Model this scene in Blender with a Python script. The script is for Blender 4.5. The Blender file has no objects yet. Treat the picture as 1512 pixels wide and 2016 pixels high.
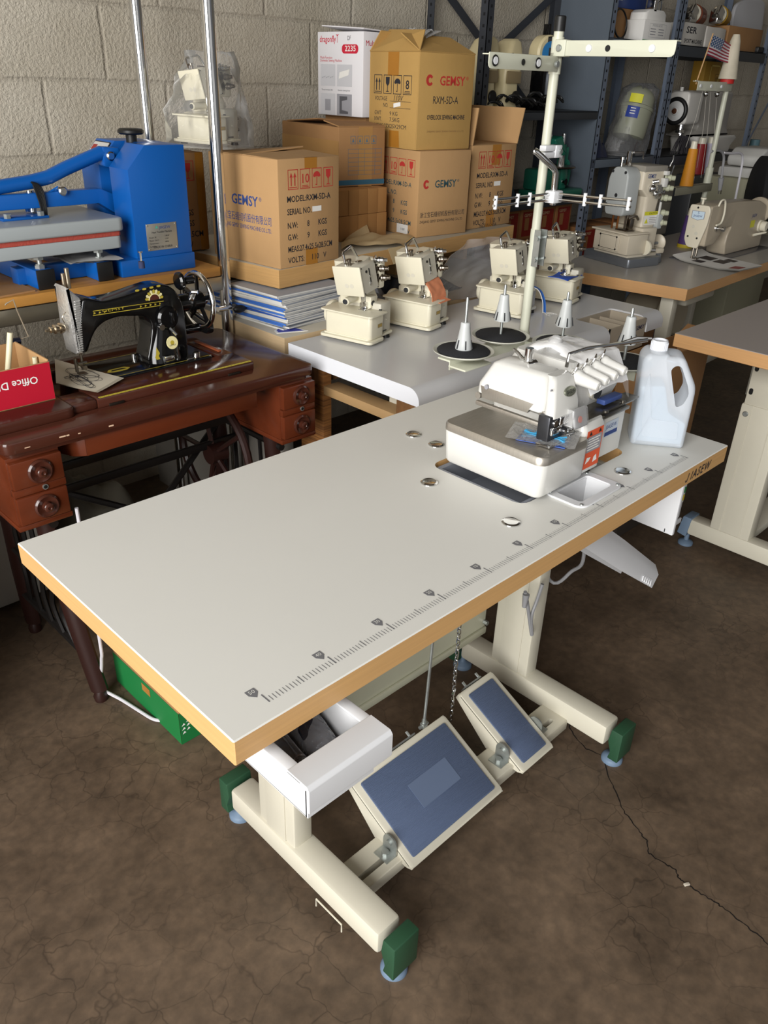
import bpy, bmesh, math, random
from mathutils import Vector as V, Matrix as M4, noise
random.seed(7)
sc = bpy.context.scene
COL = sc.collection
R_ = math.radians

# ---------------------------------------------------------------- camera
FPX = 1564.83
CAM = V((-0.3019, -0.5412, 1.3826))
CR, CU, CF = V((0.712228, -0.701275, 0.030733)), V((0.317534, 0.360922, 0.876874)), V((0.626022, 0.614775, -0.479737))
cd = bpy.data.cameras.new('camera'); cam = bpy.data.objects.new('camera', cd); COL.objects.link(cam)
cd.sensor_fit = 'HORIZONTAL'; cd.sensor_width = 36.0; cd.lens = FPX / 1512 * 36.0
cd.clip_start = 0.02; cd.clip_end = 100
cam.matrix_world = M4(((CR.x, CU.x, -CF.x, CAM.x), (CR.y, CU.y, -CF.y, CAM.y), (CR.z, CU.z, -CF.z, CAM.z), (0, 0, 0, 1)))
sc.camera = cam

# ---------------------------------------------------------------- light
sc.view_settings.view_transform = 'Standard'
sc.view_settings.look = 'None'
sc.view_settings.gamma = 1.0
sc.view_settings.use_curve_mapping = False
sc.view_settings.exposure = 0.0
w = bpy.data.worlds.new('daylight'); sc.world = w; w.use_nodes = True
bg = w.node_tree.nodes['Background']; bg.inputs[0].default_value = (0.93, 0.95, 1.0, 1); bg.inputs[1].default_value = 0.15

def area(name, loc, target, sx, sy, power, col):
    l = bpy.data.lights.new(name, 'AREA'); l.shape = 'RECTANGLE'; l.size = sx; l.size_y = sy
    l.energy = power; l.color = col
    o = bpy.data.objects.new(name, l); COL.objects.link(o); o.location = loc
    o.rotation_euler = (V(target) - V(loc)).to_track_quat('-Z', 'Y').to_euler()
    return o
# daylight through the wide open doorway at the left, and the softer spill from the yard behind the camera
area('doorway_daylight', (-3.2, -1.1, 2.05), (1.0, 0.7, 0.7), 2.8, 3.4, 385, (1.0, 0.99, 0.97))
area('yard_daylight', (0.2, -4.4, 2.0), (0.8, 0.8, 0.8), 4.0, 2.8, 16, (1.0, 0.98, 0.96))

# ---------------------------------------------------------------- pixel -> point on a known plane of the place
def ray(x, y): return CR * ((x - 756) / FPX) + CU * ((1008 - y) / FPX) + CF
def pz(x, y, z): d = ray(x, y); return CAM + d * ((z - CAM.z) / d.z)
def py(x, y, Y): d = ray(x, y); return CAM + d * ((Y - CAM.y) / d.y)
def px(x, y, X): d = ray(x, y); return CAM + d * ((X - CAM.x) / d.x)

# ---------------------------------------------------------------- materials
def lin(h):
    c = [int(h[i:i + 2], 16) / 255 for i in (0, 2, 4)]
    return tuple((v / 12.92 if v <= 0.04045 else ((v + 0.055) / 1.055) ** 2.4) for v in c) + (1,)
MATS = {}
def mat(name, col, rough=0.5, metal=0.0, spec=0.5, mott=0.0, scale=8.0, bump=0.0, bscale=60.0, trans=0.0, alpha=1.0, ior=1.45, stretch=None, col2=None, coat=0.0, sheen=0.0, sub=0.0):
    if name in MATS: return MATS[name]
    m = bpy.data.materials.new(name); m.use_nodes = True; nt = m.node_tree; b = nt.nodes['Principled BSDF']
    c = lin(col)
    b.inputs['Base Color'].default_value = c
    b.inputs['Roughness'].default_value = rough; b.inputs['Metallic'].default_value = metal
    b.inputs['Specular IOR Level'].default_value = spec; b.inputs['IOR'].default_value = ior
    b.inputs['Transmission Weight'].default_value = trans; b.inputs['Alpha'].default_value = alpha
    b.inputs['Coat Weight'].default_value = coat; b.inputs['Coat Roughness'].default_value = 0.08
    if sub: b.inputs['Subsurface Weight'].default_value = sub; b.inputs['Subsurface Radius'].default_value = (.02, .02, .02)
    tc = nt.nodes.new('ShaderNodeTexCoord')
    mp = nt.nodes.new('ShaderNodeMapping'); nt.links.new(tc.outputs['Object'], mp.inputs[0])
    if stretch: mp.inputs['Scale'].default_value = stretch
    if mott > 0:
        n = nt.nodes.new('ShaderNodeTexNoise'); n.inputs['Scale'].default_value = scale; n.inputs['Detail'].default_value = 6
        n.inputs['Roughness'].default_value = 0.6
        nt.links.new(mp.outputs[0], n.inputs['Vector'])
        r = nt.nodes.new('ShaderNodeValToRGB'); r.color_ramp.elements[0].position = 0.33; r.color_ramp.elements[1].position = 0.68
        c2 = lin(col2) if col2 else tuple(v * (1 - mott) for v in c[:3]) + (1,)
        r.color_ramp.elements[0].color = c2; r.color_ramp.elements[1].color = c
        nt.links.new(n.outputs['Fac'], r.inputs[0]); nt.links.new(r.outputs[0], b.inputs['Base Color'])
    if bump > 0:
        n2 = nt.nodes.new('ShaderNodeTexNoise'); n2.inputs['Scale'].default_value = bscale; n2.inputs['Detail'].default_value = 4
        nt.links.new(mp.outputs[0], n2.inputs['Vector'])
        bp = nt.nodes.new('ShaderNodeBump'); bp.inputs['Strength'].default_value = bump; bp.inputs['Distance'].default_value = 0.004
        nt.links.new(n2.outputs['Fac'], bp.inputs['Height']); nt.links.new(bp.outputs[0], b.inputs['Normal'])
    MATS[name] = m; return m

def film(name, tint='ffffff', opac=0.16, rough=0.08, bump=0.5, bscale=22):
    """thin crinkled plastic film: mostly clear, with a glossy crinkled sheen"""
    if name in MATS: return MATS[name]
    m = bpy.data.materials.new(name); m.use_nodes = True; nt = m.node_tree; nt.nodes.clear()
    out = nt.nodes.new('ShaderNodeOutputMaterial'); mix = nt.nodes.new('ShaderNodeMixShader')
    tr = nt.nodes.new('ShaderNodeBsdfTransparent'); tr.inputs[0].default_value = (.97, .97, .97, 1)
    b = nt.nodes.new('ShaderNodeBsdfPrincipled'); b.inputs['Base Color'].default_value = lin(tint); b.inputs['Roughness'].default_value = rough
    tc = nt.nodes.new('ShaderNodeTexCoord'); n = nt.nodes.new('ShaderNodeTexNoise'); n.inputs['Scale'].default_value = bscale; n.inputs['Detail'].default_value = 3
    n.inputs['Distortion'].default_value = 0.8
    nt.links.new(tc.outputs['Object'], n.inputs['Vector'])
    bp = nt.nodes.new('ShaderNodeBump'); bp.inputs['Strength'].default_value = bump; bp.inputs['Distance'].default_value = 0.02
    nt.links.new(n.outputs['Fac'], bp.inputs['Height']); nt.links.new(bp.outputs[0], b.inputs['Normal'])
    fr = nt.nodes.new('ShaderNodeFresnel'); fr.inputs[0].default_value = 1.5; nt.links.new(bp.outputs[0], fr.inputs['Normal'])
    ad = nt.nodes.new('ShaderNodeMath'); ad.operation = 'ADD'; ad.use_clamp = True; ad.inputs[1].default_value = opac
    nt.links.new(fr.outputs[0], ad.inputs[0]); nt.links.new(ad.outputs[0], mix.inputs[0])
    nt.links.new(tr.outputs[0], mix.inputs[1]); nt.links.new(b.outputs[0], mix.inputs[2]); nt.links.new(mix.outputs[0], out.inputs[0])
    MATS[name] = m; return m

# ---------------------------------------------------------------- mesh builder
def rotm(ax=0, ay=0, az=0): return (M4.Rotation(R_(az), 4, 'Z') @ M4.Rotation(R_(ay), 4, 'Y') @ M4.Rotation(R_(ax), 4, 'X'))
def T(x, y=None, z=None): return M4.Translation(V(x) if y is None else V((x, y, z)))
def basis(o, x, y, z): return M4(((x[0], y[0], z[0], o[0]), (x[1], y[1], z[1], o[1]), (x[2], y[2], z[2], o[2]), (0, 0, 0, 1)))
def align(a, b):
    """matrix taking +Z unit segment to a->b direction, origin at a"""
    d = (V(b) - V(a)); q = d.to_track_quat('Z', 'Y'); return T(a) @ q.to_matrix().to_4x4()
def cat(pts, n=6, closed=False):
    """catmull-rom smoothing of a polyline"""
    P = [V(p) for p in pts]; out = []; N = len(P)
    for i in range(N if closed else N - 1):
        p0 = P[(i - 1) % N] if closed or i > 0 else P[0]; p1 = P[i]; p2 = P[(i + 1) % N]; p3 = P[(i + 2) % N] if closed or i + 2 < N else P[N - 1]
        for k in range(n):
            t = k / n
            out.append(0.5 * ((2 * p1) + (p2 - p0) * t + (2 * p0 - 5 * p1 + 4 * p2 - p3) * t * t + (3 * p1 - p0 - 3 * p2 + p3) * t ** 3))
    if not closed: out.append(P[-1])
    return out
def rrect(w, h, r, n=4, cx=0, cy=0):
    """rounded rectangle outline, counter-clockwise"""
    o = []
    for sx, sy, a0 in ((1, 1, 0), (-1, 1, 90), (-1, -1, 180), (1, -1, 270)):
        for k in range(n + 1):
            a = R_(a0 + 90 * k / n); o.append((cx + sx * (w / 2 - r) + r * math.cos(a), cy + sy * (h / 2 - r) + r * math.sin(a)))
    return o
def rpoly(pts, r, n=3):
    """round the corners of a 2D polygon; r may be one number or one per corner"""
    pts = [q for i, q in enumerate(pts) if (V(q) - V(pts[i - 1])).length > 1e-7]; o = []; N = len(pts)
    for i in range(N):
        p = V(pts[i]).to_2d(); a = V(pts[i - 1]).to_2d() - p; b = V(pts[(i + 1) % N]).to_2d() - p
        rr = r[i] if isinstance(r, (list, tuple)) else r
        la, lb = a.length, b.length
        if rr <= 1e-6: o.append(tuple(p)); continue
        t = min(rr, la * .49, lb * .49); s = p + a / la * t; e = p + b / lb * t
        for k in range(n + 1):
            u = k / n; o.append(tuple(s * (1 - u) ** 2 + p * 2 * u * (1 - u) + e * u * u))
    return o
XZ = M4(((1, 0, 0, 0), (0, 0, -1, 0), (0, 1, 0, 0), (0, 0, 0, 1)))      # 2D (x, y) -> (x, -, z); extrusion goes to -Y
YZ = M4(((0, 0, 1, 0), (1, 0, 0, 0), (0, 1, 0, 0), (0, 0, 0, 1)))       # 2D (x, y) -> (-, y, z); extrusion goes to +X
class MB:
    def __init__(s): s.bm = bmesh.new()
    def add(s, t, Mx=None, m=0):
        if Mx is not None: t.transform(Mx)
        for f in t.faces: f.material_index = m
        me = bpy.data.meshes.new('t'); t.to_mesh(me); t.free(); s.bm.from_mesh(me); bpy.data.meshes.remove(me); return s
    def box(s, c, size, rot=None, bev=0.0, seg=2, m=0):
        t = bmesh.new(); bmesh.ops.create_cube(t, size=1); t.transform(M4.Diagonal((*size, 1)))
        if bev > 0: bmesh.ops.bevel(t, geom=t.edges[:], offset=min(bev, min(size) * .49), segments=seg, affect='EDGES', profile=0.5)
        return s.add(t, T(c) @ (rot if rot is not None else M4.Identity(4)), m)
    def bb(s, x0, x1, y0, y1, z0, z1, bev=0.0, m=0, seg=2): return s.box(((x0 + x1) / 2, (y0 + y1) / 2, (z0 + z1) / 2), (abs(x1 - x0), abs(y1 - y0), abs(z1 - z0)), None, bev, seg, m)
    def prism(s, pts, depth, Mx=None, bev=0.0, seg=2, m=0):
        t = bmesh.new(); vs = [t.verts.new((p[0], p[1], 0)) for p in pts]; f = t.faces.new(vs)
        r = bmesh.ops.extrude_face_region(t, geom=[f]); bmesh.ops.translate(t, verts=[v for v in r['geom'] if isinstance(v, bmesh.types.BMVert)], vec=(0, 0, depth))
        bmesh.ops.recalc_face_normals(t, faces=t.faces[:])
        if bev > 0:
            ed = [e for e in t.edges if abs(e.verts[0].co.z - e.verts[1].co.z) < 1e-9]
            bmesh.ops.bevel(t, geom=ed, offset=bev, segments=seg, affect='EDGES', profile=0.5)
        return s.add(t, Mx, m)
    def lathe(s, prof, seg=24, Mx=None, m=0):
        t = bmesh.new(); rings = []
        for r, z in prof:
            if r < 1e-6: rings.append([t.verts.new((0, 0, z))])
            else: rings.append([t.verts.new((r * math.cos(2 * math.pi * k / seg), r * math.sin(2 * math.pi * k / seg), z)) for k in range(seg)])
        for a, b in zip(rings, rings[1:]):
            for k in range(seg):
                k2 = (k + 1) % seg
                if len(a) == 1 and len(b) == 1: continue
                if len(a) == 1: t.faces.new((a[0], b[k], b[k2]))
                elif len(b) == 1: t.faces.new((a[k], a[k2], b[0]))
                else: t.faces.new((a[k], a[k2], b[k2], b[k]))
        if len(rings[0]) > 1: t.faces.new(rings[0][::-1])
        if len(rings[-1]) > 1: t.faces.new(rings[-1])
        bmesh.ops.recalc_face_normals(t, faces=t.faces[:])
        return s.add(t, Mx, m)
    def cyl(s, a, b, r, seg=16, r2=None, m=0, bev=0.0):
        L = (V(b) - V(a)).length; r2 = r if r2 is None else r2
        pr = [(r, 0), (r2, L)] if bev <= 0 else [(r - bev, 0), (r, bev), (r2, L - bev), (r2 - bev, L)]
        return s.lathe(pr, seg, align(a, b), m)
    def sph(s, c, r, sc3=(1, 1, 1), m=0, u=16, v=10):
        t = bmesh.new(); bmesh.ops.create_uvsphere(t, u_segments=u, v_segments=v, radius=r); return s.add(t, T(c) @ M4.Diagonal((*sc3, 1)), m)
    def tube(s, pts, r, seg=8, closed=False, m=0, Mx=None, flat=None):
        P = [V(p) for p in pts]; t = bmesh.new(); N = len(P); rings = []; up = None
        for i in range(N):
            if closed: d = P[(i + 1) % N] - P[i - 1]
            else: d = P[min(i + 1, N - 1)] - P[max(i - 1, 0)]
            if d.length < 1e-9: d = V((0, 0, 1))
            d.normalize()
            if up is None: up = d.orthogonal().normalized() if flat is None else V(flat)
            up = (up - d * up.dot(d)); up = up.normalized() if up.length > 1e-6 else d.orthogonal().normalized()
            sd = d.cross(up); rr = r[i] if isinstance(r, (list, tuple)) and len(r) == N else r
            ra, rb = (rr if isinstance(rr, (list, tuple)) else (rr, rr))
            rings.append([t.verts.new(P[i] + up * ra * math.cos(2 * math.pi * k / seg) + sd * rb * math.sin(2 * math.pi * k / seg)) for k in range(seg)])
        pr = list(zip(rings, rings[1:])) + ([(rings[-1], rings[0])] if closed else [])
        for a, b in pr:
            for k in range(seg): t.faces.new((a[k], a[(k + 1) % seg], b[(k + 1) % seg], b[k]))
        if not closed: t.faces.new(rings[0][::-1]); t.faces.new(rings[-1])
        bmesh.ops.recalc_face_normals(t, faces=t.faces[:])
        return s.add(t, Mx, m)
    def loft(s, secs, Mx=None, m=0, caps=True):
        t = bmesh.new(); rings = [[t.verts.new(V(p)) for p in sec] for sec in secs]
        for a, b in zip(rings, rings[1:]):
            for k in range(len(a)): t.faces.new((a[k], a[(k + 1) % len(a)], b[(k + 1) % len(a)], b[k]))
        if caps: t.faces.new(rings[0][::-1]); t.faces.new(rings[-1])
        bmesh.ops.recalc_face_normals(t, faces=t.faces[:])
        return s.add(t, Mx, m)
    def quad(s, pts, m=0):
        t = bmesh.new(); t.faces.new([t.verts.new(V(p)) for p in pts]); return s.add(t, None, m)
    def grid(s, nx, ny, fn, m=0, thick=0.0):
        t = bmesh.new(); g = [[t.verts.new(V(fn(i / nx, j / ny))) for j in range(ny + 1)] for i in range(nx + 1)]
        for i in range(nx):
            for j in range(ny): t.faces.new((g[i][j], g[i + 1][j], g[i + 1][j + 1], g[i][j + 1]))
        if thick:
            bmesh.ops.recalc_face_normals(t, faces=t.faces[:]); bmesh.ops.solidify(t, geom=t.faces[:], thickness=thick)
        return s.add(t, None, m)
    def text(s, body, o, x, y, h, m=1, width=None, align='LEFT', depth=0.0004, shear=0.0, off=0.0, fit=None, space=1.0):
        """print text: origin o, reading direction x, up direction y, capital height h"""
        cu = bpy.data.curves.new('t', 'FONT'); cu.body = body; cu.size = 1.0; cu.align_x = align; cu.shear = shear; cu.offset = off; cu.resolution_u = 2; cu.space_character = space
        ob = bpy.data.objects.new('t', cu); me = bpy.data.meshes.new_from_object(ob)
        bpy.data.objects.remove(ob); bpy.data.curves.remove(cu)
        t = bmesh.new(); t.from_mesh(me); bpy.data.meshes.remove(me)
        x = V(x).normalized(); y = V(y).normalized(); n = x.cross(y); k = h / 0.70; kx = k
        if fit and len(t.verts):
            xs = [v.co.x for v in t.verts]; kx = fit / max(1e-6, max(xs) - min(xs))
        return s.add(t, basis(V(o) + n * depth, x * kx, y * k, n), m)
    def flat(s, pts2, o, x, y, m=1, depth=0.0004):
        """flat printed shape in the plane (x, y) at o"""
        x = V(x).normalized(); y = V(y).normalized(); n = x.cross(y); t = bmesh.new()
        t.faces.new([t.verts.new((p[0], p[1], 0)) for p in pts2]); 
        return s.add(t, basis(V(o) + n * depth, x, y, n), m)
    def frame(s, w_, h_, t_, o, x, y, m=1, depth=0.0004):
        for a in ((0, 0, w_, t_), (0, h_ - t_, w_, h_), (0, 0, t_, h_), (w_ - t_, 0, w_, h_)):
            s.flat([(a[0], a[1]), (a[2], a[1]), (a[2], a[3]), (a[0], a[3])], o, x, y, m, depth)
        return s
    def jitter(s, amp, sc_=6.0, z0=None):
        for v in s.bm.verts:
            d = noise.noise_vector(v.co * sc_) * amp
            if z0 is not None and v.co.z < z0: d.z = 0
            v.co += d
        return s
    def subdiv(s, cuts=2):
        bmesh.ops.subdivide_edges(s.bm, edges=s.bm.edges[:], cuts=cuts, use_grid_fill=True); return s
    def build(s, name, mats, parent=None, smooth=40):
        me = bpy.data.meshes.new(name); s.bm.to_mesh(me); s.bm.free()
        for k in (mats if isinstance(mats, (list, tuple)) else [mats]): me.materials.append(k)
        if smooth:
            for p in me.polygons: p.use_smooth = len(p.vertices) <= 4
            me.set_sharp_from_angle(angle=R_(smooth))
        o = bpy.data.objects.new(name, me); COL.objects.link(o)
        if parent: o.parent = parent
        return o
def puff(mb, pts, depth, r, Mx, n=4, m=0):
    """extrude an outline with rounded-over edges (safe for concave outlines)"""
    P = [V((p[0], p[1])) for p in pts]; N = len(P)
    area2 = sum(P[i - 1].x * P[i].y - P[i].x * P[i - 1].y for i in range(N)); sg = 1 if area2 > 0 else -1
    nr = []
    for i in range(N):
        a = (P[i] - P[i - 1]); b = (P[(i + 1) % N] - P[i]); a = a.normalized() if a.length > 1e-9 else a; b = b.normalized() if b.length > 1e-9 else b
        t = (a + b); t = t.normalized() if t.length > 1e-9 else a; nr.append(V((-t.y, t.x)) * sg)
    secs = []
    prof = [(r * (1 - math.sin(math.pi / 2 * k / n)), r * (1 - math.cos(math.pi / 2 * k / n))) for k in range(n + 1)]
    for ins, z in prof: secs.append([(p.x + q.x * ins, p.y + q.y * ins, z) for p, q in zip(P, nr)])
    for ins, z in prof[::-1]: secs.append([(p.x + q.x * ins, p.y + q.y * ins, depth - z) for p, q in zip(P, nr)])
    return mb.loft(secs, Mx, m)
def tag(o, label=None, cat_=None, group=None, kind=None):
    if label: o['label'] = label
    if cat_: o['category'] = cat_
    if group: o['group'] = group
    if kind: o['kind'] = kind
    return o
def thing(name, loc, label, cat_, rz=0.0, group=None):
    o = bpy.data.objects.new(name, None); COL.objects.link(o); o.location = loc; o.rotation_euler = (0, 0, R_(rz)); o.empty_display_size = .05
    return tag(o, label, cat_, group)
def struct(name, mb, m, smooth=40): return tag(mb.build(name, m, None, smooth), kind='structure')
def kids(o): return [c for c in bpy.data.objects if c.parent == o]
def dup(root, loc, rz=None, label=None, group=None):
    r = root.copy(); COL.objects.link(r); r.location = loc
    if rz is not None: r.rotation_euler = (0, 0, R_(rz))
    if label: r['label'] = label
    if group: r['group'] = group
    for ch in kids(root):
        c = ch.copy(); COL.objects.link(c); c.parent = r
        for g in kids(ch): d = g.copy(); COL.objects.link(d); d.parent = c
    return r
def cutout(ob, mb):
    """cut the builder's shape out of a mesh object"""
    c = mb.build('cutter', []); md = ob.modifiers.new('b', 'BOOLEAN'); md.object = c; md.operation = 'DIFFERENCE'; md.solver = 'EXACT'
    bpy.context.view_layer.update(); dg = bpy.context.evaluated_depsgraph_get()
    me = bpy.data.meshes.new_from_object(ob.evaluated_get(dg)); ob.modifiers.clear(); old = ob.data; ob.data = me; me.name = old.name
    for p in me.polygons:
        if len(p.vertices) > 4: p.use_smooth = False
    bpy.data.objects.remove(c); return ob

# shared materials
CREAM = mat('cream_paint', 'c9c4b3', .42, mott=.05, scale=5)
WHITE = mat('white_enamel', 'd0cfca', .28, mott=.03, scale=4)
WPLAST = mat('white_plastic', 'd6d7d9', .4, mott=.04, scale=6)
IVORY = mat('ivory_plastic', 'dcd6c2', .35, mott=.05, scale=7)
CHROME = mat('chrome', 'd9d9d8', .12, 1.0)
STEEL = mat('brushed_steel', 'b5afa5', .38, .75, mott=.12, scale=30, stretch=(1, 12, 1))
ZINC = mat('zinc_plated_steel', 'bcc1be', .42, .85, mott=.25, scale=25)
BLACK = mat('black_plastic', '151515', .45)
BLKPAINT = mat('black_japan_enamel', '0b0b0c', .13, spec=.6)
DKGREY = mat('dark_grey_metal', '3a3b3d', .4, .3)
GREENP = mat('green_end_cap_plastic', '264a33', .5, mott=.08)
BLUEFOOT = mat('blue_grey_rubber', '66798e', .55)
CARD = mat('corrugated_cardboard', 'b48e61', .85, mott=.1, scale=5, bump=.08, bscale=90)
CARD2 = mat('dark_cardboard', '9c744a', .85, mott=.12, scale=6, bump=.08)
CARD3 = mat('yellow_cardboard', 'b48f52', .8, mott=.1, scale=6, bump=.08)
TAPE = mat('brown_packing_tape', 'a8722c', .22, mott=.1)
INKBLK = mat('black_ink', '23232a', .8)
INKRED = mat('red_ink', 'b3302a', .8)
INKBLU = mat('blue_ink', '31457e', .8)
INKGRN = mat('dark_green_ink', '2e4a50', .8)
PAPERW = mat('white_paper', 'e6e4df', .8, mott=.03)
SLATE = mat('slate_blue_steel', '5b646e', .45, mott=.12, scale=4)
SLATE2 = mat('blue_grey_steel', '667080', .42, mott=.12, scale=5)
DSLATE = mat('dark_grey_steel', '33373c', .5, mott=.1)
# ================================================================ SETTING
def build(mb, name, mats, root, smooth=40):
    """link a part whose shapes were given in place coordinates under its thing"""
    k = M4.Translation(root.location) @ root.rotation_euler.to_matrix().to_4x4()
    if root.parent: k = M4.Translation(root.parent.location) @ root.parent.rotation_euler.to_matrix().to_4x4() @ k
    mb.bm.transform(k.inverted()); return mb.build(name, mats, root, smooth)

def block_wall():
    m = bpy.data.materials.new('painted_concrete_block'); m.use_nodes = True; nt = m.node_tree; b = nt.nodes['Principled BSDF']; L = nt.links.new
    b.inputs['Roughness'].default_value = .85
    g = nt.nodes.new('ShaderNodeNewGeometry'); sp = nt.nodes.new('ShaderNodeSeparateXYZ'); L(g.outputs['Position'], sp.inputs[0])
    a1 = nt.nodes.new('ShaderNodeMath'); a1.operation = 'ADD'; a1.inputs[1].default_value = -.025 + 4.06; L(sp.outputs[0], a1.inputs[0])
    a2 = nt.nodes.new('ShaderNodeMath'); a2.operation = 'ADD'; a2.inputs[1].default_value = -.127 + .812; L(sp.outputs[2], a2.inputs[0])
    nz = nt.nodes.new('ShaderNodeTexNoise'); nz.inputs['Scale'].default_value = 9; L(g.outputs['Position'], nz.inputs['Vector'])
    cb = nt.nodes.new('ShaderNodeCombineXYZ'); L(a1.outputs[0], cb.inputs[0]); L(a2.outputs[0], cb.inputs[1])
    mx = nt.nodes.new('ShaderNodeMixRGB'); mx.blend_type = 'LINEAR_LIGHT'; mx.inputs[0].default_value = .006; L(cb.outputs[0], mx.inputs[1]); L(nz.outputs['Color'], mx.inputs[2])
    br = nt.nodes.new('ShaderNodeTexBrick'); br.inputs['Scale'].default_value = 1; br.inputs['Brick Width'].default_value = .406; br.inputs['Row Height'].default_value = .203
    br.inputs['Mortar Size'].default_value = .009; br.inputs['Mortar Smooth'].default_value = .9
    br.inputs['Color1'].default_value = lin('cac2b3'); br.inputs['Color2'].default_value = lin('c3bbab'); br.inputs['Mortar'].default_value = lin('bbb3a4')
    L(mx.outputs[0], br.inputs['Vector'])
    n1 = nt.nodes.new('ShaderNodeTexNoise'); n1.inputs['Scale'].default_value = 5; n1.inputs['Detail'].default_value = 5; L(g.outputs['Position'], n1.inputs['Vector'])
    r1 = nt.nodes.new('ShaderNodeValToRGB'); r1.color_ramp.elements[0].position = .3; r1.color_ramp.elements[0].color = (.8, .78, .74, 1); r1.color_ramp.elements[1].position = .7; r1.color_ramp.elements[1].color = (1, 1, 1, 1)
    L(n1.outputs['Fac'], r1.inputs[0])
    mu = nt.nodes.new('ShaderNodeMixRGB'); mu.blend_type = 'MULTIPLY'; mu.inputs[0].default_value = 1; L(br.outputs['Color'], mu.inputs[1]); L(r1.outputs[0], mu.inputs[2]); L(mu.outputs[0], b.inputs['Base Color'])
    n2 = nt.nodes.new('ShaderNodeTexNoise'); n2.inputs['Scale'].default_value = 95; n2.inputs['Detail'].default_value = 5; n2.inputs['Roughness'].default_value = .65; L(g.outputs['Position'], n2.inputs['Vector'])
    h1 = nt.nodes.new('ShaderNodeMath'); h1.operation = 'MULTIPLY_ADD'; h1.inputs[1].default_value = -.45; L(br.outputs['Fac'], h1.inputs[0]); L(n2.outputs['Fac'], h1.inputs[2])
    bp = nt.nodes.new('ShaderNodeBump'); bp.inputs['Strength'].default_value = .95; bp.inputs['Distance'].default_value = .009; L(h1.outputs[0], bp.inputs['Height']); L(bp.outputs[0], b.inputs['Normal'])
    return m
def floor_mat():
    m = bpy.data.materials.new('sealed_brown_concrete'); m.use_nodes = True; nt = m.node_tree; b = nt.nodes['Principled BSDF']; L = nt.links.new
    g = nt.nodes.new('ShaderNodeNewGeometry')
    n1 = nt.nodes.new('ShaderNodeTexNoise'); n1.inputs['Scale'].default_value = 4.5; n1.inputs['Detail'].default_value = 8; n1.inputs['Roughness'].default_value = .68; L(g.outputs['Position'], n1.inputs['Vector'])
    r1 = nt.nodes.new('ShaderNodeValToRGB'); e = r1.color_ramp.elements; e[0].position = .3; e[0].color = lin('463a2e'); e[1].position = .7; e[1].color = lin('72604e'); L(n1.outputs['Fac'], r1.inputs[0])
    n3 = nt.nodes.new('ShaderNodeTexNoise'); n3.inputs['Scale'].default_value = 42; n3.inputs['Detail'].default_value = 5; L(g.outputs['Position'], n3.inputs['Vector'])
    r3 = nt.nodes.new('ShaderNodeValToRGB'); r3.color_ramp.elements[0].position = .35; r3.color_ramp.elements[0].color = (.78, .78, .78, 1); r3.color_ramp.elements[1].position = .7; r3.color_ramp.elements[1].color = (1.1, 1.08, 1.05, 1); L(n3.outputs['Fac'], r3.inputs[0])
    m1 = nt.nodes.new('ShaderNodeMixRGB'); m1.blend_type = 'MULTIPLY'; m1.inputs[0].default_value = 1; L(r1.outputs[0], m1.inputs[1]); L(r3.outputs[0], m1.inputs[2])
    # hairline crazing
    nw = nt.nodes.new('ShaderNodeTexNoise'); nw.inputs['Scale'].default_value = 12; nw.inputs['Detail'].default_value = 3; L(g.outputs['Position'], nw.inputs['Vector'])
    wx = nt.nodes.new('ShaderNodeMixRGB'); wx.blend_type = 'LINEAR_LIGHT'; wx.inputs[0].default_value = .045; L(g.outputs['Position'], wx.inputs[1]); L(nw.outputs['Color'], wx.inputs[2])
    vo = nt.nodes.new('ShaderNodeTexVoronoi'); vo.feature = 'DISTANCE_TO_EDGE'; vo.inputs['Scale'].default_value = 12; L(wx.outputs[0], vo.inputs['Vector'])
    n4 = nt.nodes.new('ShaderNodeTexNoise'); n4.inputs['Scale'].default_value = 2.5; L(g.outputs['Position'], n4.inputs['Vector'])
    r4 = nt.nodes.new('ShaderNodeValToRGB'); r4.color_ramp.elements[0].position = .0; r4.color_ramp.elements[0].color = (0, 0, 0, 1); r4.color_ramp.elements[1].position = .022; r4.color_ramp.elements[1].color = (1, 1, 1, 1); L(vo.outputs['Distance'], r4.inputs[0])
    r5 = nt.nodes.new('ShaderNodeValToRGB'); r5.color_ramp.elements[0].position = .42; r5.color_ramp.elements[0].color = (.5, .5, .5, 1); r5.color_ramp.elements[1].position = .62; r5.color_ramp.elements[1].color = (0, 0, 0, 1); L(n4.outputs['Fac'], r5.inputs[0])
    iv = nt.nodes.new('ShaderNodeMath'); iv.operation = 'SUBTRACT'; iv.inputs[0].default_value = 1; L(r4.outputs[0], iv.inputs[1])
    ml = nt.nodes.new('ShaderNodeMath'); ml.operation = 'MULTIPLY'; L(iv.outputs[0], ml.inputs[0]); L(r5.outputs[0], ml.inputs[1])
    m2 = nt.nodes.new('ShaderNodeMixRGB'); L(ml.outputs[0], m2.inputs[0]); L(m1.outputs[0], m2.inputs[1]); m2.inputs[2].default_value = lin('241c15')
    L(m2.outputs[0], b.inputs['Base Color'])
    rr = nt.nodes.new('ShaderNodeMapRange'); rr.inputs['To Min'].default_value = .42; rr.inputs['To Max'].default_value = .68; L(n1.outputs['Fac'], rr.inputs['Value']); L(rr.outputs[0], b.inputs['Roughness'])
    bp = nt.nodes.new('ShaderNodeBump'); bp.inputs['Strength'].default_value = .12; bp.inputs['Distance'].default_value = .003; L(n3.outputs['Fac'], bp.inputs['Height']); L(bp.outputs[0], b.inputs['Normal'])
    return m
CRACK = mat('crack_shadow_dirt', '17110c', .95)
mb = MB(); mb.bb(-4.5, 7, -5, 2.3, -.1, 0)
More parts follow.
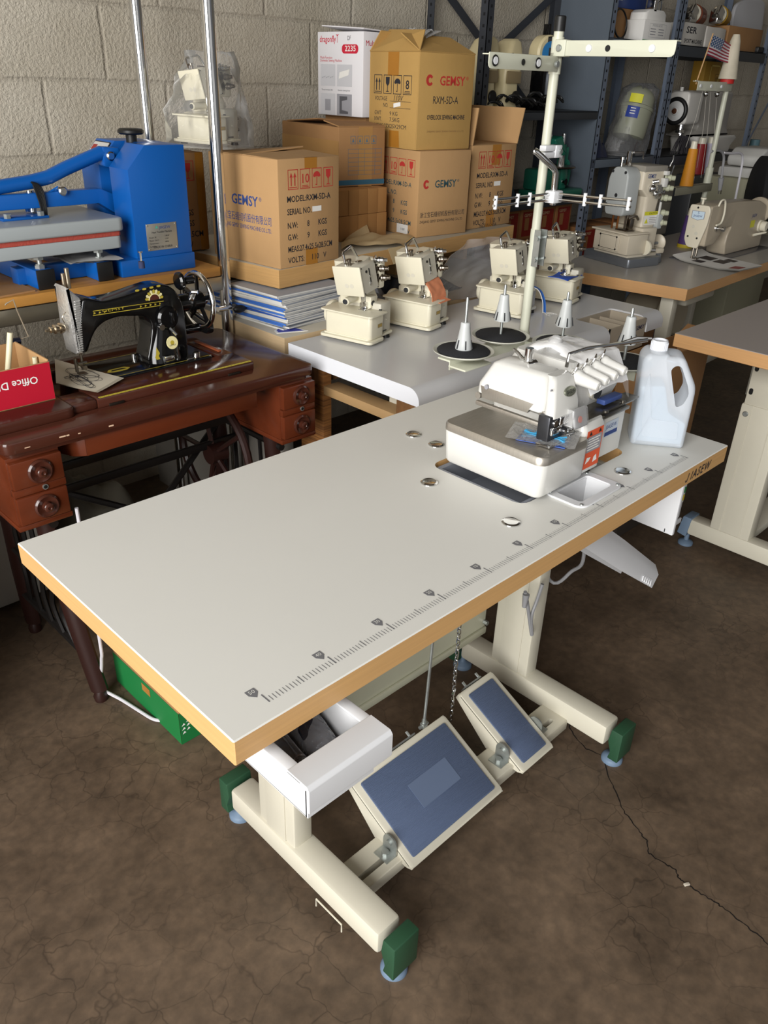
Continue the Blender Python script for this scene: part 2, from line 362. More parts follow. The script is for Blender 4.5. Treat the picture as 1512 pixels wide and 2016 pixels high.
cr = [pz(x, y, 0) for x, y in ((1117, 1417), (1128, 1447), (1153, 1474), (1185, 1488), (1199, 1531), (1213, 1563), (1231, 1602), (1252, 1628), (1273, 1655), (1277, 1680), (1298, 1694), (1330, 1712), (1335, 1728), (1351, 1740), (1380, 1760), (1408, 1776), (1440, 1800), (1461, 1818), (1495, 1842), (1530, 1878))]
random.seed(3)
cp = []
for a, b_ in zip(cr, cr[1:]):
    for k in range(6): cp.append(a.lerp(b_, k / 6) + V((random.uniform(-1, 1), random.uniform(-1, 1), 0)) * .0022)
for i, (a, b_) in enumerate(zip(cp, cp[1:])):
    d = (b_ - a).normalized(); n = V((-d.y, d.x, 0)) * (.0008 + .0007 * abs(math.sin(i * .37)))
    mb.quad([a - n + V((0, 0, .0004)), b_ - n + V((0, 0, .0004)), b_ + n + V((0, 0, .0004)), a + n + V((0, 0, .0004))], 1)
struct('floor', mb, [floor_mat(), CRACK])
WALLY = 2.03
struct('wall_back', MB().bb(-4.5, 7, WALLY, WALLY + .2, 0, 3.4), block_wall())
struct('wall_right', MB().bb(7, 7.2, -5, WALLY + .2, 0, 3.4), mat('grey_wall_paint', '8f8a80', .8, mott=.1))
struct('ceiling', MB().bb(-2.4, 7.2, -2.6, WALLY + .2, 3.4, 3.5), mat('dark_ceiling_boards', '6f675c', .9, mott=.15))

# ================================================================ MAIN SEWING TABLE
H = .76
LAM = mat('white_laminate', 'dad9d3', .38, mott=.02, scale=3, spec=.4)
BEECH = mat('beech_edge_band', 'cba06a', .42, mott=.1, scale=5, stretch=(1.2, 1.2, 60))
BEECH2 = mat('beech_edge_band_pale', 'd0a06c', .45, mott=.1, scale=5, stretch=(1.2, 1.2, 60))
PLY = mat('plywood_core', '9c7850', .8, mott=.4, scale=5, stretch=(2, 2, 160))
INKGREY = mat('grey_print', '6f6f72', .6)
def side_mats(ob, top=0, side=1):
    for p in ob.data.polygons:
        if p.material_index < 2: p.material_index = top if p.normal.z > .5 else side
table = thing('sewing_table', (.62, .275, 0), 'white-topped industrial sewing table with beech edge and printed ruler in the foreground', 'table')
TX0, TX1, TD, TTH = .034, 1.222, .549, .0363
mb = MB(); mb.bb(TX0, TX1, 0, TD, H - TTH, H, .0015, seg=1)
top = build(mb, 'tabletop', [LAM, BEECH, INKGREY, LAM, INKBLK], table); side_mats(top)
c1 = MB(); c1.prism(rrect(.335, .21, .022, 4, .868, .224), .2, T(0, 0, H - .1)); 
c2 = MB(); c2.prism(rrect(.108, .058, .012, 4, .829, .082), .2, T(0, 0, H - .1))
cutout(top, c1); cutout(top, c2)
for p in top.data.polygons: p.material_index = 0 if p.normal.z > .5 else 1
top.data.materials[1] = BEECH
# ruler and lettering belong to the top's surface
mb = MB(); mb.bm.from_mesh(top.data)
off = V((-.62, -.275, 0)); YR = .0296
for i in range(0, 201):
    x = .1 + i * .005; L_ = .016 if i % 20 == 0 else (.0125 if i % 10 == 0 else .0095); wv = .0009 if i % 20 == 0 else (.0007 if i % 10 == 0 else .00042)
    mb.flat([(-wv, 0), (wv, 0), (wv, L_), (-wv, L_)], V((x, YR - .006, H)) + off, (1, 0, 0), (0, 1, 0), 2)
for i in range(11):
    x = .1 + i * .1 - .002; y = YR + .017
    mb.flat([(0, -.0075), (.0065, 0), (.0065, .0085), (-.0065, .0085), (-.0065, 0)], V((x - .004, y, H)) + off, (1, 0, 0), (0, 1, 0), 2)
    mb.text(str(abs(50 - 10 * i)), V((x - .004, y + .0005, H + .0003)) + off, (1, 0, 0), (0, 1, 0), .0058, 3, align='CENTER', depth=.0004)
mb.text('IASEW', V((1.069, -.0006, H - .0275)) + off, (1, 0, 0), (0, 0, 1), .0175, 4, shear=.25, off=.010, fit=.083, space=1.22)
mb.flat([(.0105, .0175), (.0075, .0175), (.0045, .0045), (.0032, .0026), (.0012, .0026), (.0004, .0045), (-.0024, .0042), (-.0014, .0008), (.0012, -.0004), (.0046, .0002), (.0070, .0034)], V((1.0525, -.0006, H - .0275)) + off, (1, 0, 0), (0, 0, 1), 4)
mb.bm.to_mesh(top.data); mb.bm.free(); top.data.update()
for p in top.data.polygons: p.use_smooth = False
# steel caps over the fixing holes
for x, y in ((.779, .446), (.777, .383), (.645, .280), (.639, .096), (.948, .076)):
    build(MB().lathe([(0, -.002), (.0135, -.002), (.0158, .0005), (.0155, .0022), (.0125, .0036), (.011, .003), (0, .0033)], 24, T(x, y, H)), 'fixing_cap', CHROME, table)
# chute frame
mb = MB(); fr = rrect(.134, .082, .018, 5, .829, .082)
mb.prism(fr, .004, T(0, 0, H), .0015); 
f1 = build(mb, 'chute_frame', WPLAST, table)
cutout(f1, MB().prism(rrect(.100, .052, .008, 4,   .829, .082), .2, T(0, 0, H - .1)))
mb = MB()
for sx in (-1, 1): mb.bb(.829 + sx * .050 - .0012, .829 + sx * .050 + .0012, .056, .108, .69, H + .001)
for sy in (-1, 1): mb.bb(.779, .879, .082 + sy * .026 - .0012, .082 + sy * .026 + .0012, .69, H + .001)
build(mb, 'chute_sleeve', WPLAST, table)
for x, y in ((.772, .05), (.772, .113), (.886, .05), (.886, .113)): build(MB().lathe([(0, 0), (.0035, 0), (.003, .0016), (0, .0022)], 10, T(x, y, H + .004)), 'frame_screw', ZINC, table)
# legs: floor bar, end caps, feet, column
for X in (.335, 1.058):
    mb = MB(); mb.bb(X - .028, X + .028, .035, .468, .048, .104, .008); bar = build(mb, 'floor_bar', CREAM, table)
    for y0, s in ((.02, -1), (.478, 1)):
        mb = MB()
        prof = [(s * .012, .026), (s * .012, .110), (s * -.016, .110), (s * -.020, .075), (s * -.010, .046), (s * -.014, .026)]
        prof = [(y0 + s * .014 + a, b) for a, b in prof]
        mb.prism(rpoly(prof, .003), .060, YZ, .002); 
        mb.bm.transform(T(X - .03, 0, 0)); build(mb, 'end_cap', GREENP, table)
        mb = MB(); mb.lathe([(0, 0), (.0245, 0), (.0245, .007), (.021, .012), (.010, .016), (.007, .02), (.007, .05), (0, .05)], 28, T(X, y0 + s * .0, 0)); build(mb, 'levelling_foot', BLUEFOOT, table)
    mb = MB()
    mb.bb(X - .022, X + .022, .266, .376, .10, .50, .006)
    mb.bb(X - .0245, X - .021, .292, .350, .102, .50, .002)
    build(mb, 'column', CREAM, table)
    mb = MB(); mb.bb(X - .0185, X + .0185, .278, .366, .30, H - TTH - .004, .004)
    mb.bb(X - .03, X + .03, .12, .48, H - TTH - .006, H - TTH, .002)
    for y in (.29, .354): mb.cyl((X - .026, y, .46), (X - .021, y, .46), .007, 6)
    build(mb, 'inner_column', CREAM, table)
# slotted cross bar
mb = MB(); mb.bb(.36, 1.034, .134, .208, .030, .060, .003)
cb = build(mb, 'cross_bar', CREAM, table)
cut = MB()
for x in (.395, .925): cut.prism(rrect(.10, .012, .006, 4, x + .03, .160), .2, T(0, 0, .01))
cutout(cb, cut)
# modesty panel at the rear
mb = MB(); mb.bb(.357, 1.036, .405, .4065, .17, .56); mb.bb(.357, 1.036, .398, .4065, .165, .185, .003); mb.bb(.357, 1.036, .398, .4065, .545, .565, .003)
mb.prism(rrect(.50, .20, .03, 4, .70, .36), .004, XZ @ T(0, 0, -.4065), .002); 
build(mb, 'modesty_panel', mat('panel_paint', 'b9b8a2', .4, mott=.06), table)
for z in (.20, .52): build(MB().cyl((1.030, .392, z), (1.030, .404, z), .006, 6), 'panel_bolt', ZINC, table)
PADM = mat('slate_blue_ribbed_mat', '55637f', .5, mott=.05, bump=.5, bscale=180, stretch=(.15, 6, 1))
def pedal(x0, x1, rear_y, rear_z, nm):
    f, r = V((0, .107, .058)), V((0, rear_y, rear_z)); d = (r - f); L = d.length; d.normalize(); nrm = V((1, 0, 0)).cross(d)
    B = basis(f + V((x0, 0, 0)), (1, 0, 0), d, nrm); W_ = x1 - x0
    mb = MB(); mb.prism(rrect(W_, L, .008, 3, W_ / 2, L / 2), .008, B @ T(0, 0, -.008), .002)
    for xx in (.0, W_ - .005):      # side cheeks: deep at the pivot, shallow at both ends
        mb.prism([(0, -.004), (L, -.004), (L, -.02), (L * .42, -.052), (.01, -.016)], .005, B @ T(xx, 0, 0) @ YZ)
    mb.bm.transform(M4.Identity(4)); t = build(mb, nm, CREAM, table)
    mb = MB(); mb.prism(rrect(W_ - .03, L - .03, .004, 2, W_ / 2, L / 2), .0035, B, .001)
    if W_ > .2: mb.prism(rrect(W_ * .40, L * .27, .001, 1, W_ * .55, L * .50), .0008, B @ T(0, 0, .0034), 0, m=1)
    p = mb; k = M4.Translation(table.location); p.bm.transform(k.inverted()); p.build('rubber_mat', [PADM, mat('slate_mat_smooth', '5d6a82', .4)], t)
    # rear angle bracket with screws
    mb = MB(); mb.box((0, 0, 0), (W_ * .5, .003, .018)); mb.bm.transform(B @ T(W_ * .42, L + .003, -.005))
    for k in (.22, .62): 
        c = B @ V((W_ * k, L + .004, .002)); mb.cyl(c, c + d * .012, .0032, 8)
    mb.bm.transform(M4.Translation(table.location).inverted()); mb.build('rear_bracket', ZINC, t)
    for sx, xx in ((-1, x0 - .002), (1, x1 + .002)):
        if nm == 'wide_pedal' and sx > 0: continue
        mb = MB(); yy = .165
        mb.prism([(yy - .018, .0605), (yy + .018, .0605), (yy + .018, .085)] + [(yy + .018 * math.cos(a), .085 + .018 * math.sin(a)) for a in [math.pi * k / 8 for k in range(1, 8)]] + [(yy - .018, .085)], .003, YZ @ T(0, 0, xx - .003 if sx < 0 else xx))
        mb.bb(xx - .028 if sx < 0 else xx, xx if sx < 0 else xx + .028, yy - .018, yy + .018, .0602, .063)
        mb.cyl((xx + sx * .014, yy, .063), (xx + sx * .014, yy, .0695), .0075, 6); mb.cyl((xx + sx * .003, yy, .086), (xx + sx * .008, yy, .086), .007, 10)
        mb.bm.transform(M4.Translation(table.location).inverted()); mb.build('pivot_bracket', ZINC, t)
    return t
pedal(.470, .752, .286, .150, 'wide_pedal'); pedal(.822, .938, .302, .158, 'narrow_pedal')
# pull rod from the wide pedal, chain from the narrow one
a, b_ = py(845, 1418, .292), V((.715, .292, .70)); a.z = .158; a.x = .693
mb = MB(); mb.cyl(a, b_, .0032, 8); mb.cyl(a - V((.0, 0, .012)), a + V((0, 0, .01)), .005, 8); mb.cyl(a + V((-.014, 0, -.006)), a + V((.012, 0, -.006)), .004, 8); mb.box(a + V((0, 0, -.006)), (.014, .012, .014), None, .002)
build(mb, 'pull_rod', ZINC, table)
mb = MB(); z = .10; k = 0
while z < .66:
    c = V((.797, .300, z)); pts = []
    for q in range(12):
        u = 2 * math.pi * q / 12; e = V((.0042 * math.cos(u), 0, .0095 * math.sin(u)))
        pts.append(c + (e if k % 2 == 0 else V((0, e.x, e.z))))
    mb.tube(pts, .0016, 5, True); z += .0145; k += 1
mb.tube(cat([(.797, .300, .155), (.803, .303, .175), (.80, .298, .186), (.793, .297, .172), (.797, .300, .155)], 4), .0022, 6)
build(mb, 'pedal_chain', CHROME, table)
# wire skirt-guard hook on the left bar, underside
mb = MB(); mb.tube([(.300, .19, .03), (.300, .19, .05), (.300, .12, .05), (.300, .12, .03)], .0016, 6); build(mb, 'wire_hook', CREAM, table)
# pull-out tray drawer
DR = [.072, .205]; 
mb = MB(); x0, x1, y0, y1, z0, z1 = .094, .198, -.052, .20, .636, .704
mb.bb(x0, x1, y0 + .006, y1, z0, z0 + .003, .001)
mb.bb(x0, x0 + .003, y0 + .006, y1, z0, z1); mb.bb(x1 - .003, x1, y0 + .006, y1, z0, z1); mb.bb(x0, x1, y1 - .003, y1, z0, z1); mb.bb(x0, x1, y0 + .004, y0 + .008, z0, z1)
mb.bb(x0 - .012, x0 + .004, y0, y1, z1 - .003, z1 + .002, .002); mb.bb(x1 - .004, x1 + .012, y0, y1, z1 - .003, z1 + .002, .002)
dr = build(mb, 'drawer', WPLAST, table)
mb = MB(); mb.prism(rpoly([(0, -.004), (0, .003), (-.034, .003), (-.038, -.002), (-.038, -.036), (-.0345, -.036), (-.0345, -.004)], .0012), (x1 - x0) + .024, YZ @ T(0, 0, 0)); mb.bm.transform(T(x0 - .012, y0 + .024, z1)); 
mb.bm.transform(M4.Translation(table.location).inverted()); mb.build('handle_lip', WPLAST, dr)
# control box and scrap chute below the top
mb = MB(); mb.bb(1.13, 1.192, .05, .26, .585, H - TTH, .003); cbx = build(mb, 'control_box', [WPLAST], table)
mb = MB(); mb.bb(1.126, 1.136, .03, .24, .574, .72, .002); mb.bb(1.126, 1.195, .046, .050, .574, .585, .001); mb.bm.transform(M4.Translation(table.location).inverted()); mb.build('box_cover', WPLAST, cbx)
mb = MB(); mb.bb(1.142, 1.186, .0475, .0502, .625, .715, .001, 0); mb.bb(1.146, 1.182, .046, .048, .672, .690, 0, 1); mb.bb(1.146, 1.182, .046, .048, .695, .710, 0, 2)
for i in range(3):
    for j in range(2): mb.bb(1.147 + i * .0125, 1.157 + i * .0125, .0455, .048, .632 + j * .018, .645 + j * .018, .001, (2, 3, 4)[(i + j) % 3])
mb.bm.transform(M4.Translation(table.location).inverted())
mb.build('keypad', [mat('keypad_white', 'dfe0dc', .4), mat('red_display_window', '8a1f1c', .3), mat('keypad_green', '2e7d43', .5), mat('keypad_blue', '2c5fa3', .5), mat('keypad_yellow', 'c9b43a', .5)], cbx)
mb = MB(); A, B_ = V((.80, .082, .705)), V((1.105, .070, .480)); d = (B_ - A).normalized(); sd = V((0, 1, 0)); up = d.cross(sd) * -1
def usec(p, wd, hh, t=.0025):
    o = [(-wd, hh), (-wd, -hh * .3), (-wd * .6, -hh), (wd * .6, -hh), (wd, -hh * .3), (wd, hh), (wd - t, hh), (wd - t, -hh * .3), (wd * .6 - t, -hh + t), (-wd * .6 + t, -hh + t), (-wd + t, -hh * .3), (-wd + t, hh)]
    return [p + sd * a + up * b for a, b in o]
mb.loft([usec(A, .036, .028), usec(A.lerp(B_, .5), .036, .028), usec(B_, .038, .024)]); 
for k in range(5): mb.box(B_ - d * (.018 + .012 * k) + sd * -.0385 + up * .016, (.006, .002, .012), None)
build(mb, 'scrap_chute', WPLAST, table)
# things lying in the drawer
FILMD = film('clear_poly_bag', 'e8e8ee', .14, .06, .7, 30)
def pillow(c, sx, sy, h, amp, sc_, rz=0, n=14):
    mb = MB()
    def f(u, v, s): 
        e = (1 - (2 * u - 1) ** 4) * (1 - (2 * v - 1) ** 4); x, y = (u - .5) * sx, (v - .5) * sy
        nn = noise.noise(V((x * sc_, y * sc_, s * 3 + sx * 40))) 
        return (x, y, max(.001, h * e * (.55 + .45 * nn) + amp * nn * e) if s else .0005)
    mb.grid(n, n, lambda u, v: f(u, v, 1)); mb.grid(n, n, lambda u, v: f(u, v, 0)); bmesh.ops.remove_doubles(mb.bm, verts=mb.bm.verts[:], dist=.0006)
    bmesh.ops.recalc_face_normals(mb.bm, faces=mb.bm.faces[:]); mb.bm.transform(T(c) @ rotm(0, 0, rz)); return mb
BLKFILM = mat('glossy_black_film', '23242c', .16, spec=.8, bump=.5, bscale=40)
o = thing('parts_bag', (.12, .02, .637), 'clear bag of glossy black parts on the left of the open tray drawer', 'bag', group='bags in the tray drawer')
build(pillow((.121, .05, .640), .038, .16, .055, .01, 38), 'black_contents', BLKFILM, o)
build(pillow((.121, .055, .6395), .042, .18, .062, .008, 30, 4), 'clear_film', FILMD, o)
o = thing('parts_bag', (.165, .02, .637), 'clear bag with a mauve card on the right of the open tray drawer', 'bag', group='bags in the tray drawer')
build(MB().box((.170, .06, .645), (.045, .15, .006), rotm(0, 0, -2), .002), 'mauve_card', mat('mauve_card', 'a593ad', .6), o)
build(pillow((.170, .04, .6485), .046, .10, .036, .008, 36, -6), 'black_contents', BLKFILM, o)
build(pillow((.170, .055, .6485), .048, .18, .044, .006, 34, -3), 'clear_film', FILMD, o)
# cables
GREYC = mat('grey_cable', '8d8d8f', .5)
mb = MB(); pts = [py(1034, 1165, .262), py(1040, 1200, .258), py(1047, 1250, .258), py(1046, 1215, .256), py(1056, 1185, .255), py(1068, 1150, .25)]
mb.tube(cat(pts, 6), .0042, 8); mb.cyl(py(1036, 1170, .258), py(1032, 1195, .258), .008, 10, .005)
tag(mb.build('sensor_cable', GREYC), 'grey sensor cable looped against the right table column', 'cable')
mb = MB(); mb.tube(cat([V((1.0, .2, .71)), py(1150, 1090, .20), py(1125, 1125, .24), py(1083, 1143, .285), V((1.07, .345, .50))], 6), .0042, 8)
tag(mb.build('power_cable', GREYC), 'grey power cable sagging below the white scrap chute', 'cable')
# ================================================================ OVERLOCK MACHINE IN THE TABLE
def ring(x0, x1, y0, y1, z, r=.012, n=3): return [(a, b, z) for a, b in rrect(x1 - x0, y1 - y0, r, n, (x0 + x1) / 2, (y0 + y1) / 2)]
def sub(mb, name, mats, part, smooth=40):
    """link a sub-part given in place coordinates under a part (parts sit at their thing's origin)"""
    r = part.parent; k = M4.Translation(r.location) @ r.rotation_euler.to_matrix().to_4x4(); mb.bm.transform(k.inverted()); return mb.build(name, mats, part, smooth)
ov = thing('overlock_machine', (.87, .21, .70), 'white overlock machine with steel work plate and white tension knobs, set in the front table', 'sewing machine')
mb = MB(); mb.bb(.708, 1.028, .124, .326, .690, .70, .002); mb.bb(.706, .712, .13, .318, .70, .757, .002); mb.bb(.714, .76, .128, .135, .70, .754, .002); mb.bb(.714, 1.02, .312, .322, .70, .754)
for y in (.15, .18, .21, .24, .27, .30): mb.bb(.7025, .7065, y - .008, y + .008, .705, .756, .002)
build(mb, 'oil_pan', mat('grey_pan_plastic', '8f939c', .5), ov)
mb = MB(); mb.loft([ring(.722, .855, .106, .312, .770, .012), ring(.719, .857, .102, .316, .775, .014), ring(.716, .857, .099, .319, .829, .016), ring(.716, .857, .099, .319, .833, .016)]); build(mb, 'bed_cover', WHITE, ov)
mb = MB(); mb.loft([ring(.715, .858, .098, .320, .832, .017), ring(.715, .858, .098, .320, .842, .017), ring(.718, .856, .101, .318, .846, .015)]); build(mb, 'work_plate', STEEL, ov)
mb = MB(); mb.loft([ring(.845, 1.022, .150, .312, .768, .012), ring(.845, 1.022, .150, .312, .86, .012)]); mb.loft([ring(.85, 1.018, .165, .31, .858, .014), ring(.862, 1.02, .150, .312, .895, .016), ring(.868, 1.016, .152, .306, .930, .016), ring(.875, 1.008, .17, .294, .956, .014)]); build(mb, 'body', WHITE, ov)
# front covers with the warning and name labels
ORG = mat('orange_label', 'd8552c', .5); LGREY = mat('label_grey', '8f8f95', .5)
mb = MB(); mb.loft([ring(.857, .925, .108, .16, .774, .010), ring(.857, .925, .108, .16, .858, .010), ring(.860, .922, .113, .16, .868, .008)])
mb.flat([(0, 0), (.052, 0), (.052, .074), (0, .074)], (.866, .108, .780), (1, 0, 0), (0, 0, 1), 1, .0005); mb.flat([(.0, 0), (.046, 0), (.046, .030), (0, .030)], (.869, .1075, .812), (1, 0, 0), (0, 0, 1), 2, .0005)
mb.flat([(0, 0), (.010, 0), (.005, .008)], (.872, .1075, .8445), (1, 0, 0), (0, 0, 1), 3, .0006); mb.flat([(0, 0), (.010, 0), (.005, .008)], (.902, .1075, .8445), (1, 0, 0), (0, 0, 1), 3, .0006)
for k in range(5): mb.flat([(0, 0), (.038 - .004 * (k % 2), 0), (.038 - .004 * (k % 2), .0022), (0, .0022)], (.871, .1073, .816 + k * .005), (1, 0, 0), (0, 0, 1), 4, .0006)
mb.flat([(0, 0), (.012, .004), (.016, .010), (.004, .012)], (.872, .1075, .790), (1, 0, 0), (0, 0, 1), 4, .0006); mb.flat([(0, 0), (.014, .002), (.010, .014), (.002, .010)], (.896, .1075, .788), (1, 0, 0), (0, 0, 1), 4, .0006)
mb.bm.transform(T(-.010, 0, 0)); build(mb, 'front_cover', [WHITE, ORG, LGREY, BLACK, PAPERW], ov)
mb = MB(); mb.loft([ring(.925, 1.016, .125, .16, .774, .008), ring(.925, 1.016, .125, .16, .862, .008)])
mb.flat([(0, 0), (.046, 0), (.046, .030), (0, .030)], (.945, .125, .812), (1, 0, 0), (0, 0, 1), 1, .0006); mb.text('JIASEW', (.948, .1245, .828), (1, 0, 0), (0, 0, 1), .008, 2, fit=.038); mb.flat([(0, 0), (.044, 0), (.044, .008), (0, .008)], (.946, .1245, .814), (1, 0, 0), (0, 0, 1), 2)
build(mb, 'side_cover', [WHITE, mat('label_silver', 'b9c3cf', .4), INKBLU], ov)
# head cover, in two shells, and the nameplate
mb = MB(); mb.loft([ring(.768, .846, .149, .292, .898, .012), ring(.770, .846, .149, .292, .914, .012), ring(.785, .840, .1605, .276, .951, .012), ring(.792, .834, .166, .266, .957, .010)]); mb.cyl((.766, .268, .912), (.774, .268, .912), .0042, 12, m=1)
build(mb, 'head_cover', [WHITE, LGREY], ov)
mb = MB(); mb.loft([ring(.769, .848, .126, .1475, .893, .007), ring(.770, .848, .128, .1475, .912, .008), ring(.785, .842, .142, .1590, .951, .007), ring(.791, .836, .148, .1645, .957, .006)]); mb.cyl((.7715, .140, .940), (.776, .140, .940), .0016, 8, m=1)
hc = build(mb, 'face_cover', [WHITE, LGREY], ov)
mb = MB(); el = [(.0165 * math.cos(k * math.pi / 10), .0085 * math.sin(k * math.pi / 10)) for k in range(20)]
nx, ny = V((1, 0, 0)), V((0, .338, .941)).normalized(); nn = nx.cross(ny); oo = V((.819, .1340, .930))
mb.prism(el, .003, basis(oo, nx, ny, nn), .0008); mb.text('JIASEW', oo + nn * .003 + ny * -.0034, nx, ny, .0066, 1, align='CENTER', fit=.024)
sub(mb, 'nameplate', [mat('nameplate_metal', '8d9080', .35, .7), BLACK], hc)
# tension knobs
for i in range(4):
    e = py(1140.5 + 17.5 * i, 743 - 9.3 * i, .14); a = V((e.x, .150, e.z)); b_ = a + V((0, -.055, -.006))
    mb = MB(); mb.lathe([(0, -.006), (.0115, -.006), (.0138, 0), (.0138, .010), (.0124, .013), (.0116, .016), (.0092, .046), (.0078, .050), (.0045, .051), (.0045, .047), (0, .047)], 20, align(a, b_)); 
    k = build(mb, 'tension_knob', WHITE, ov)
    mb = MB(); mb.lathe([(0, 0), (.013, 0), (.0145, .003), (.004, .005), (0, .005)], 18, align(a + V((0, .002, 0)), b_)); mb.tube(cat([a + V((-.012, -.004, .004)), a + V((-.010, -.008, .018)), a + V((-.002, -.006, .024)), a + V((.006, -.002, .016))], 4), .0012, 6)
    sub(mb, 'tension_disc', CHROME, k)
# presser arm, foot, needles, guards
mb = MB(); P = [px(949, 758, .772), px(951, 782, .772), px(1040, 812, .772), px(1052, 795, .772), px(1000, 776, .772)]
mb.prism([((p.y), (p.z)) for p in P], .008, YZ @ T(0, 0, .768), .001); mb.bb(.770, .778, .15, .292, .872, .880, .002); mb.cyl((.766, .285, .892), (.780, .285, .892), .006, 12)
mb.bb(.775, .845, .13, .16, .872, .896, .003); mb.cyl((.778, .150, .866), (.778, .150, .900), .006, 12)
build(mb, 'presser_arm', STEEL, ov)
mb = MB()
mb.bb(.795, .842, .118, .142, .853, .898, .003); mb.cyl((.81, .114, .885), (.81, .12, .885), .006, 12, m=1); mb.bb(.820, .846, .113, .118, .878, .894, .002, 1); mb.bb(.800, .830, .114, .122, .864, .878, .002, 1); mb.bb(.803, .812, .112, .116, .868, .875, .001, 0)
mb.bb(.788, .846, .108, .136, .8475, .851, .001, 1); mb.tube(cat([(.778, .128, .852), (.80, .108, .850), (.835, .104, .850), (.852, .115, .853)], 5), .0018, 6, m=1)
for x in (.806, .812, .822, .828): mb.cyl((x, .126, .85), (x, .126, .905), .0016, 6, m=1)
mb.cyl((.835, .112, .866), (.835, .130, .866), .007, 12, m=0); mb.cyl((.835, .110, .866), (.835, .113, .866), .0035, 8, m=1); mb.bb(.84, .862, .108, .112, .862, .866, .001, 1); mb.bb(.844, .864, .106, .110, .854, .857, .001, 1)
for z in (.857, .867): mb.tube(cat([(.842, .112, z), (.858, .106, z + .002), (.866, .112, z + .006)], 3), .0012, 5, m=1)
mb.bm.transform(T(-.032, .010, 0)); build(mb, 'presser_foot', [mat('dark_steel', '4a4b4f', .35, .8), CHROME], ov)
CLEARP = film('clear_hard_guard', 'f2f2f2', .10, .03, .0)
mb = MB(); mb.prism(rrect(.042, .034, .006, 3), .003, basis((.882, .112, .890), (1, 0, 0), (0, .25, .97), (0, -.97, .25))); mb.bb(.861, .864, .112, .14, .876, .906); 
mb.bm.transform(T(-.050, .002, -.004)); g = build(mb, 'eye_guard', CLEARP, ov)
mb = MB(); mb.prism([(.006 * math.cos(k * .628), .006 * math.sin(k * .628)) for k in range(10)], .0006, basis((.878, .1085, .888), (1, 0, 0), (0, .25, .97), (0, -.97, .25))); mb.bm.transform(T(-.050, .002, -.004)); sub(mb, 'warning_dot', mat('pink_red_print', 'b98078', .5), g)
mb = MB(); mb.bb(.858, 1.03, .120, .17, .866, .870, .001); mb.bb(.862, 1.0, .112, .124, .860, .866, .001); mb.bb(.99, 1.046, .120, .150, .868, .871, .001); mb.cyl((.925, .118, .870), (.925, .118, .874), .005, 10); mb.cyl((.99, .122, .871), (.99, .122, .876), .004, 10)
build(mb, 'looper_cover_plate', mat('steel_plate_dark', '77736c', .3, .9), ov)
mb = MB(); mb.bb(.862, .935, .1235, .13, .846, .862); mb.bb(.94, 1.0, .131, .148, .875, .884, .001, 1)
build(mb, 'inner_thread_panel', [mat('green_guide_paint', '1f4a38', .3), mat('blue_warning_strip', '3a4f8a', .5)], ov)
mb = MB(); mb.cyl((.928, .149, .902), (.928, .142, .900), .0155, 24); mb.cyl((.928, .142, .900), (.928, .1405, .900), .012, 20, m=1); build(mb, 'oil_window', [IVORY, mat('oil_glass', '35383c', .1)], ov)
# lifting lever, post and thread guide bar on top
mb = MB(); a = V((.822, .225, .948)); mb.cyl(a, a + V((0, 0, .034)), .0075, 16); mb.cyl(a + V((0, 0, .012)), a + V((0, 0, .014)), .0085, 16)
mb.tube([px(1012, 688, .82), px(1020, 695, .82), px(1028, 706, .82), px(1042, 712, .825)], [(.0025, .006), (.003, .006), (.004, .006), (.006, .006)], 10)
mb.cyl((.814, .222, .954), (.834, .218, .954), .007, 12); build(mb, 'lifting_lever', CHROME, ov)
mb = MB(); mb.tube([(.858, .170, .955), (.858, .168, .978), (.886, .152, .986), (.93, .118, .994), (.965, .085, 1.002)], .0034, 8); mb.tube([(.93, .118, .994), (.955, .10, 1.004), (.972, .082, 1.004)], .003, 8); build(mb, 'thread_guide_bar', CHROME, ov)
mb = MB(); mb.lathe([(0, .02), (.006, .019), (.012, .013), (.0145, .004), (.015, -.012), (0, -.012)], 20, T(.915, .235, .965)); build(mb, 'oil_sight_dome', film('clear_dome', 'f4f4f4', .22, .03, 0), ov)
# clear film still wrapped over the head of the machine
o = thing('plastic_film', (.92, .23, .97), 'clear plastic film draped over the top of the white overlock machine', 'plastic film')
random.seed(5)
def fl(u, v):
    x, y = .865 + u * .165, .285 - v * .155; z = .958 + .014 * math.exp(-((x - .915) ** 2 + (y - .235) ** 2) / .0012) + .008 * math.exp(-((x - .95) ** 2 + (y - .15) ** 2) / .001)
    e = max(0, abs(u - .5) - .38) * 1.4 + max(0, v - .8) * .9 + max(0, .12 - v) * .3; z -= e * .30
    n_ = noise.noise(V((x * 45, y * 45, 2))); return (x, y, z + 0.002 * n_ + .004)
mb = MB(); mb.grid(26, 26, fl); build(mb, 'clear_sheet', film('wrap_film', 'ffffff', .02, .04, .12, 18), o)
# sample packet on the work plate
o = thing('sample_packet', (.80, .16, .8465), 'small clear packet of blue card and turquoise lace on the steel work plate', 'packet')
B = basis(pz(1000, 860, .8470), (pz(1085, 862, .8470) - pz(945, 838, .8470)).normalized(), (0, 0, 0), (0, 0, 1)); bx = V((B[0][0], B[1][0], 0)); by = V((-bx.y, bx.x, 0)); B = basis((.788, .152, .8472), bx, by, (0, 0, 1))
mb = MB(); mb.prism([(-.042, -.028), (.042, -.030), (.044, .022), (-.038, .024)], .0012, B); build(mb, 'blue_card', mat('blue_card', '3a5aa8', .35), o)
mb = MB()
for k in range(6): mb.tube(cat([B @ V((-.034 + .012 * q, .012 - k * .005 + .005 * math.sin(q * 1.9 + k), .0035 + .001 * (k % 3))) for q in range(7)], 4), .0024, 5)
build(mb, 'turquoise_lace', mat('turquoise_lace', '3f9fd0', .8), o)
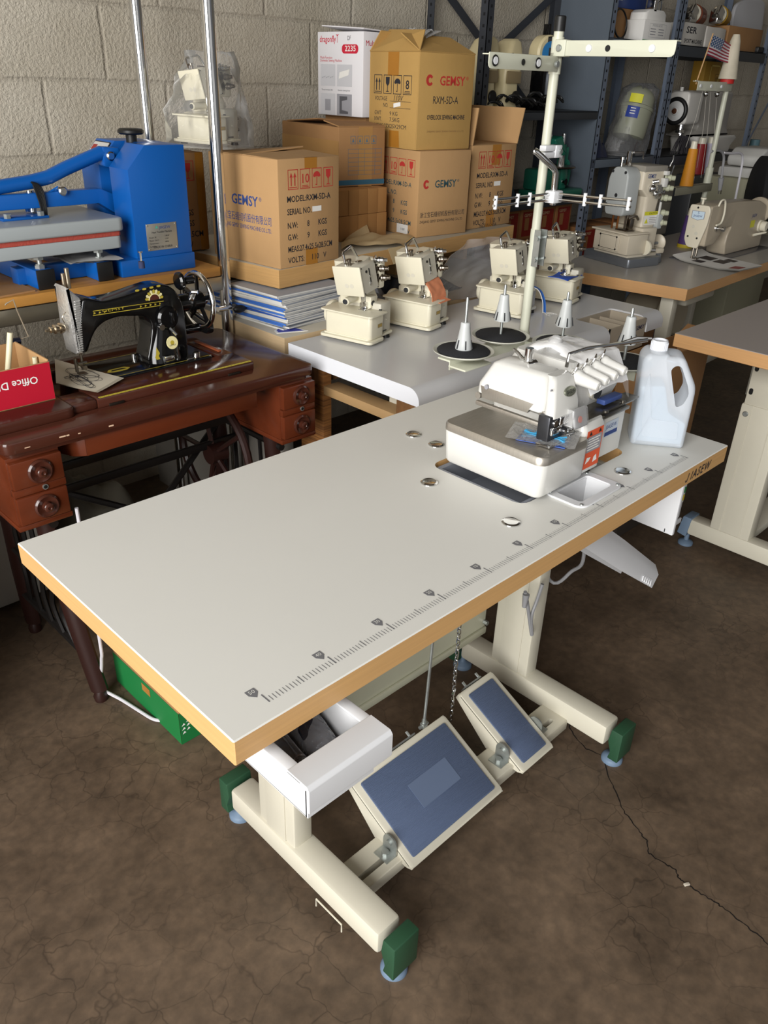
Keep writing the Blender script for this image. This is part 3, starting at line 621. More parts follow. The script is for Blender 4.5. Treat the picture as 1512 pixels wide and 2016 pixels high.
mb = MB(); mb.grid(14, 10, lambda u, v: B @ V(((u - .5) * .118, (v - .5) * .078, .0065 + .003 * noise.noise(V((u * 7, v * 5, 1)))))); build(mb, 'clear_sleeve', film('packet_film', 'ffffff', .12, .05, .6, 60), o)
mb = MB(); random.seed(2)
for k in range(5): mb.tube(cat([(.786 + .012 * q, .150 + .006 * math.sin(q + k) + k * .004, .851 + .006 * ((k + q) % 3) / 2) for q in range(5)], 4), .0034, 5)
tag(build(mb, 'turquoise_lace_scrap', MATS['turquoise_lace'], thing('lace_scrap', (.80, .16, .8465), 'turquoise lace scrap caught under the presser foot', 'lace')))

# ================================================================ BOTTLE
def pp(x, y, o, n): d = ray(x, y); return CAM + d * ((V(o) - CAM).dot(n) / d.dot(n))
A = pz(1240, 876, H); Bq = pz(1345, 886, H); u = (Bq - A).normalized(); nrm = u.cross(V((0, 0, 1))); back = -nrm if nrm.y < 0 else nrm
jug = thing('plastic_jug', (A + Bq) / 2 + back * .035, 'translucent white jug of clear liquid with moulded handle at the front table end', 'jug')
def sz(q): p = pp(q[0], q[1], A, nrm); return ((p - A).dot(u), p.z - H)
B = basis(A, u, (0, 0, 1), u.cross(V((0, 0, 1))))      # extrudes towards the camera side; shift back by the depth
depth = .070
outl = [sz(q) for q in ((1240, 874), (1345, 885), (1365, 800), (1372, 766), (1352, 710), (1340, 705), (1322, 704), (1316, 699), (1282, 697), (1273, 702), (1266, 712), (1253, 800))]
outl[0] = (outl[0][0], 0); outl[1] = (outl[1][0], 0)
JUGM = mat('translucent_hdpe', 'dfe6ee', .38, alpha=.5, spec=.45, sub=.0)
mb = MB(); mb.prism(rpoly(outl, [.008, .008, .012, .012, .012, .01, .003, .002, .002, .006, .012, .02]), depth, B @ T(0, 0, -depth), .009, 3)
body = build(mb, 'body', JUGM, jug)
hole = [sz(q) for q in ((1330, 803), (1345, 797), (1356, 778), (1355, 762), (1342, 722), (1331, 720), (1321, 728), (1323, 748))]
cutout(body, MB().prism(rpoly(hole, .006), .2, B @ T(0, 0, -.1)))
for p in body.data.polygons: p.use_smooth = True
body.data.set_sharp_from_angle(angle=R_(40))
liq = [sz(q) for q in ((1245, 870), (1342, 880), (1352, 838), (1318, 815), (1312, 762), (1263, 762), (1256, 800))]
mb = MB(); mb.prism(rpoly(liq, .006), depth - .012, B @ T(0, 0, -depth + .006), .005); build(mb, 'liquid', mat('clear_liquid', '97adbf', .25, alpha=.92), jug)
c = sz((1301, 700)); c2 = sz((1303, 674)); mb = MB(); mb.lathe([(.0, 0), (.0150, 0), (.0155, .004), (.0155, .021), (.0142, .024), (.0118, .024), (.0110, .021), (0, .021)], 28, B @ T(c[0], c[1] - .004, -depth / 2) @ rotm(-90, 0, 0)); 
for k in range(28): 
    a = 2 * math.pi * k / 28; mb.cyl(B @ V((c[0] + .0155 * math.cos(a), c[1] + .001, -depth / 2 + .0155 * math.sin(a))), B @ V((c[0] + .0155 * math.cos(a), c[1] + .016, -depth / 2 + .0155 * math.sin(a))), .0007, 4)
build(mb, 'cap', mat('cap_white', 'dde0e6', .4), jug)
mb = MB(); ins = [sz(q) for q in ((1262, 858), (1332, 866), (1336, 832), (1282, 825), (1284, 770), (1280, 732), (1268, 770))]
mb.prism(rpoly(ins, .006), .0022, B @ T(0, 0, -.0008), .001); build(mb, 'moulded_panel', mat('translucent_hdpe_rib', 'dfe6ee', .38, alpha=.18), jug)

# ================================================================ THREAD STAND ON THE TABLE
ts = thing('thread_stand', (1.19, .497, H), 'tall cream thread stand with grey cones on black-padded discs, behind the white overlock machine', 'thread stand')
PX_, PY_ = 1.190, .497; STAND = mat('stand_paint', 'c3c4b2', .35, mott=.04)
zt_ = py(1101, 40, PY_).z; zs = py(1052, 470, PY_).z
mb = MB(); mb.cyl((PX_, PY_, H), (PX_, PY_, zs + .02), .0108, 20); mb.cyl((PX_, PY_, H), (PX_, PY_, H + .006), .026, 24); build(mb, 'lower_pole', STAND, ts)
mb = MB(); mb.cyl((PX_, PY_, zs - .02), (PX_, PY_, zt_), .0096, 20); build(mb, 'upper_pole', STAND, ts)
mb = MB(); mb.lathe([(0, 0), (.0108, 0), (.0108, .024), (.009, .026), (0, .026)], 20, T(PX_, PY_, zt_ - .018)); build(mb, 'end_cap', BLACK, ts)
mb = MB()
for s in (-1, 1): mb.bb(PX_ + s * .0115 - .001, PX_ + s * .0115 + .001, PY_ - .022, PY_ - .006, zs - .055, zs + .02)
for z in (zs - .04, zs + .004): mb.cyl((PX_ - .017, PY_ - .016, z), (PX_ + .022, PY_ - .016, z), .003, 8); mb.cyl((PX_ - .019, PY_ - .016, z), (PX_ - .013, PY_ - .016, z), .0055, 6)
build(mb, 'pole_clamp', ZINC, ts)
# upper arms with eyelets
def arm(p0, dirv, L_, z, hgt, eyes, holes, nm):
    d = V(dirv); n = V((0, 0, 1)).cross(d); n = n if (CAM - p0).dot(n) > 0 else -n
    B = basis(p0, d, (0, 0, 1), d.cross(V((0, 0, 1)))); sgn = 1 if d.cross(V((0, 0, 1))).dot(n) > 0 else -1
    mb = MB(); mb.prism(rpoly([(0, 0), (L_, 0), (L_, hgt), (0, hgt)], [.0, .010, .002, 0]), .002, B, .0004)
    mb.prism([(0, 0), (L_, 0), (L_, .014 * sgn * -1), (0, .014 * sgn * -1)], .002, B @ T(0, hgt - .002, .002) @ rotm(90, 0, 0) if sgn < 0 else B @ T(0, hgt, 0) @ rotm(90, 0, 0))
    ob = build(mb, nm, STAND, ts)
    for e in eyes:
        c = p0 + d * e + V((0, 0, hgt * .5)); mb = MB(); mb.lathe([(.0032, -.004), (.0062, -.004), (.0066, 0), (.0062, .004), (.0032, .004)], 18, align(c, c + n))
        if nm == 'left_arm': mb.lathe([(.0062, .0021), (.0095, .0021), (.009, .003), (.0062, .003)], 20, align(c, c + n), 1)
        sub(mb, 'eyelet', [WPLAST, BLACK], ob)
    for e in holes:
        c = p0 + d * e + V((0, 0, hgt * .5)); mb = MB(); mb.lathe([(0, .0022), (.0055, .0022), (.0055, .0026), (0, .0026)], 14, align(c, c + n)); sub(mb, 'hole', BLACK, ob)
    mb = MB(); c = p0 + d * .011 + V((0, 0, hgt * .5)) + n * (.004 if nm == 'right_arm' else .002); mb.cyl(c, c + n * .006, .006, 12, bev=.001); sub(mb, 'bolt', ZINC, ob)
zl = py(1020, 138, PY_).z; eL = py(952, 125, PY_).x
arm(V((PX_ - .008, PY_ - .012, zl)), (-1, 0, 0), PX_ - .008 - eL, zl, .026, (.068, .198), (.115,), 'left_arm')
eR = px(1337, 100, PX_); zr = px(1220, 112, PX_).z
arm(V((PX_ - .012, PY_ - .006, zr)), (0, -1, 0), PY_ - .006 - eR.y, zr, .026, (.075, .205), (.115,), 'right_arm')
mb = MB(); mb.cyl((PX_, PY_, zl - .004), (PX_, PY_, zl + .032), .0118, 20); mb.cyl((PX_, PY_, zr - .004), (PX_, PY_, zr + .032), .0118, 20); mb.bb(PX_ - .0175, PX_ + .004, PY_ - .030, PY_ - .004, zr - .001, zr + .0275, .002); build(mb, 'arm_collars', STAND, ts)
# lower guide: clamp, bent tube, cross rods
zc = py(1064, 300, PY_ - .02).z
mb = MB(); mb.bb(PX_ - .03, PX_ + .026, PY_ - .022, PY_ - .006, zc - .012, zc - .001, .002); mb.bb(PX_ - .03, PX_ + .026, PY_ - .022, PY_ - .006, zc + .001, zc + .012, .002); mb.bb(PX_ + .004, PX_ + .026, PY_ - .024, PY_ - .004, zc - .012, zc + .012, .002); mb.cyl((PX_ + .018, PY_ - .028, zc), (PX_ + .018, PY_ - .022, zc), .005, 8, m=1)
build(mb, 'tube_clamp', [WPLAST, ZINC], ts)
Pc = py(1090, 387, PY_ - .045)
mb = MB(); mb.tube([py(1052, 297, PY_ - .026), py(1056, 299, PY_ - .030), py(1090, 331, PY_ - .044), py(1094, 340, PY_ - .045), Pc + V((0, 0, -.016))], .0062, 12); build(mb, 'bent_tube', CHROME, ts)
mb = MB(); mb.bb(Pc.x - .016, Pc.x + .016, Pc.y - .012, Pc.y + .012, Pc.z - .012, Pc.z + .012, .003); build(mb, 'rod_clamp', WPLAST, ts)
eL = py(972, 398, Pc.y); eR = px(1243, 397, Pc.x)
for nm, e in (('left_rods', eL), ('right_rods', eR)):
    d = (e - Pc); d.z *= .6; d.normalize(); L_ = (e - Pc).length; mb = MB(); s2 = V((0, 0, .0055))
    for q in (1, -1): mb.cyl(Pc + s2 * q, Pc + d * L_ + s2 * q, .0026, 8)
    r = build(mb, nm, CHROME, ts)
    for f in (.42, .62, .97): mb = MB(); c = Pc + d * L_ * f; mb.cyl(c - V((0, 0, .012)), c + V((0, 0, .012)), .0038, 10); sub(mb, 'thread_eye', WPLAST, r)
# discs
FELT = mat('black_foam_pad', '232427', .95, bump=.4, bscale=300); DISCM = mat('disc_plastic', 'c9c9bd', .4); CONEM = mat('cone_grey_plastic', 'b9bcbb', .35)
mb = MB(); mb.bb(.915, PX_, PY_ - .016, PY_ + .016, .872, .876, .001); mb.bb(.915, PX_, PY_ - .018, PY_ - .016, .856, .876); mb.bb(.915, 1.0, PY_ - .06, PY_ - .014, .862, .866, .001); mb.bb(PX_ - .016, PX_ + .016, .20, PY_, .866, .870, .001); mb.bb(PX_ - .018, PX_ - .016, .20, PY_, .850, .870); mb.cyl((PX_, PY_, .85), (PX_, PY_, .885), .0128, 20)
build(mb, 'disc_bracket', STAND, ts)
for (x, y, z, lift) in ((.968, PY_ - .008, .880, 0), (1.108, PY_ + .004, .884, .030), (1.186, .392, .878, .034), (1.190, .240, .874, .034)):
    mb = MB(); mb.lathe([(0, 0), (.056, 0), (.064, .005), (.0645, .007), (.062, .007), (.056, .003), (0, .003)], 40, T(x, y, z)); ds = build(mb, 'spool_disc', DISCM, ts)
    mb = MB(); mb.lathe([(0, .003), (.055, .003), (.056, .006), (.053, .0085), (0, .0085)], 40, T(x, y, z)); sub(mb, 'foam_pad', FELT, ds)
    mb = MB(); mb.lathe([(0, 0), (.0032, 0), (.0032, .108), (.002, .112), (0, .112)], 10, T(x, y, z + .004)); sub(mb, 'spool_pin', ZINC, ds)
    mb = MB(); z0 = z + .009 + lift; mb.lathe([(.0035, 0), (.0178, 0), (.0182, .002), (.0150, .018), (.0105, .046), (.0100, .054), (.0085, .056), (.0036, .056)], 28, T(x, y, z0))
    for k in range(6): 
        a = k * math.pi / 3 + .9; mb.box((x + .0160 * math.cos(a), y + .0160 * math.sin(a), z0 + .011), (.0035, .0022, .018), M4.Rotation(a, 4, 'Z') @ rotm(0, -14, 0), 0, m=1)
    sub(mb, 'spool_cone', [CONEM, mat('slot_shadow_grey', '2b2c2e', .8)], ds)
# ================================================================ TREADLE CABINET WITH BLACK MACHINE
MAHO = mat('mahogany_varnish', '602c18', .22, mott=.22, scale=3, stretch=(1, 6, 6), spec=.55)
MAHOT = mat('mahogany_top', '47251b', .16, mott=.15, scale=4, stretch=(1, 5, 5), spec=.6)
IRONB = mat('brown_cast_iron', '281410', .4)
IRONK = mat('black_cast_iron', '141110', .45)
BRASSY = mat('yellow_tape_measure', 'c2b23c', .5)
CHIP = mat('bare_chipped_wood', 'cfae92', .8)
tc_ = thing('treadle_cabinet', (.57, 1.19, 0), 'dark red treadle sewing cabinet with round drawer pulls, left of the grey table', 'cabinet')
TT = .735; CX0, CX1, CY0, CY1 = .172, .963, .965, 1.40
mb = MB(); pts = rpoly([(CX0, CY0), (CX1, CY0), (CX1, CY1), (CX0, CY1)], .025, 5)
mb.prism(pts, .026, T(0, 0, TT - .026), .004); pts2 = rpoly([(CX0 + .012, CY0 + .012), (CX1 - .012, CY0 + .012), (CX1 - .012, CY1 - .012), (CX0 + .012, CY1 - .012)], .02, 5); mb.prism(pts2, .012, T(0, 0, TT - .038), .002)
random.seed(11)
for k in range(5): 
    x = CX0 + .03 + random.random() * .2; mb.box((x, CY0 - .0003, TT - .006 - random.random() * .012), (random.uniform(.004, .014), .0012, random.uniform(.0015, .004)), None, 0, m=1)
build(mb, 'cabinet_top', [MAHOT, CHIP], tc_)
mb = MB(); mb.bb(.405, .818, 1.028, 1.118, TT, .757, .003); mb.bb(.345, .405, 1.028, 1.10, TT, .757, .006); mb.bb(.36, .818, 1.262, 1.33, TT, .757, .003); mb.bb(.772, .818, 1.118, 1.262, TT, .757, .003); build(mb, 'folding_leaf', MAHOT, tc_)
mb = MB(); mb.bb(.79, .80, 1.14, 1.25, .7575, .762, .001); mb.bb(.735, .772, 1.10, 1.262, .730, .737, .001); build(mb, 'machine_well_edge', mat('orange_wood', '8f4a2c', .3, mott=.2, stretch=(1, 8, 1)), tc_)
mb = MB(); mb.bb(.412, .812, 1.030, 1.037, .757, .7576); 
for k in range(40): mb.bb(.414 + .01 * k, .4145 + .01 * k, 1.0305, 1.0345, .7575, .7579, 0, 1)
build(mb, 'tape_measure_strip', [BRASSY, INKBLK], tc_)
mb = MB(); mb.prism(rpoly([(-.06, 1.015), (.352, 1.015), (.352, 1.30), (-.06, 1.30)], .02, 4), .022, T(0, 0, TT), .004); build(mb, 'left_folded_leaf', MAHOT, tc_)
for x in (.43, .74): build(MB().bb(x, x + .035, 1.0245, 1.030, TT, TT + .006, .001), 'hinge', mat('dark_hinge', '2d2620', .4, .6), tc_)
# drawer columns
def knob(c, r, par):
    mb = MB(); mb.lathe([(r, 0), (r, .004), (r * .86, .007), (r * .6, .004), (r * .42, .003), (r * .36, .010), (r * .40, .014), (r * .3, .0165), (r * .16, .017), (r * .12, .0155), (0, .0155)], 32, T(c) @ rotm(90, 0, 0)); sub(mb, 'drawer_pull', MAHOT, par)
for x0, x1 in ((.178, .288), (.860, .968)):
    mb = MB(); mb.bb(x0, x1, .985, 1.36, .538, TT - .038, .003); mb.bb(x0 - .003, x1 + .003, .975, 1.362, .535, .548, .003); mb.bb(x0, x1, .974, .99, .613, .630, .002); mb.cyl(((x0 + x1) / 2 + .01, .976, .6215), ((x0 + x1) / 2 + .01, .972, .6215), .006, 16, m=1); mb.cyl(((x0 + x1) / 2 + .01, .9725, .6215), ((x0 + x1) / 2 + .01, .9715, .6215), .004, 12, m=2)
    build(mb, 'drawer_case', [MAHO, ZINC, BLACK], tc_)
    for z0, z1 in ((.550, .612), (.631, .690)):
        d = build(MB().bb(x0 + .002, x1 - .002, .970, 1.0, z0, z1, .003), 'drawer', MAHO, tc_); knob(V(((x0 + x1) / 2 + .004, .970, (z0 + z1) / 2)), .026, d)
mb = MB(); mb.bb(.345, .792, .985, 1.0, .655, TT - .036, .002); mb.bb(.345, .792, 1.0, 1.33, .655, .662, .002); 
mb.prism([(.345, .985), (.345, 1.1), (.300, 1.1), (.306, 1.04), (.322, 1.0)], .055, T(0, 0, .655 + .0), .003); build(mb, 'apron_drawer', MAHO, tc_)
# iron stand
for X in (.255, .885):
    for y, yb in ((1.06, 1.005), (1.32, 1.385)):
        mb = MB(); mb.tube(cat([(X, y, .53), (X + .01, y, .40), (X + .02, y * .5 + yb * .5, .22), (X + .035, yb, .03)], 5), [(.014, .022)] * 16, 10); mb.lathe([(0, 0), (.016, 0), (.018, .012), (.012, .03), (0, .03)], 14, T(X + .035, yb, .0)); build(mb, 'leg', IRONB, tc_)
    mb = MB()
    for z in (.50, .30, .14): mb.tube([(X + (.012 if z > .2 else .022), 1.03, z), (X + (.012 if z > .2 else .022), 1.36, z)], .010, 8)
    for k in range(5): mb.tube(cat([(X + .012, 1.07 + .06 * k, .50), (X + .015, 1.07 + .06 * k, .30), (X + .015, 1.10 + .05 * k, .22), (X + .02, 1.06 + .065 * k, .14)], 5), .006, 6)
    build(mb, 'side_frame', IRONK, tc_)
mb = MB()
for y, z in ((1.20, .545), (1.22, .475)): mb.box((.57, y, z), (.63, .012, .022), None, .003)
mb.tube([(.28, 1.08, .17), (.90, 1.32, .50)], .009, 8); mb.tube([(.28, 1.32, .50), (.90, 1.08, .17)], .009, 8); build(mb, 'cross_braces', IRONK, tc_)
mb = MB(); rg = [(.80, 1.21 + .165 * math.cos(a), .45 + .165 * math.sin(a)) for a in [2 * math.pi * k / 40 for k in range(40)]]; mb.tube(rg, .011, 8, True)
for k in range(5): a = 2 * math.pi * k / 5; mb.tube([(.80, 1.21, .45), (.80, 1.21 + .16 * math.cos(a), .45 + .16 * math.sin(a))], .007, 6)
mb.cyl((.78, 1.21, .45), (.83, 1.21, .45), .028, 16); mb.tube([(.81, 1.23, .40), (.74, 1.2, .11)], .005, 6); build(mb, 'flywheel', IRONB, tc_)
mb = MB(); mb.bb(.38, .74, 1.08, 1.34, .10, .108)
for k in range(9): mb.bb(.39 + .04 * k, .40 + .04 * k, 1.085, 1.335, .108, .116)
build(mb, 'treadle_plate', IRONK, tc_)
# ---- the machine head
GOLD = mat('gold_decal', 'b9a63a', .35, .2); GOLD2 = mat('pale_gold_decal', 'd9cf9a', .4)
tm = thing('treadle_sewing_machine', (.58, 1.19, .737), 'black cast sewing machine with gold decals and chrome handwheel on the red cabinet', 'sewing machine')
mb = MB(); mb.prism(rrect(.318, .143, .012, 4, .604, 1.19), .022, T(0, 0, .738), .003)
yb = 1.1185
for a, b_ in (((.455, 1.125), (.755, 1.1275)), ((.455, 1.2535), (.755, 1.256)), ((.455, 1.125), (.4575, 1.256))): mb.flat([(0, 0), (b_[0] - a[0], 0), (b_[0] - a[0], b_[1] - a[1]), (0, b_[1] - a[1])], (a[0], a[1], .760), (1, 0, 0), (0, 1, 0), 1)
mb.prism(rpoly([(.500, 1.165), (.515, 1.155), (.545, 1.155), (.560, 1.165), (.55, 1.178), (.51, 1.178)], .004), .0003, T(0, 0, .760), 0, m=1); mb.prism(rpoly([(.510, 1.164), (.55, 1.164), (.545, 1.172), (.515, 1.172)], .003), .0003, T(0, 0, .7602), 0, m=0)
mb.bb(.445, .475, 1.155, 1.225, .7595, .7608, 0, 2); build(mb, 'bed', [BLKPAINT, GOLD, CHROME], tm)
YM = 1.19; sil = [(150, 580), (191, 589), (232, 578), (272, 564), (296, 556), (316, 556), (332, 566), (347, 590), (354, 633), (360, 705), (277, 707), (283, 678), (287, 640), (283, 624), (272, 617), (222, 618), (195, 627), (177, 643), (168, 664), (161, 687), (152, 690), (143, 640)]
pts = [(py(x, y, YM).x, py(x, y, YM).z) for x, y in sil]
mb = MB(); puff(mb, rpoly(pts, .012, 3), .062, .006, XZ @ T(0, 0, -YM - .031))
mb.loft([[(x, y, .757) for x, y in rrect(.092, .098, .03, 5, .652, YM)], [(x, y, .775) for x, y in rrect(.088, .090, .03, 5, .652, YM)], [(x, y, .83) for x, y in rrect(.072, .074, .028, 5, .660, YM)], [(x, y, .90) for x, y in rrect(.066, .066, .026, 5, .668, YM)]])
yf = YM - .0312
def pf(x, y): q = py(x, y, yf); return (q.x, q.z)
q0, q1 = pf(183, 612), pf(322, 592); q2, q3 = pf(322, 601), pf(183, 622)
lp = lambda a, b, t: (a[0] + (b[0] - a[0]) * t, a[1] + (b[1] - a[1]) * t)
for t0_, t1_ in ((0, .12), (.86, 1.0)): mb.prism([lp(q0, q3, t0_), lp(q1, q2, t0_), lp(q1, q2, t1_), lp(q0, q3, t1_)], .0005, XZ @ T(0, 0, -yf), 0, m=1)
for k in range(14):
    u0, u1 = k / 14 + .01, (k + .55) / 14
    if 3 <= k <= 8: continue
    mb.prism([lp(lp(q0, q3, .28), lp(q1, q2, .28), u0), lp(lp(q0, q3, .5), lp(q1, q2, .5), u1), lp(lp(q0, q3, .74), lp(q1, q2, .74), u0)], .0005, XZ @ T(0, 0, -yf), 0, m=1)
ex = V((q2[0] - q3[0], 0, q2[1] - q3[1])); mb.text('GEMSY', V((q3[0] + .022, yf - .0005, q3[1] + .0045)), ex, (-ex.z, 0, ex.x), .0062, 1, fit=.055)
c = pf(304, 590)
for k in range(9):
    a0, a1 = math.pi * k / 9 + .03, math.pi * (k + 1) / 9 - .03; mb.prism([(c[0] + r * math.cos(a), c[1] + r * math.sin(a)) for r, a in ((.015, a0), (.022, a0), (.024, (a0 + a1) / 2), (.022, a1), (.015, a1))], .0005, XZ @ T(0, 0, -yf), 0, m=1 + k % 2)
for r0, m_ in ((.015, 2), (.0125, 3), (.006, 2), (.004, 0)): mb.prism([(c[0] + r0 * math.cos(math.pi * k / 10), c[1] + r0 * math.sin(math.pi * k / 10)) for k in range(11)], .0006, XZ @ T(0, -0.0, -yf + .0002 * m_), 0, m=m_)
c = pf(331, 679); yb2 = YM - .0445
mb.lathe([(0, 0), (.0155, 0), (.015, .0008), (0, .0008)], 24, T(c[0] + .004, yb2, c[1] + .008) @ rotm(80, 0, 0), 2); mb.lathe([(0, 0), (.0125, 0), (0, .0014)], 24, T(c[0] + .004, yb2, c[1] + .008) @ rotm(80, 0, 0), 1); mb.text('GEMSY', (c[0] + .004, yb2 - .0019, c[1] + .0005), (1, 0, 0), (0, .17, 1), .004, 0, align='CENTER', fit=.018)
mb.flat([(0, 0), (.01, 0), (.007, .008), (.011, .014), (.004, .03), (.001, .014), (-.003, .006)], (.618, YM - .047, .772), (1, 0, 0), (0, .1, 1), 1)
for k in range(4): p_ = pf(270 + 14 * k, 572 - 3 * k); mb.prism([(p_[0] + .005 * math.cos(j * .785) * (1 + .3 * (j % 2)), p_[1] + .0025 * math.sin(j * .785)) for j in range(8)], .0004, XZ @ T(0, 0, -yf), 0, m=1)
arm_ = build(mb, 'arm_casting', [BLKPAINT, GOLD, GOLD2, mat('red_brown_decal', '4a2218', .4)], tm)
# face plate, needle bar, foot, tension
fx = pts[0][0]
mb = MB(); pl = [(118, 560), (147, 582), (153, 640), (154, 690), (140, 693), (128, 640), (121, 590)]
pq = [(py(x, y, YM).x, py(x, y, YM).z) for x, y in pl]; mb.prism(rpoly(pq, .003, 2), .058, XZ @ T(0, 0, -YM - .029), .006)
for k in range(22): t = k / 21; a = V(pq[1]).lerp(V(pq[3]), .04 + t * .9); mb.box((a.x - .008 - .0, YM - .0295, a.y), (.012, .003, .0024), rotm(0, -8, 0))
build(mb, 'face_plate', mat('chromed_plate', 'd6d6d4', .3, .75, bump=.4, bscale=140), tm)
nb = py(147, 700, YM).x
mb = MB(); mb.cyl((nb, YM, .80), (nb, YM, .768), .004, 10); mb.cyl((nb, YM, .77), (nb, YM, .7605), .0012, 6); mb.cyl((nb + .012, YM - .006, .81), (nb + .012, YM - .006, .772), .0035, 8); mb.box((nb + .008, YM - .008, .7645), (.018, .020, .003), None, .001); mb.cyl((nb + .012, YM - .02, .780), (nb + .012, YM - .004, .780), .005, 10); mb.cyl((nb, YM - .012, .79), (nb + .02, YM - .012, .79), .003, 8)
build(mb, 'needle_and_foot', mat('worn_steel', '8c8478', .35, 1), tm)
mb = MB(); 
for dx, z1 in ((0, .998), (-.010, .988)): mb.cyl((fx - .012 + dx, YM + .004, .955), (fx - .012 + dx, YM + .004, z1), .005 if dx == 0 else .004, 12)
build(mb, 'bar_tops', mat('nickel_steel', 'b5a893', .3, 1), tm)
a = py(125, 645, YM - .015); mb = MB(); mb.lathe([(0, 0), (.010, 0), (.012, .004), (.012, .009), (.008, .010), (.0105, .016), (.0105, .022), (.006, .024), (.007, .032), (.003, .033), (.003, .042), (0, .042)], 16, align(a, a + V((-1, -.1, .02)))); mb.tube(cat([a + V((0, -.01, .012)), a + V((-.004, -.012, .026)), a + V((.006, -.012, .036))], 4), .001, 5); build(mb, 'tension_dial', mat('nickel_steel', 'b5a893', .3, 1), tm)
# hand wheel, bobbin winder, belt guard
wx, wy, wz, wr = .778, 1.195, .880, .066
mb = MB(); rg = [(wx, wy + wr * math.cos(a), wz + wr * math.sin(a)) for a in [2 * math.pi * k / 36 for k in range(36)]]; mb.tube(rg, .0065, 10, True); w1 = build(mb, 'hand_wheel', CHROME, tm)
mb = MB()
for k in range(5): a = 2 * math.pi * k / 5 + .3; mb.tube([(wx, wy, wz), (wx, wy + wr * .95 * math.cos(a), wz + wr * .95 * math.sin(a))], .0055, 6)
mb.cyl((.715, wy, wz), (wx + .01, wy, wz), .022, 20, bev=.003); mb.cyl((wx + .01, wy, wz), (wx + .022, wy, wz), .012, 16, m=1, bev=.002); sub(mb, 'wheel_hub', [BLKPAINT, CHROME], w1)
mb = MB(); mb.cyl((.708, 1.17, .94), (.722, 1.17, .94), .021, 20, bev=.004); mb.cyl((.726, 1.165, .94), (.748, 1.155, .942), .009, 14, bev=.003); mb.cyl((.728, 1.14, .918), (.738, 1.13, .918), .005, 10, m=1); mb.box((.73, 1.145, .905), (.012, .01, .02), rotm(0, 30, 0), .003, m=1); build(mb, 'bobbin_winder', [BLKPAINT, CHROME], tm)
mb = MB(); mb.prism(rpoly([(1.16, .80), (1.27, .80), (1.285, .83), (1.275, .90), (1.25, .89), (1.24, .845), (1.16, .83)], .012), .022, YZ @ T(0, 0, .775), .005); mb.tube([(.70, 1.19, .815), (.78, 1.2, .81)], .011, 10); build(mb, 'motor_bracket', BLKPAINT, tm)
c = py(331, 640, YM - .035); mb = MB(); mb.cyl((c.x, YM - .028, c.z + .018), (c.x, YM - .044, c.z + .018), .028, 24, bev=.005); mb.cyl((c.x - .022, YM - .036, c.z), (c.x - .022, YM - .046, c.z), .007, 14, m=1); mb.tube([(c.x + .0, YM - .04, c.z - .004), (c.x + .012, YM - .05, c.z - .022)], .004, 8, m=1); mb.box((c.x + .006, YM - .047, c.z + .018), (.008, .008, .03), None, .003); build(mb, 'stitch_dial', [BLKPAINT, CHROME], tm)
mb = MB(); mb.cyl((.632, YM, .977), (.632, YM, .992), .007, 14, m=1); mb.cyl((.632, YM, .990), (.632, YM, 1.012), .002, 8); mb.cyl((.632, YM, 1.012), (.632, YM, 1.015), .005, 10); mb.cyl((.60, YM + .03, .757), (.60, YM + .03, .772), .006, 10); build(mb, 'spool_pin', [CHROME, mat('navy_felt', '2b3150', .8)], tm)
build(MB().bb(.637, .663, YM - .056, YM - .046, .760, .778, .003), 'slide_plate_catch', CHROME, tm); mb = MB(); mb.cyl((.72, 1.13, .76), (.72, 1.13, .775), .009, 14, bev=.002); mb.box((.70, 1.13, .762), (.02, .012, .004), None, .001); build(mb, 'slide_plate_knob', CHROME, tm)
# scribbled test sheet
mb = MB(); q = [pz(x, y, .766) for x, y in ((110, 752), (192, 771), (244, 742), (107, 703))]
def sh(u, v, dz=0): p = q[0].lerp(q[1], u).lerp(q[3].lerp(q[2], u), v); return V((p.x, p.y, .7612 + dz + .006 * max(0, u - .6) ** 1.2 + .004 * max(0, .2 - v)))
for k in range(4): mb.grid(8, 6, lambda u, v: sh(u * (1 - .012 * k), v * (1 - .01 * k), .0006 * k))
random.seed(9)
for k in range(7):
    cx, cy, r0 = random.uniform(.25, .65), random.uniform(.3, .7), random.uniform(.12, .3); pl = []
    for j in range(26): a = j * .45; pl.append(sh(min(.95, max(.03, cx + r0 * math.cos(a + k) * (1 + .2 * math.sin(j)))), min(.95, max(.05, cy + r0 * .9 * math.sin(a))), .0026))
    mb.tube(cat(pl, 3), .00035, 4, m=1)
tag(build(mb, 'paper_pad', [mat('aged_paper', 'c9c0ad', .8), INKBLK], thing('test_papers', (.43, 1.17, .7608), 'sheets of paper scribbled with loops under the needle of the black machine', 'paper')))
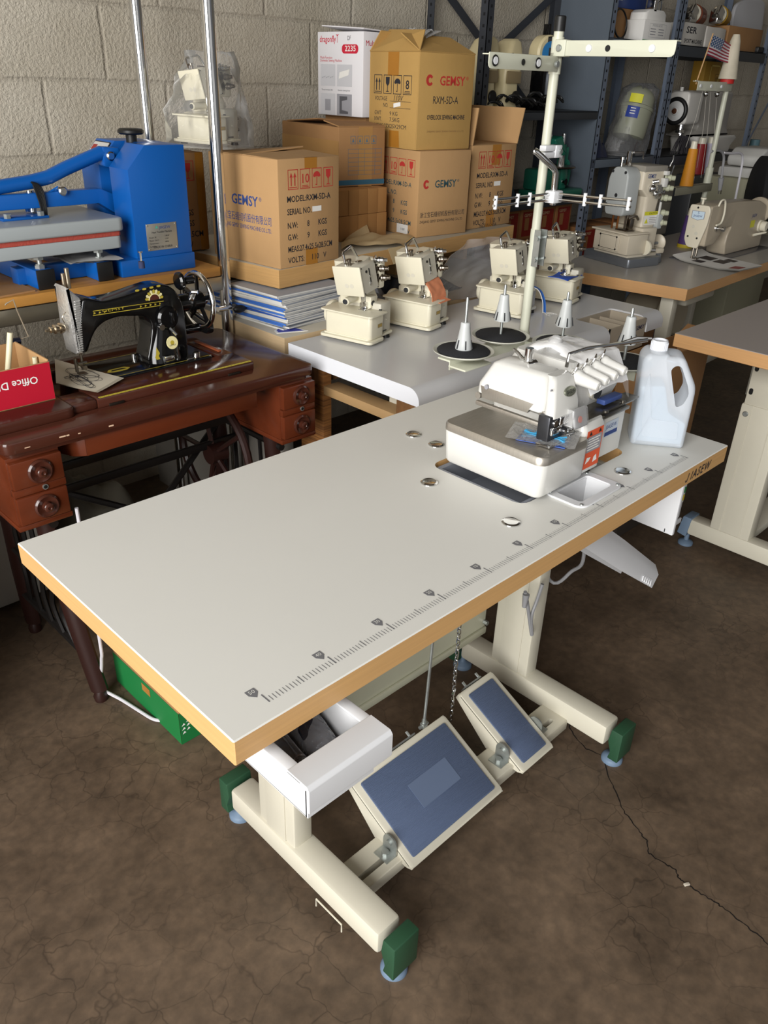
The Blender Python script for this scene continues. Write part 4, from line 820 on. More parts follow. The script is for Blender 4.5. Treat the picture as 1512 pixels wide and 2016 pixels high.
# red box with sticks
o = thing('cardboard_tray', (.23, 1.17, .757), 'open cardboard tray with red front and upside-down white lettering, on the left of the cabinet', 'box')
RED = mat('red_print', 'b3152c', .45, mott=.05)
bx0, bx1, by0, by1 = .06, .340, 1.085, 1.255; zb = .757; zt2 = .842
for nm, args, m_ in (('front_panel', (bx0, bx1, by0, by0 + .004, zb, zt2 - .002), None), ('rear_panel', (bx0, bx1, by1 - .004, by1, zb, zt2), CARD), ('side_panel', (bx1 - .004, bx1, by0 + .004, by1 - .004, zb, zt2 + .002), CARD), ('side_panel', (bx0, bx0 + .004, by0 + .004, by1 - .004, zb, zt2), CARD), ('base_panel', (bx0, bx1, by0, by1, zb, zb + .003), CARD)):
    mb = MB(); mb.bb(*args, .001)
    if m_ is None:
        mb.flat([(0, 0), (bx1 - bx0 - .002, 0), (bx1 - bx0 - .002, .080), (0, .080)], (bx0 + .001, by0, zb + .002), (1, 0, 0), (0, 0, 1), 1, .0006)
        mb.text('Office DEPOT', (bx1 - .030, by0, zb + .058), (-1, 0, 0), (0, 0, -1), .0155, 2, depth=.0012, off=.012)
        build(mb, nm, [CARD, RED, PAPERW], o)
    else: build(mb, nm, m_, o)
IV = mat('ivory_stick', 'd8d2b2', .4)
a, b_ = py(5, 735, 1.17), py(20, 655, 1.17); tag(build(MB().cyl((a.x, 1.17, .762), b_, .006, 12), 'stick', IV, thing('ivory_stick', (a.x, 1.17, .761), 'long ivory stick leaning in the red-fronted tray', 'stick', group='ivory sticks in the red tray')))
a = py(70, 714, 1.13); tag(build(MB().cyl((a.x - .004, 1.13, .762), a + V((0, .0, .012)), .005, 12), 'stick', IV, thing('ivory_stick', (a.x, 1.13, .761), 'short ivory stick near the corner of the red-fronted tray', 'stick', group='ivory sticks in the red tray')))
# bent wire thread hook with winder behind the tray
mb = MB(); Yh = 1.27; mb.tube([py(10, 601, Yh), py(12, 598, Yh), py(26, 590, Yh), py(34, 612, Yh), py(56, 662, Yh), py(40, 668, Yh), py(30, 672, Yh)], .0016, 6)
c = py(32, 672, Yh); mb.cyl(c + V((-.012, 0, 0)), c + V((.008, 0, 0)), .008, 12, m=1); mb.tube([c, V((c.x - .02, Yh, .80)), V((c.x - .02, Yh, .757))], .006, 8, m=1)
tag(build(mb, 'wire_hook', [mat('pale_wire', 'c8b9a2', .35, .8), mat('blued_steel', '3b3f55', .3, .9)], thing('thread_winder', (c.x, Yh, .757), 'small thread winder with bent pale wire hook behind the red-fronted tray', 'thread winder')))

# ================================================================ CHROME RACK, WOOD SHELF, HEAT PRESS
RY, RZ = 1.41, .903; RX = py(420, 200, RY).x; RYB = px(275, 100, RX).y; RXL = -.22
rk = thing('chrome_rack', ((RX + RXL) / 2, (RY + RYB) / 2, 0), 'tall chrome tube rack against the left wall, holding the blue heat press', 'rack')
for x in (RXL, RX):
    for y in (RY, RYB):
        build(MB().cyl((x, y, 0), (x, y, 2.1), .0165, 24), 'post', CHROME, rk)
mb = MB(); mb.bb(RXL, RX, RY - .008, RY + .008, RZ - .068, RZ - .028, .004); mb.bb(RXL, RX, RYB - .008, RYB + .008, RZ - .068, RZ - .028, .004)
for x in (RXL, RX): mb.bb(x - .008, x + .008, RY, RYB, RZ - .062, RZ - .026, .004)
build(mb, 'shelf_frame', mat('rack_steel', 'aaa28f', .35, .9, mott=.1), rk)
c = py(440, 610, RY - .03); mb = MB(); mb.cyl((RX, RY - .02, c.z), (RX - .05, RY - .03, c.z + .004), .007, 10, m=1); mb.sph((RX + .02, RY - .036, c.z - .004), .014, (1.5, .8, .8)); build(mb, 'clamp_knob', [BLACK, CHROME], rk)
PINE = mat('pine_board', 'b8833f', .5, mott=.28, scale=4, stretch=(1.5, 14, 14))
sb = thing('pine_shelf_board', ((RX + RXL) / 2, (RY + RYB) / 2, RZ - .026), 'varnished pine board lying on the chrome rack under the blue press', 'board')
build(MB().bb(RXL + .02, RX - .02, RY - .012, RYB + .01, RZ - .0255, RZ, .002), 'board', PINE, sb)
c0, c1_ = (pz(89, 577, RZ).x, pz(125, 573, RZ).x), (pz(209, 560, RZ).x, pz(241, 557, RZ).x)
o = thing('cardboard_sheet', (.2, 1.55, RZ), 'flat brown cardboard sheet on the pine board left of the press', 'cardboard')
q = [pz(x, y, RZ) for x, y in ((0, 552), (78, 575), (0, 592))]
build(MB().prism([(-.1, 1.70), (-.1, 1.41), (q[2].x, 1.405), (c0[0] - .012, 1.418), (c0[0] - .012, 1.50), (.3, 1.56), (.2, 1.70)], .004, T(0, 0, RZ + .0004)), 'sheet', CARD2, o)
BLUE = mat('blue_powder_coat', '0a519c', .32, spec=.5); PGREY = mat('platen_grey', '9aa0a1', .35)
hp = thing('heat_press', (.65, 1.6, RZ), 'bright blue heat press with grey platens on the pine shelf', 'heat press')
YP = 1.43
bp = [(py(x, y, YP).x, py(x, y, YP).z) for x, y in ((251, 335), (284, 286), (348, 285), (368, 497), (267, 508))]
bz = bp[3][1]; BD = .25
mb = MB(); prof = [(bp[0][0], bz), (bp[2][0] + .02, bz), (bp[2][0] + .02, bp[2][1]), (bp[1][0], bp[1][1]), (bp[0][0], bp[0][1])]
for y0, y1 in ((YP, YP + .095), (YP + .150, YP + BD)): mb.prism(prof, y1 - y0, XZ @ T(0, 0, -y1), .0015)
mb.prism([(prof[0][0] + .05, bz), prof[1], prof[2], (prof[3][0] + .03, prof[3][1]), (prof[0][0] + .05, prof[4][1] + .03)], .09, XZ @ T(0, 0, -YP - .165), 0)
hb = build(mb, 'body_housing', BLUE, hp)
# data plate
a, b_, c2 = py(286, 442, YP), py(346, 438, YP), py(290, 495, YP); wd, hh = (b_ - a).length, (a.z - c2.z)
mb = MB(); mb.bb(a.x, a.x + wd, YP - .0014, YP, c2.z, a.z, .0003)
n_ = (1, 0, 0), (0, 0, 1)
mb.text('JIASEW', (a.x + wd * .42, YP - .0014, a.z - .014), *n_, .007, 1, fit=.034); mb.flat([(0, 0), (.004, .008), (.007, .008), (.010, 0), (.006, .003)], (a.x + wd * .28, YP - .0016, a.z - .014), *n_, 2)
mb.text('Heat Transfer Machine', (a.x + wd * .5, YP - .0014, a.z - .024), *n_, .0052, 3, align='CENTER', fit=wd * .66)
for k, (l, r) in enumerate((('Model: 38', '1.8kW'), ('Platen: 15x15', '110V'), ('Temperature', '60Hz'), ('Serial No.', ''))):
    mb.text(l, (a.x + .006, YP - .0014, a.z - .036 - k * .0075), *n_, .0036, 3); mb.text(r, (a.x + wd * .58, YP - .0014, a.z - .034 - k * .0075), *n_, .0036, 3)
mb.text('MADE IN CHINA', (a.x + wd * .5, YP - .0014, c2.z + .005), *n_, .006, 3, align='CENTER', fit=wd * .62)
for x in (a.x + .004, a.x + wd - .004):
    for z in (a.z - .004, c2.z + .004): mb.lathe([(0, 0), (.0024, 0), (.0016, .0014), (0, .0018)], 10, T(x, YP - .0014, z) @ rotm(90, 0, 0), 0)
sub(mb, 'data_plate', [mat('aluminium_plate', 'b7b2a6', .35, .8), INKBLU, mat('teal_ink', '4c9c8a', .6), INKBLK], hb)
# pressure knob
kx = (bp[1][0] + bp[2][0]) / 2 - .014
mb = MB(); mb.cyl((kx, YP + .12, bp[2][1] - .005), (kx, YP + .12, bp[2][1] + .02), .014, 16); mb.lathe([(0, 0), (.028, 0), (.033, .004), (.033, .010), (.028, .014), (0, .014)], 12, T(kx, YP + .12, bp[2][1] + .018)); build(mb, 'pressure_knob', BLACK, hp)
# control panel on the far front chamfer
e0, e1 = V((prof[4][0], 0, prof[4][1])), V((prof[3][0], 0, prof[3][1])); ed = (e1 - e0); el_ = ed.length; ed.normalize(); pn = V((0, -1, 0)).cross(ed) 
oo = e0 + ed * .012 + V((0, YP + .243, 0))
mb = MB(); w_, h_ = .085, el_ - .02; B = basis(oo, (0, -1, 0), ed, V((0, -1, 0)).cross(ed)); mb.prism(rrect(w_, h_, .004, 3, w_ / 2, h_ / 2), .002, B); mb.prism(rrect(w_ - .006, h_ - .006, .003, 3, w_ / 2, h_ / 2), .0006, B @ T(0, 0, .002), 0, m=1); mb.prism(rrect(.022, .016, .001, 2, .018, h_ - .02), .0006, B @ T(0, 0, .0025), 0, m=2); mb.prism(rrect(.03, .02, .001, 2, .026, .018), .0006, B @ T(0, 0, .0025), 0, m=3)
build(mb, 'control_panel', [BLACK, mat('panel_grey', 'b9b7b4', .4), mat('red_display_window', '8a1f1c', .3), mat('panel_keys', '8fa3c4', .4)], hp)
# base: block under the body, rear bar, two cross bars with black end caps
mb = MB(); xr = pz(371, 530, RZ).x; xl = bp[0][0] - .05
mb.bb(xl, bp[2][0] + .025, YP - .004, YP + BD + .004, RZ, bz, .003); mb.bb(.46, xl + .02, YP + .06, YP + .10, RZ + .002, RZ + .042, .002)
c0, c1_ = (pz(89, 577, RZ).x, pz(125, 573, RZ).x), (pz(209, 560, RZ).x, pz(241, 557, RZ).x)
for x0, x1 in (c0, c1_): mb.bb(x0, x1, YP - .004, YP + .34, RZ + .001, RZ + .046, .002)
build(mb, 'base_frame', BLUE, hp)
for x0, x1 in (c0, c1_): build(MB().bb(x0 - .001, x1 + .001, YP - .010, YP - .004, RZ, RZ + .047, .002), 'end_cap', BLACK, hp)
# platens
YQ = YP - .012; xr = py(247, 440, YQ).x; X0 = .24; zp = [py(0, y, YQ).z for y in (440, 488, 500, 525)]
zA, zB, zC = py(245, 428, YQ).z, py(238, 457, YQ).z, py(236, 490, YQ).z
mb = MB(); mb.prism(rrect(xr - X0, .34, .02, 5, (xr + X0) / 2, YQ + .17), zA - zB - .002, T(0, 0, zB + .002), .006, 3); up = build(mb, 'upper_platen', PGREY, hp)
mb = MB(); mb.prism(rrect(xr - X0 - .014, .32, .012, 5, (xr + X0) / 2, YQ + .17), .012, T(0, 0, zB - .010), .002); build(mb, 'silicone_pad', mat('red_silicone', 'a8483c', .6, bump=.3, bscale=200), hp)
mb = MB(); mb.prism(rrect(xr - X0 - .016, .322, .015, 5, (xr + X0) / 2, YQ + .17), zB - .010 - zC, T(0, 0, zC), .003, 3); build(mb, 'lower_platen', PGREY, hp)
for x0, x1 in (c0, c1_):
    x = (x0 + x1) / 2; mb = MB(); y = YP + .018; z0 = RZ + .046; z1 = zC; mb.cyl((x, y, z0), (x, y, z1), .006, 12); mb.cyl((x, y, z0), (x, y, z0 + .008), .0125, 6); mb.cyl((x, y, z1 - .008), (x, y, z1), .0125, 6); mb.cyl((x, y, z0 + .008), (x, y, z0 + .011), .010, 6); build(mb, 'levelling_bolt', ZINC, hp)
# arm, link and handle
ya = YP + .122
mb = MB(); q = lambda x, y: py(x, y, ya)
mb.tube([q(-60, 378), q(0, 368), q(60, 358), q(95, 349), q(130, 331), q(200, 300)], .0165, 14); build(mb, 'lever_handle', BLUE, hp)
mb = MB(); a = q(207, 306); mb.prism(rpoly([(a.x - .014, a.z - .024), (a.x + .03, a.z - .036), (a.x + .034, a.z + .018), (a.x - .012, a.z + .022)], .006), .032, XZ @ T(0, 0, -ya - .016), .002); mb.cyl((a.x + .004, ya - .026, a.z), (a.x + .004, ya - .014, a.z), .011, 14, m=1, bev=.003); build(mb, 'pivot_bracket', [BLUE, CHROME], hp)
mb = MB(); z0, z1 = zA + .02, zA + .055; mb.prism(rpoly([(q(0, 410).x - .1, z0), (q(190, 395).x, z0), (q(225, 420).x, z0 - .03), (q(225, 420).x + .02, z0 + .01), (q(195, 390).x, z1), (q(0, 400).x - .1, z1)], .004), .032, XZ @ T(0, 0, -ya - .016), .002); build(mb, 'support_arm', BLUE, hp)
mb = MB(); mb.tube([q(52, 413), q(115, 374)], [(.006, .017)] * 2, 10); mb.cyl(q(115, 374) + V((0, -.03, 0)), q(115, 374) + V((0, -.008, 0)), .011, 14, m=1, bev=.003); mb.tube([q(40, 400), q(70, 385)], [(.004, .014)] * 2, 8); build(mb, 'link', [BLUE, CHROME], hp)
mb = MB(); c = q(62, 400); mb.cyl((c.x, ya + .0, zA), (c.x, ya, c.z + .03), .010, 12); mb.cyl((c.x, ya, zA + .0), (c.x, ya, zA + .012), .016, 6); build(mb, 'pressure_rod', CHROME, hp)
mb = MB(); mb.bb(q(-10, 425).x, q(82, 425).x, ya - .045, ya + .045, zA, zA + .006, .001); build(mb, 'platen_bracket', BLUE, hp)
for x, y in ((3, 426), (70, 421)): p_ = pz(x, y, zA + .006); build(MB().cyl((p_.x, ya - .038, zA + .006), (p_.x, ya - .038, zA + .016), .0085, 6), 'bracket_bolt', ZINC, hp)
mb = MB()
for k in range(4): mb.tube(cat([q(54 + 3 * k, 356 + k), q(66 + 3 * k, 371), q(76 + 2 * k, 400), q(78 + 2 * k, 425), q(70 + 2 * k, 395), q(58 + 2 * k, 362)], 5), .0026, 6, Mx=T(0, -.022, 0))
tag(build(mb, 'cable', BLACK, thing('tied_cable', (.5, 1.55, zA), 'black cable tied around the handle of the blue heat press', 'cord')))
mb = MB(); 
for k in range(3): mb.grid(8, 6, lambda u, v: (.575 + .12 * u + .01 * v + .004 * k, 1.44 + .16 * v - .02 * u * (k + 1) * .5, RZ + .048 + .002 * k + .006 * noise.noise(V((u * 3, v * 3, k)))))
tag(build(mb, 'sheets', mat('grey_printed_paper', 'b9b8b6', .8, mott=.2, scale=30), thing('papers', (.63, 1.5, RZ + .048), 'loose printed papers lying on the base of the heat press', 'paper')))

# plain cabinet added out of view at the left to shade the floor
o = thing('added_shade_cabinet', (-.9, 1.25, 0), 'low brown unseen cabinet added left of the treadle cabinet to shade the floor', 'cabinet')
build(MB().bb(-1.6, -.11, .98, 1.38, .0, .73, .004), 'carcass', MAHO, o); build(MB().bb(-1.58, -.86, .972, .98, .05, .69, .002), 'door', MAHO, o); build(MB().bb(-.85, -.13, .972, .98, .05, .69, .002), 'door', MAHO, o)
# ================================================================ BENCHES WITH CARTONS
WOODB = mat('beige_bench_veneer', 'c49a63', .5, mott=.14, scale=4, stretch=(2, 2, 50)); BTOP = mat('bench_laminate', 'b9b2a2', .5, mott=.06)
BZ = .90; bA, bB = pz(549, 532, BZ), pz(1012, 443, BZ); bu = (bB - bA).normalized(); bv = V((-bu.y, bu.x, 0))
bench = thing('packing_bench', ((bA.x + bB.x) / 2, bA.y + .3, .745), 'beige packing bench holding the brown cartons against the block wall', 'bench')
bt = [bA, bB, bB + bv * .56, bA + bv * .56 + V((-.02, 0, 0))]
mb = MB(); mb.prism([(p.x, p.y) for p in bt], .052, T(0, 0, BZ - .052), .002); ob = build(mb, 'bench_top', [BTOP, WOODB], bench); side_mats(ob)
for t in (.62, .97):
    c = bA.lerp(bB, t); mb = MB(); mb.prism([tuple((c + bv * a + bu * b)[:2]) for a, b in ((.20, 0), (.20, .025), (.55, .025), (.55, 0))], BZ - .052 - .7455, T(0, 0, .7455)); build(mb, 'riser_panel', WOODB, bench)
lz = .745; lA, lB = pz(565, 668, lz), pz(473, 638, lz)
lb = thing('low_bench', (1.65, 1.5, 0), 'pale wood side bench under the packing bench, carrying booklet stacks', 'bench')
mb = MB(); mb.prism([(lA.x, 1.165), (2.35, 1.165), (2.35, 2.02), (lA.x + .005, 2.02)], .05, T(0, 0, lz - .05), .002); ob = build(mb, 'bench_top', [BTOP, mat('pale_bench_edge', 'c5ab86', .5, mott=.1, stretch=(2, 2, 40))], lb); side_mats(ob)
for x in (lA.x + .01, 2.30): build(MB().bb(x, x + .04, 1.20, 1.98, 0, lz - .05, .002), 'side_panel', mat('grey_panel', '8f8a82', .6, mott=.1), lb)
# ---------------------------------------------------------------- cartons
def icons(mb, o, x, y, s_, gap, m, kinds=('up', '10', 'umb', 'gls'), h=1.35):
    X, Y = V(x).normalized(), V(y).normalized(); o = V(o)
    for i, kd in enumerate(kinds):
        p = o + X * (i * (s_ + gap)); hh = s_ * h; mb.frame(s_, hh, s_ * .05, p, X, Y, m); F = lambda pts: mb.flat([(a * s_, b * s_) for a, b in pts], p, X, Y, m)
        if kd == 'up':
            for c in (.32, .68): F([(c - .05, .25), (c + .05, .25), (c + .05, .85), (c + .15, .80), (c, 1.15), (c - .15, .80), (c - .05, .85)])
            F([(.12, .12), (.88, .12), (.88, .18), (.12, .18)])
        elif kd in ('10', '8'): mb.text(kd, p + X * (s_ * .5) + Y * (s_ * .40), X, Y, s_ * .62, m, align='CENTER', off=.01); F([(.2, .2), (.8, .2), (.8, .25), (.2, .25)]); F([(.15, .1), (.85, .1), (.85, .15), (.15, .15)])
        elif kd == 'umb': F([(.12, .78)] + [(.5 + .38 * math.cos(a), .78 + .34 * math.sin(a)) for a in [math.pi * (8 - k) / 8 for k in range(1, 8)]] + [(.88, .78), (.72, .72), (.5, .80), (.28, .72)]); F([(.47, .2), (.53, .2), (.53, .8), (.47, .8)]); F([(.35, .2), (.53, .15), (.53, .2), (.38, .26)])
        elif kd == 'gls': F([(.25, 1.2), (.75, 1.2), (.72, .75), (.55, .58), (.45, .58), (.28, .75)]); F([(.46, .22), (.54, .22), (.54, .6), (.46, .6)]); F([(.28, .14), (.72, .14), (.6, .22), (.4, .22)])
def brand(mb, o, x, y, h, m, logo=True, ml=2):
    X, Y = V(x).normalized(), V(y).normalized(); o = V(o)
    if logo:
        pts = [(h * (.55 + .6 * math.cos(a)), h * (.5 + .62 * math.sin(a))) for a in [R_(35 + 290 * k / 14) for k in range(15)]] + [(h * (.6 + .25 * math.cos(a)), h * (.5 + .3 * math.sin(a))) for a in [R_(325 - 290 * k / 10) for k in range(11)]]
        mb.flat(pts, o, X, Y, ml); o = o + X * (h * 2.2)
    mb.text('GEMSY', o, X, Y, h, m, fit=h * 4.3, off=.018); mb.text('®', o + X * (h * 4.5) + Y * (h * .6), X, Y, h * .4, m)
CN = '浙江宝石缝纫机股份有限公司'
def carton(name, x, y, th, w, d, h, z, label, cat_='box', group=None, mats=None, top='closed', body=None, t_=.004):
    """carton standing at its near corner: the front face is y = 0 and the left face is x = 0"""
    o = thing(name, (x, y, z), label, cat_, th, group)
    mb = MB(); bm_ = mats or [CARD, INKBLK, INKRED, INKBLU, TAPE, PAPERW]
    if top == 'closed':
        mb.bb(0, w, 0, d, .0005, h, .003)
    else:
        mb.bb(0, w, 0, t_, .0005, h, .001); mb.bb(0, w, d - t_, d, .0005, h, .001); mb.bb(0, t_, t_, d - t_, .0005, h, .001); mb.bb(w - t_, w, t_, d - t_, .0005, h, .001); mb.bb(t_, w - t_, t_, d - t_, .0005, .006)
    if body: body(mb, w, d, h)
    mb.build('carton', bm_, o); return o
def flap(o, a, b_, tip_a, tip_b, m=CARD, name='flap'):
    a, b_, c, d = V(a), V(b_), V(tip_b), V(tip_a); n = (b_ - a).cross(d - a).normalized() * .0035
    mb = MB(); mb.loft([[a, b_, c, d], [a + n, b_ + n, c + n, d + n]]); mb.build(name, m, o)
FX, LX, UP = (1, 0, 0), (0, -1, 0), (0, 0, 1)
def rxm_front(mb, w, d, h, m=1, mi=2, sticker=True):
    k = w / .25
    icons(mb, (.038 * k, 0, h * .725), FX, UP, .040 * k, .008 * k, mi)
    ys = [.615, .50, .375, .265, .15, .045]
    tx = [('MODEL:RXM-5D-A', .178), ('SERIAL NO.', .098), ('N.W:', .040), ('G.W:', .040), ('MEAS:27.4x25.5x28.5CM', .185), ('VOLTS:', .066)]
    for (t, f), yy in zip(tx, ys): mb.text(t, (.032 * k, 0, h * yy), FX, UP, .0165 * k, m, fit=f * k, off=.012)
    for t, xx, yy, f in (('8', .112, .375, .009), ('KGS', .158, .375, .036), ('9', .112, .265, .009), ('KGS', .158, .265, .036), ('110', .128, .045, .028), ('V', .180, .045, .013)): mb.text(t, (xx * k, 0, h * yy), FX, UP, .0165 * k, m, fit=f * k, off=.012)
    if sticker: mb.flat([(0, 0), (.038 * k, 0), (.038 * k, .015 * k), (0, .015 * k)], (.134 * k, 0, h * .505), FX, UP, 5, .0006)
def tape_v(mb, x0, x1, z0, z1): mb.flat([(x0, z0), (x1, z0), (x1, z1), (x0, z1)], (0, 0, 0), FX, UP, 4, .0003)
def bodyA(mb, w, d, h):
    rxm_front(mb, w, d, h); tape_v(mb, w * .42, w * .62, 0, h * .16); tape_v(mb, w * .42, w * .62, h * .9, h)
    brand(mb, (0, d * .875, h * .55), LX, UP, .026, 3, True, 3)
    mb.text(CN, (0, d * .87, h * .40), LX, UP, .0175, 3, fit=d * .76); mb.text('ZHEJIANG GEMSY SEWING MACHINE CO.,LTD.', (0, d * .87, h * .325), LX, UP, .0115, 3, fit=d * .76)
    mb.flat([(0, 0), (.05, 0), (.05, d), (0, d)], (w * .42, 0, h), FX, (0, 1, 0), 4, .0004)
oA = carton('carton', 1.102, 1.277, 4.5, .236, .290, .284, BZ, 'tan carton with MODEL lettering and blue brand name at the left bench corner', group='sewing machine cartons', body=bodyA)
flap(oA, (.236, .004, .284), (.004, .004, .284), (.236, .145, .290), (.004, .145, .286)); flap(oA, (.004, .286, .284), (.236, .286, .284), (.004, .147, .286), (.236, .147, .299))
def bodyD(mb, w, d, h):
    icons(mb, (w - .125, 0, h * .725), FX, UP, .040, .008, 2, ('umb', 'gls'))
    for t, dx, yy, f in (('KGS', .085, .375, .036), ('KGS', .085, .265, .036), ('25.5x28.5CM', .135, .15, .115), ('110', .12, .045, .028), ('V', .07, .045, .013)): mb.text(t, (w - dx, 0, h * yy), FX, UP, .0165, 1, fit=f, off=.012)
    mb.flat([(0, 0), (.03, 0), (.03, .014), (0, .014)], (w - .115, 0, h * .505), FX, UP, 5, .0006); tape_v(mb, w - .03, w - .004, 0, h)
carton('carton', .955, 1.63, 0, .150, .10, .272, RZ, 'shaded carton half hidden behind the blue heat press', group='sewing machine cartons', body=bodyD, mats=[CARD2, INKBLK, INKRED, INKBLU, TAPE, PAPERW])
def bodyL(mb, w, d, h):
    brand(mb, (.022, 0, h * .58), FX, UP, .023, 1, True, 2); mb.text(CN, (.012, 0, h * .24), FX, UP, .0135, 3, fit=w * .88); mb.text('ZHEJIANG GEMSY SEWING MACHINE CO.,LTD.', (.012, 0, h * .17), FX, UP, .0085, 3, fit=w * .86)
    k = d / .25; icons(mb, (0, d - .035 * k, h * .70), LX, UP, .042 * k, .008 * k, 2)
    for t, xx, yy, f in (('MODEL:RXM-5D-A', .03, .58, .18), ('SERIAL NO.', .03, .47, .10), ('8', .11, .36, .009), ('KGS', .155, .36, .036), ('9', .11, .25, .009), ('KGS', .155, .25, .036), ('27.4x25.5x28.5CM', .055, .13, .16), ('V', .20, .03, .013)): mb.text(t, (0, d - xx * k, h * yy), LX, UP, .0155 * k, 1, fit=f * k, off=.01)
    mb.flat([(0, 0), (.06, 0), (.06, .03), (0, .03)], (0, d * .45, h * .02), LX, UP, 5, .0006); mb.text('110V', (0, d * .45 - .02, h * .02 + .01), LX, UP, .008, 1, depth=.001)
carton('carton', 1.789, 1.404, -6, .235, .235, .273, BZ, 'brown carton with red logo and grey brand name, under the open yellowish carton', group='sewing machine cartons', body=bodyL, mats=[CARD, INKGRN, INKRED, INKBLK, TAPE, PAPERW])
def bodyU(mb, w, d, h):
    brand(mb, (w * .13, 0, h * .68), FX, UP, .0265, 2, True, 2); mb.text('RXM-5D-A', (w * .26, 0, h * .49), FX, UP, .022, 1, fit=w * .46); mb.text('OVERLOCK SEWING MACHINE', (w * .17, 0, h * .325), FX, UP, .0135, 1, fit=w * .70, off=.02); mb.text('ZHEJIANG GEMSY SEWING MACHINE CO.,LTD.', (w * .18, 0, h * .19), FX, UP, .005, 3, fit=w * .70)
    icons(mb, (0, d * .90, h * .57), LX, UP, d * .165, d * .035, 1, ('up', 'gls', 'umb', '8'))
    for t, a, b, f in (('VOLTAGE', .88, .50, .26), ('NO.', .70, .43, .10), ('GWT', .88, .345, .14), ('9 KG', .56, .345, .16), ('NWT.', .88, .28, .15), ('7.5KG', .56, .28, .20), ('MEAS:27X25X29CM', .88, .21, .66)): mb.text(t, (0, d * a, h * b), LX, UP, .0125, 1, fit=d * f)
    for b in (.495, .425): mb.flat([(0, 0), (d * .42, 0), (d * .42, .0012), (0, .0012)], (0, d * .56, h * b), LX, UP, 1)
    mb.text('110V', (0, d * .5, h * .505), LX, UP, .016, 1, shear=.3); mb.flat([(0, 0), (.035, .006), (.034, .018), (-.001, .012)], (0, d * .48, h * .43), LX, UP, 5, .0007)
    mb.flat([(0, 0), (d * .22, 0), (d * .22, h * .24), (0, h * .24)], (0, d * .62, h * .76), LX, UP, 4); mb.flat([(0, 0), (d * .22, 0), (d * .20, h * .18), (0, h * .18)], (0, d * .56, .002), LX, UP, 4)
w, d, h = .245, .25, .282
oU = carton('carton', 1.790, 1.425, -5, w, d, h, BZ + .2735, 'open-topped yellowish carton with red brand name, on top of another carton', group='sewing machine cartons', body=bodyU, mats=[CARD3, INKBLK, INKRED, mat('faint_brown_ink', '8a6a42', .8), TAPE, PAPERW], top='open')
flap(oU, (0, 0, h), (w, 0, h), (-.01, .085, h + .050), (w - .03, .095, h + .046), CARD3); flap(oU, (0, d, h), (0, 0, h), (.075, d - .01, h + .065), (.045, .03, h + .06), CARD3); flap(oU, (w, d, h), (0, d, h), (w, d - .05, h + .055), (.02, d - .03, h + .06), CARD3)
build_ = MB(); 
for k in range(9): a = k * .7; build_.tube(cat([(w * .5 + .06 * math.cos(a + j * 1.3) , d * .55 + .06 * math.sin(a * 1.7 + j), h + .02 + .045 * ((j + k) % 3) / 2) for j in range(4)], 4), [(.001, .014)] * 13, 6)
pk = thing('packing_film', (1.9, 1.55, BZ + .5), 'crumpled clear packing film poking out of the open yellowish carton', 'plastic film')
build_.bm.transform(T(1.790, 1.425, BZ + .2735) @ rotm(0, 0, -5)); build(build_, 'film', film('packing_film_m', 'ffffff', .12, .06, .6, 50), pk)
def bodyR(mb, w, d, h):
    rxm_front(mb, w, d, h); tape_v(mb, w * .44, w * .64, h * .76, h); tape_v(mb, w * .42, w * .60, 0, h * .2); mb.text('MADE IN CHINA', (w * .28, 0, -.008 + h * .03), FX, UP, .012, 1, fit=w * .4)
w, d, h = .262, .25, .282
oR = carton('carton', 2.068, 1.412, 1.5, w, d, h, BZ, 'right-most bench carton with its side flaps standing open', group='sewing machine cartons', body=bodyR)
flap(oR, (w, 0, h), (w, d, h), (w + .022, -.004, h + .118), (w + .018, d, h + .118)); flap(oR, (0, d, h), (0, 0, h), (.0, d, h + .118), (.012, -.006, h + .118)); flap(oR, (.006, d - .004, h), (w - .004, d - .004, h), (.002, d + .01, h + .115), (w + .004, d + .01, h + .115))
mb = MB()
for k in range(5): mb.tube(cat([(.09 + .03 * k, .2 + .02 * math.sin(k + j * 2), h + .008 + .02 * (j % 2)) for j in range(4)], 4), [(.001, .012)] * 13, 6)
mb.bm.transform(T(2.068, 1.412, BZ) @ rotm(0, 0, 1.5)); build(mb, 'film', MATS['packing_film_m'], thing('packing_film', (2.2, 1.6, BZ + h), 'scrap of clear film lying on the right-most bench carton', 'plastic film'))
# servo motor carton on the row of small cartons
def bodyS(mb, w, d, h):
    for k in range(4): mb.frame(.020, .024, .0014, (w * .25 + k * .027, 0, h * .72), FX, UP, 3); mb.flat([(.005, .005), (.015, .005), (.010, .018)], (w * .25 + k * .027, 0, h * .72), FX, UP, 3)
    for k in range(7): mb.flat([(0, 0), (w * .72, 0), (w * .72, .001), (0, .001)], (w * .2, 0, h * (.20 + .072 * k)), FX, UP, 3)
    for x in (.2, .42, .55, .78, .92): mb.flat([(0, 0), (.001, 0), (.001, h * .44), (0, h * .44)], (w * x, 0, h * .20), FX, UP, 3)
    mb.flat([(0, 0), (w, 0), (w, h * .085), (0, h * .085)], (0, 0, h * .03), FX, UP, 2, .0005)
    mb.flat([(0, 0), (w * .3, 0), (w * .3, h), (0, h)], (w * .42, 0, 0), FX, UP, 4, .0002)
    mb.text('GEMSY ECO SERVO MOTOR', (0, d * .75, h * .18), LX, UP, .016, 3, fit=d * .6, off=.015); mb.flat([(0, 0), (d, 0), (d, .045), (0, .045)], (0, d, h * .52), LX, UP, 4, .0002)
w, d, h = .184, .37, .180
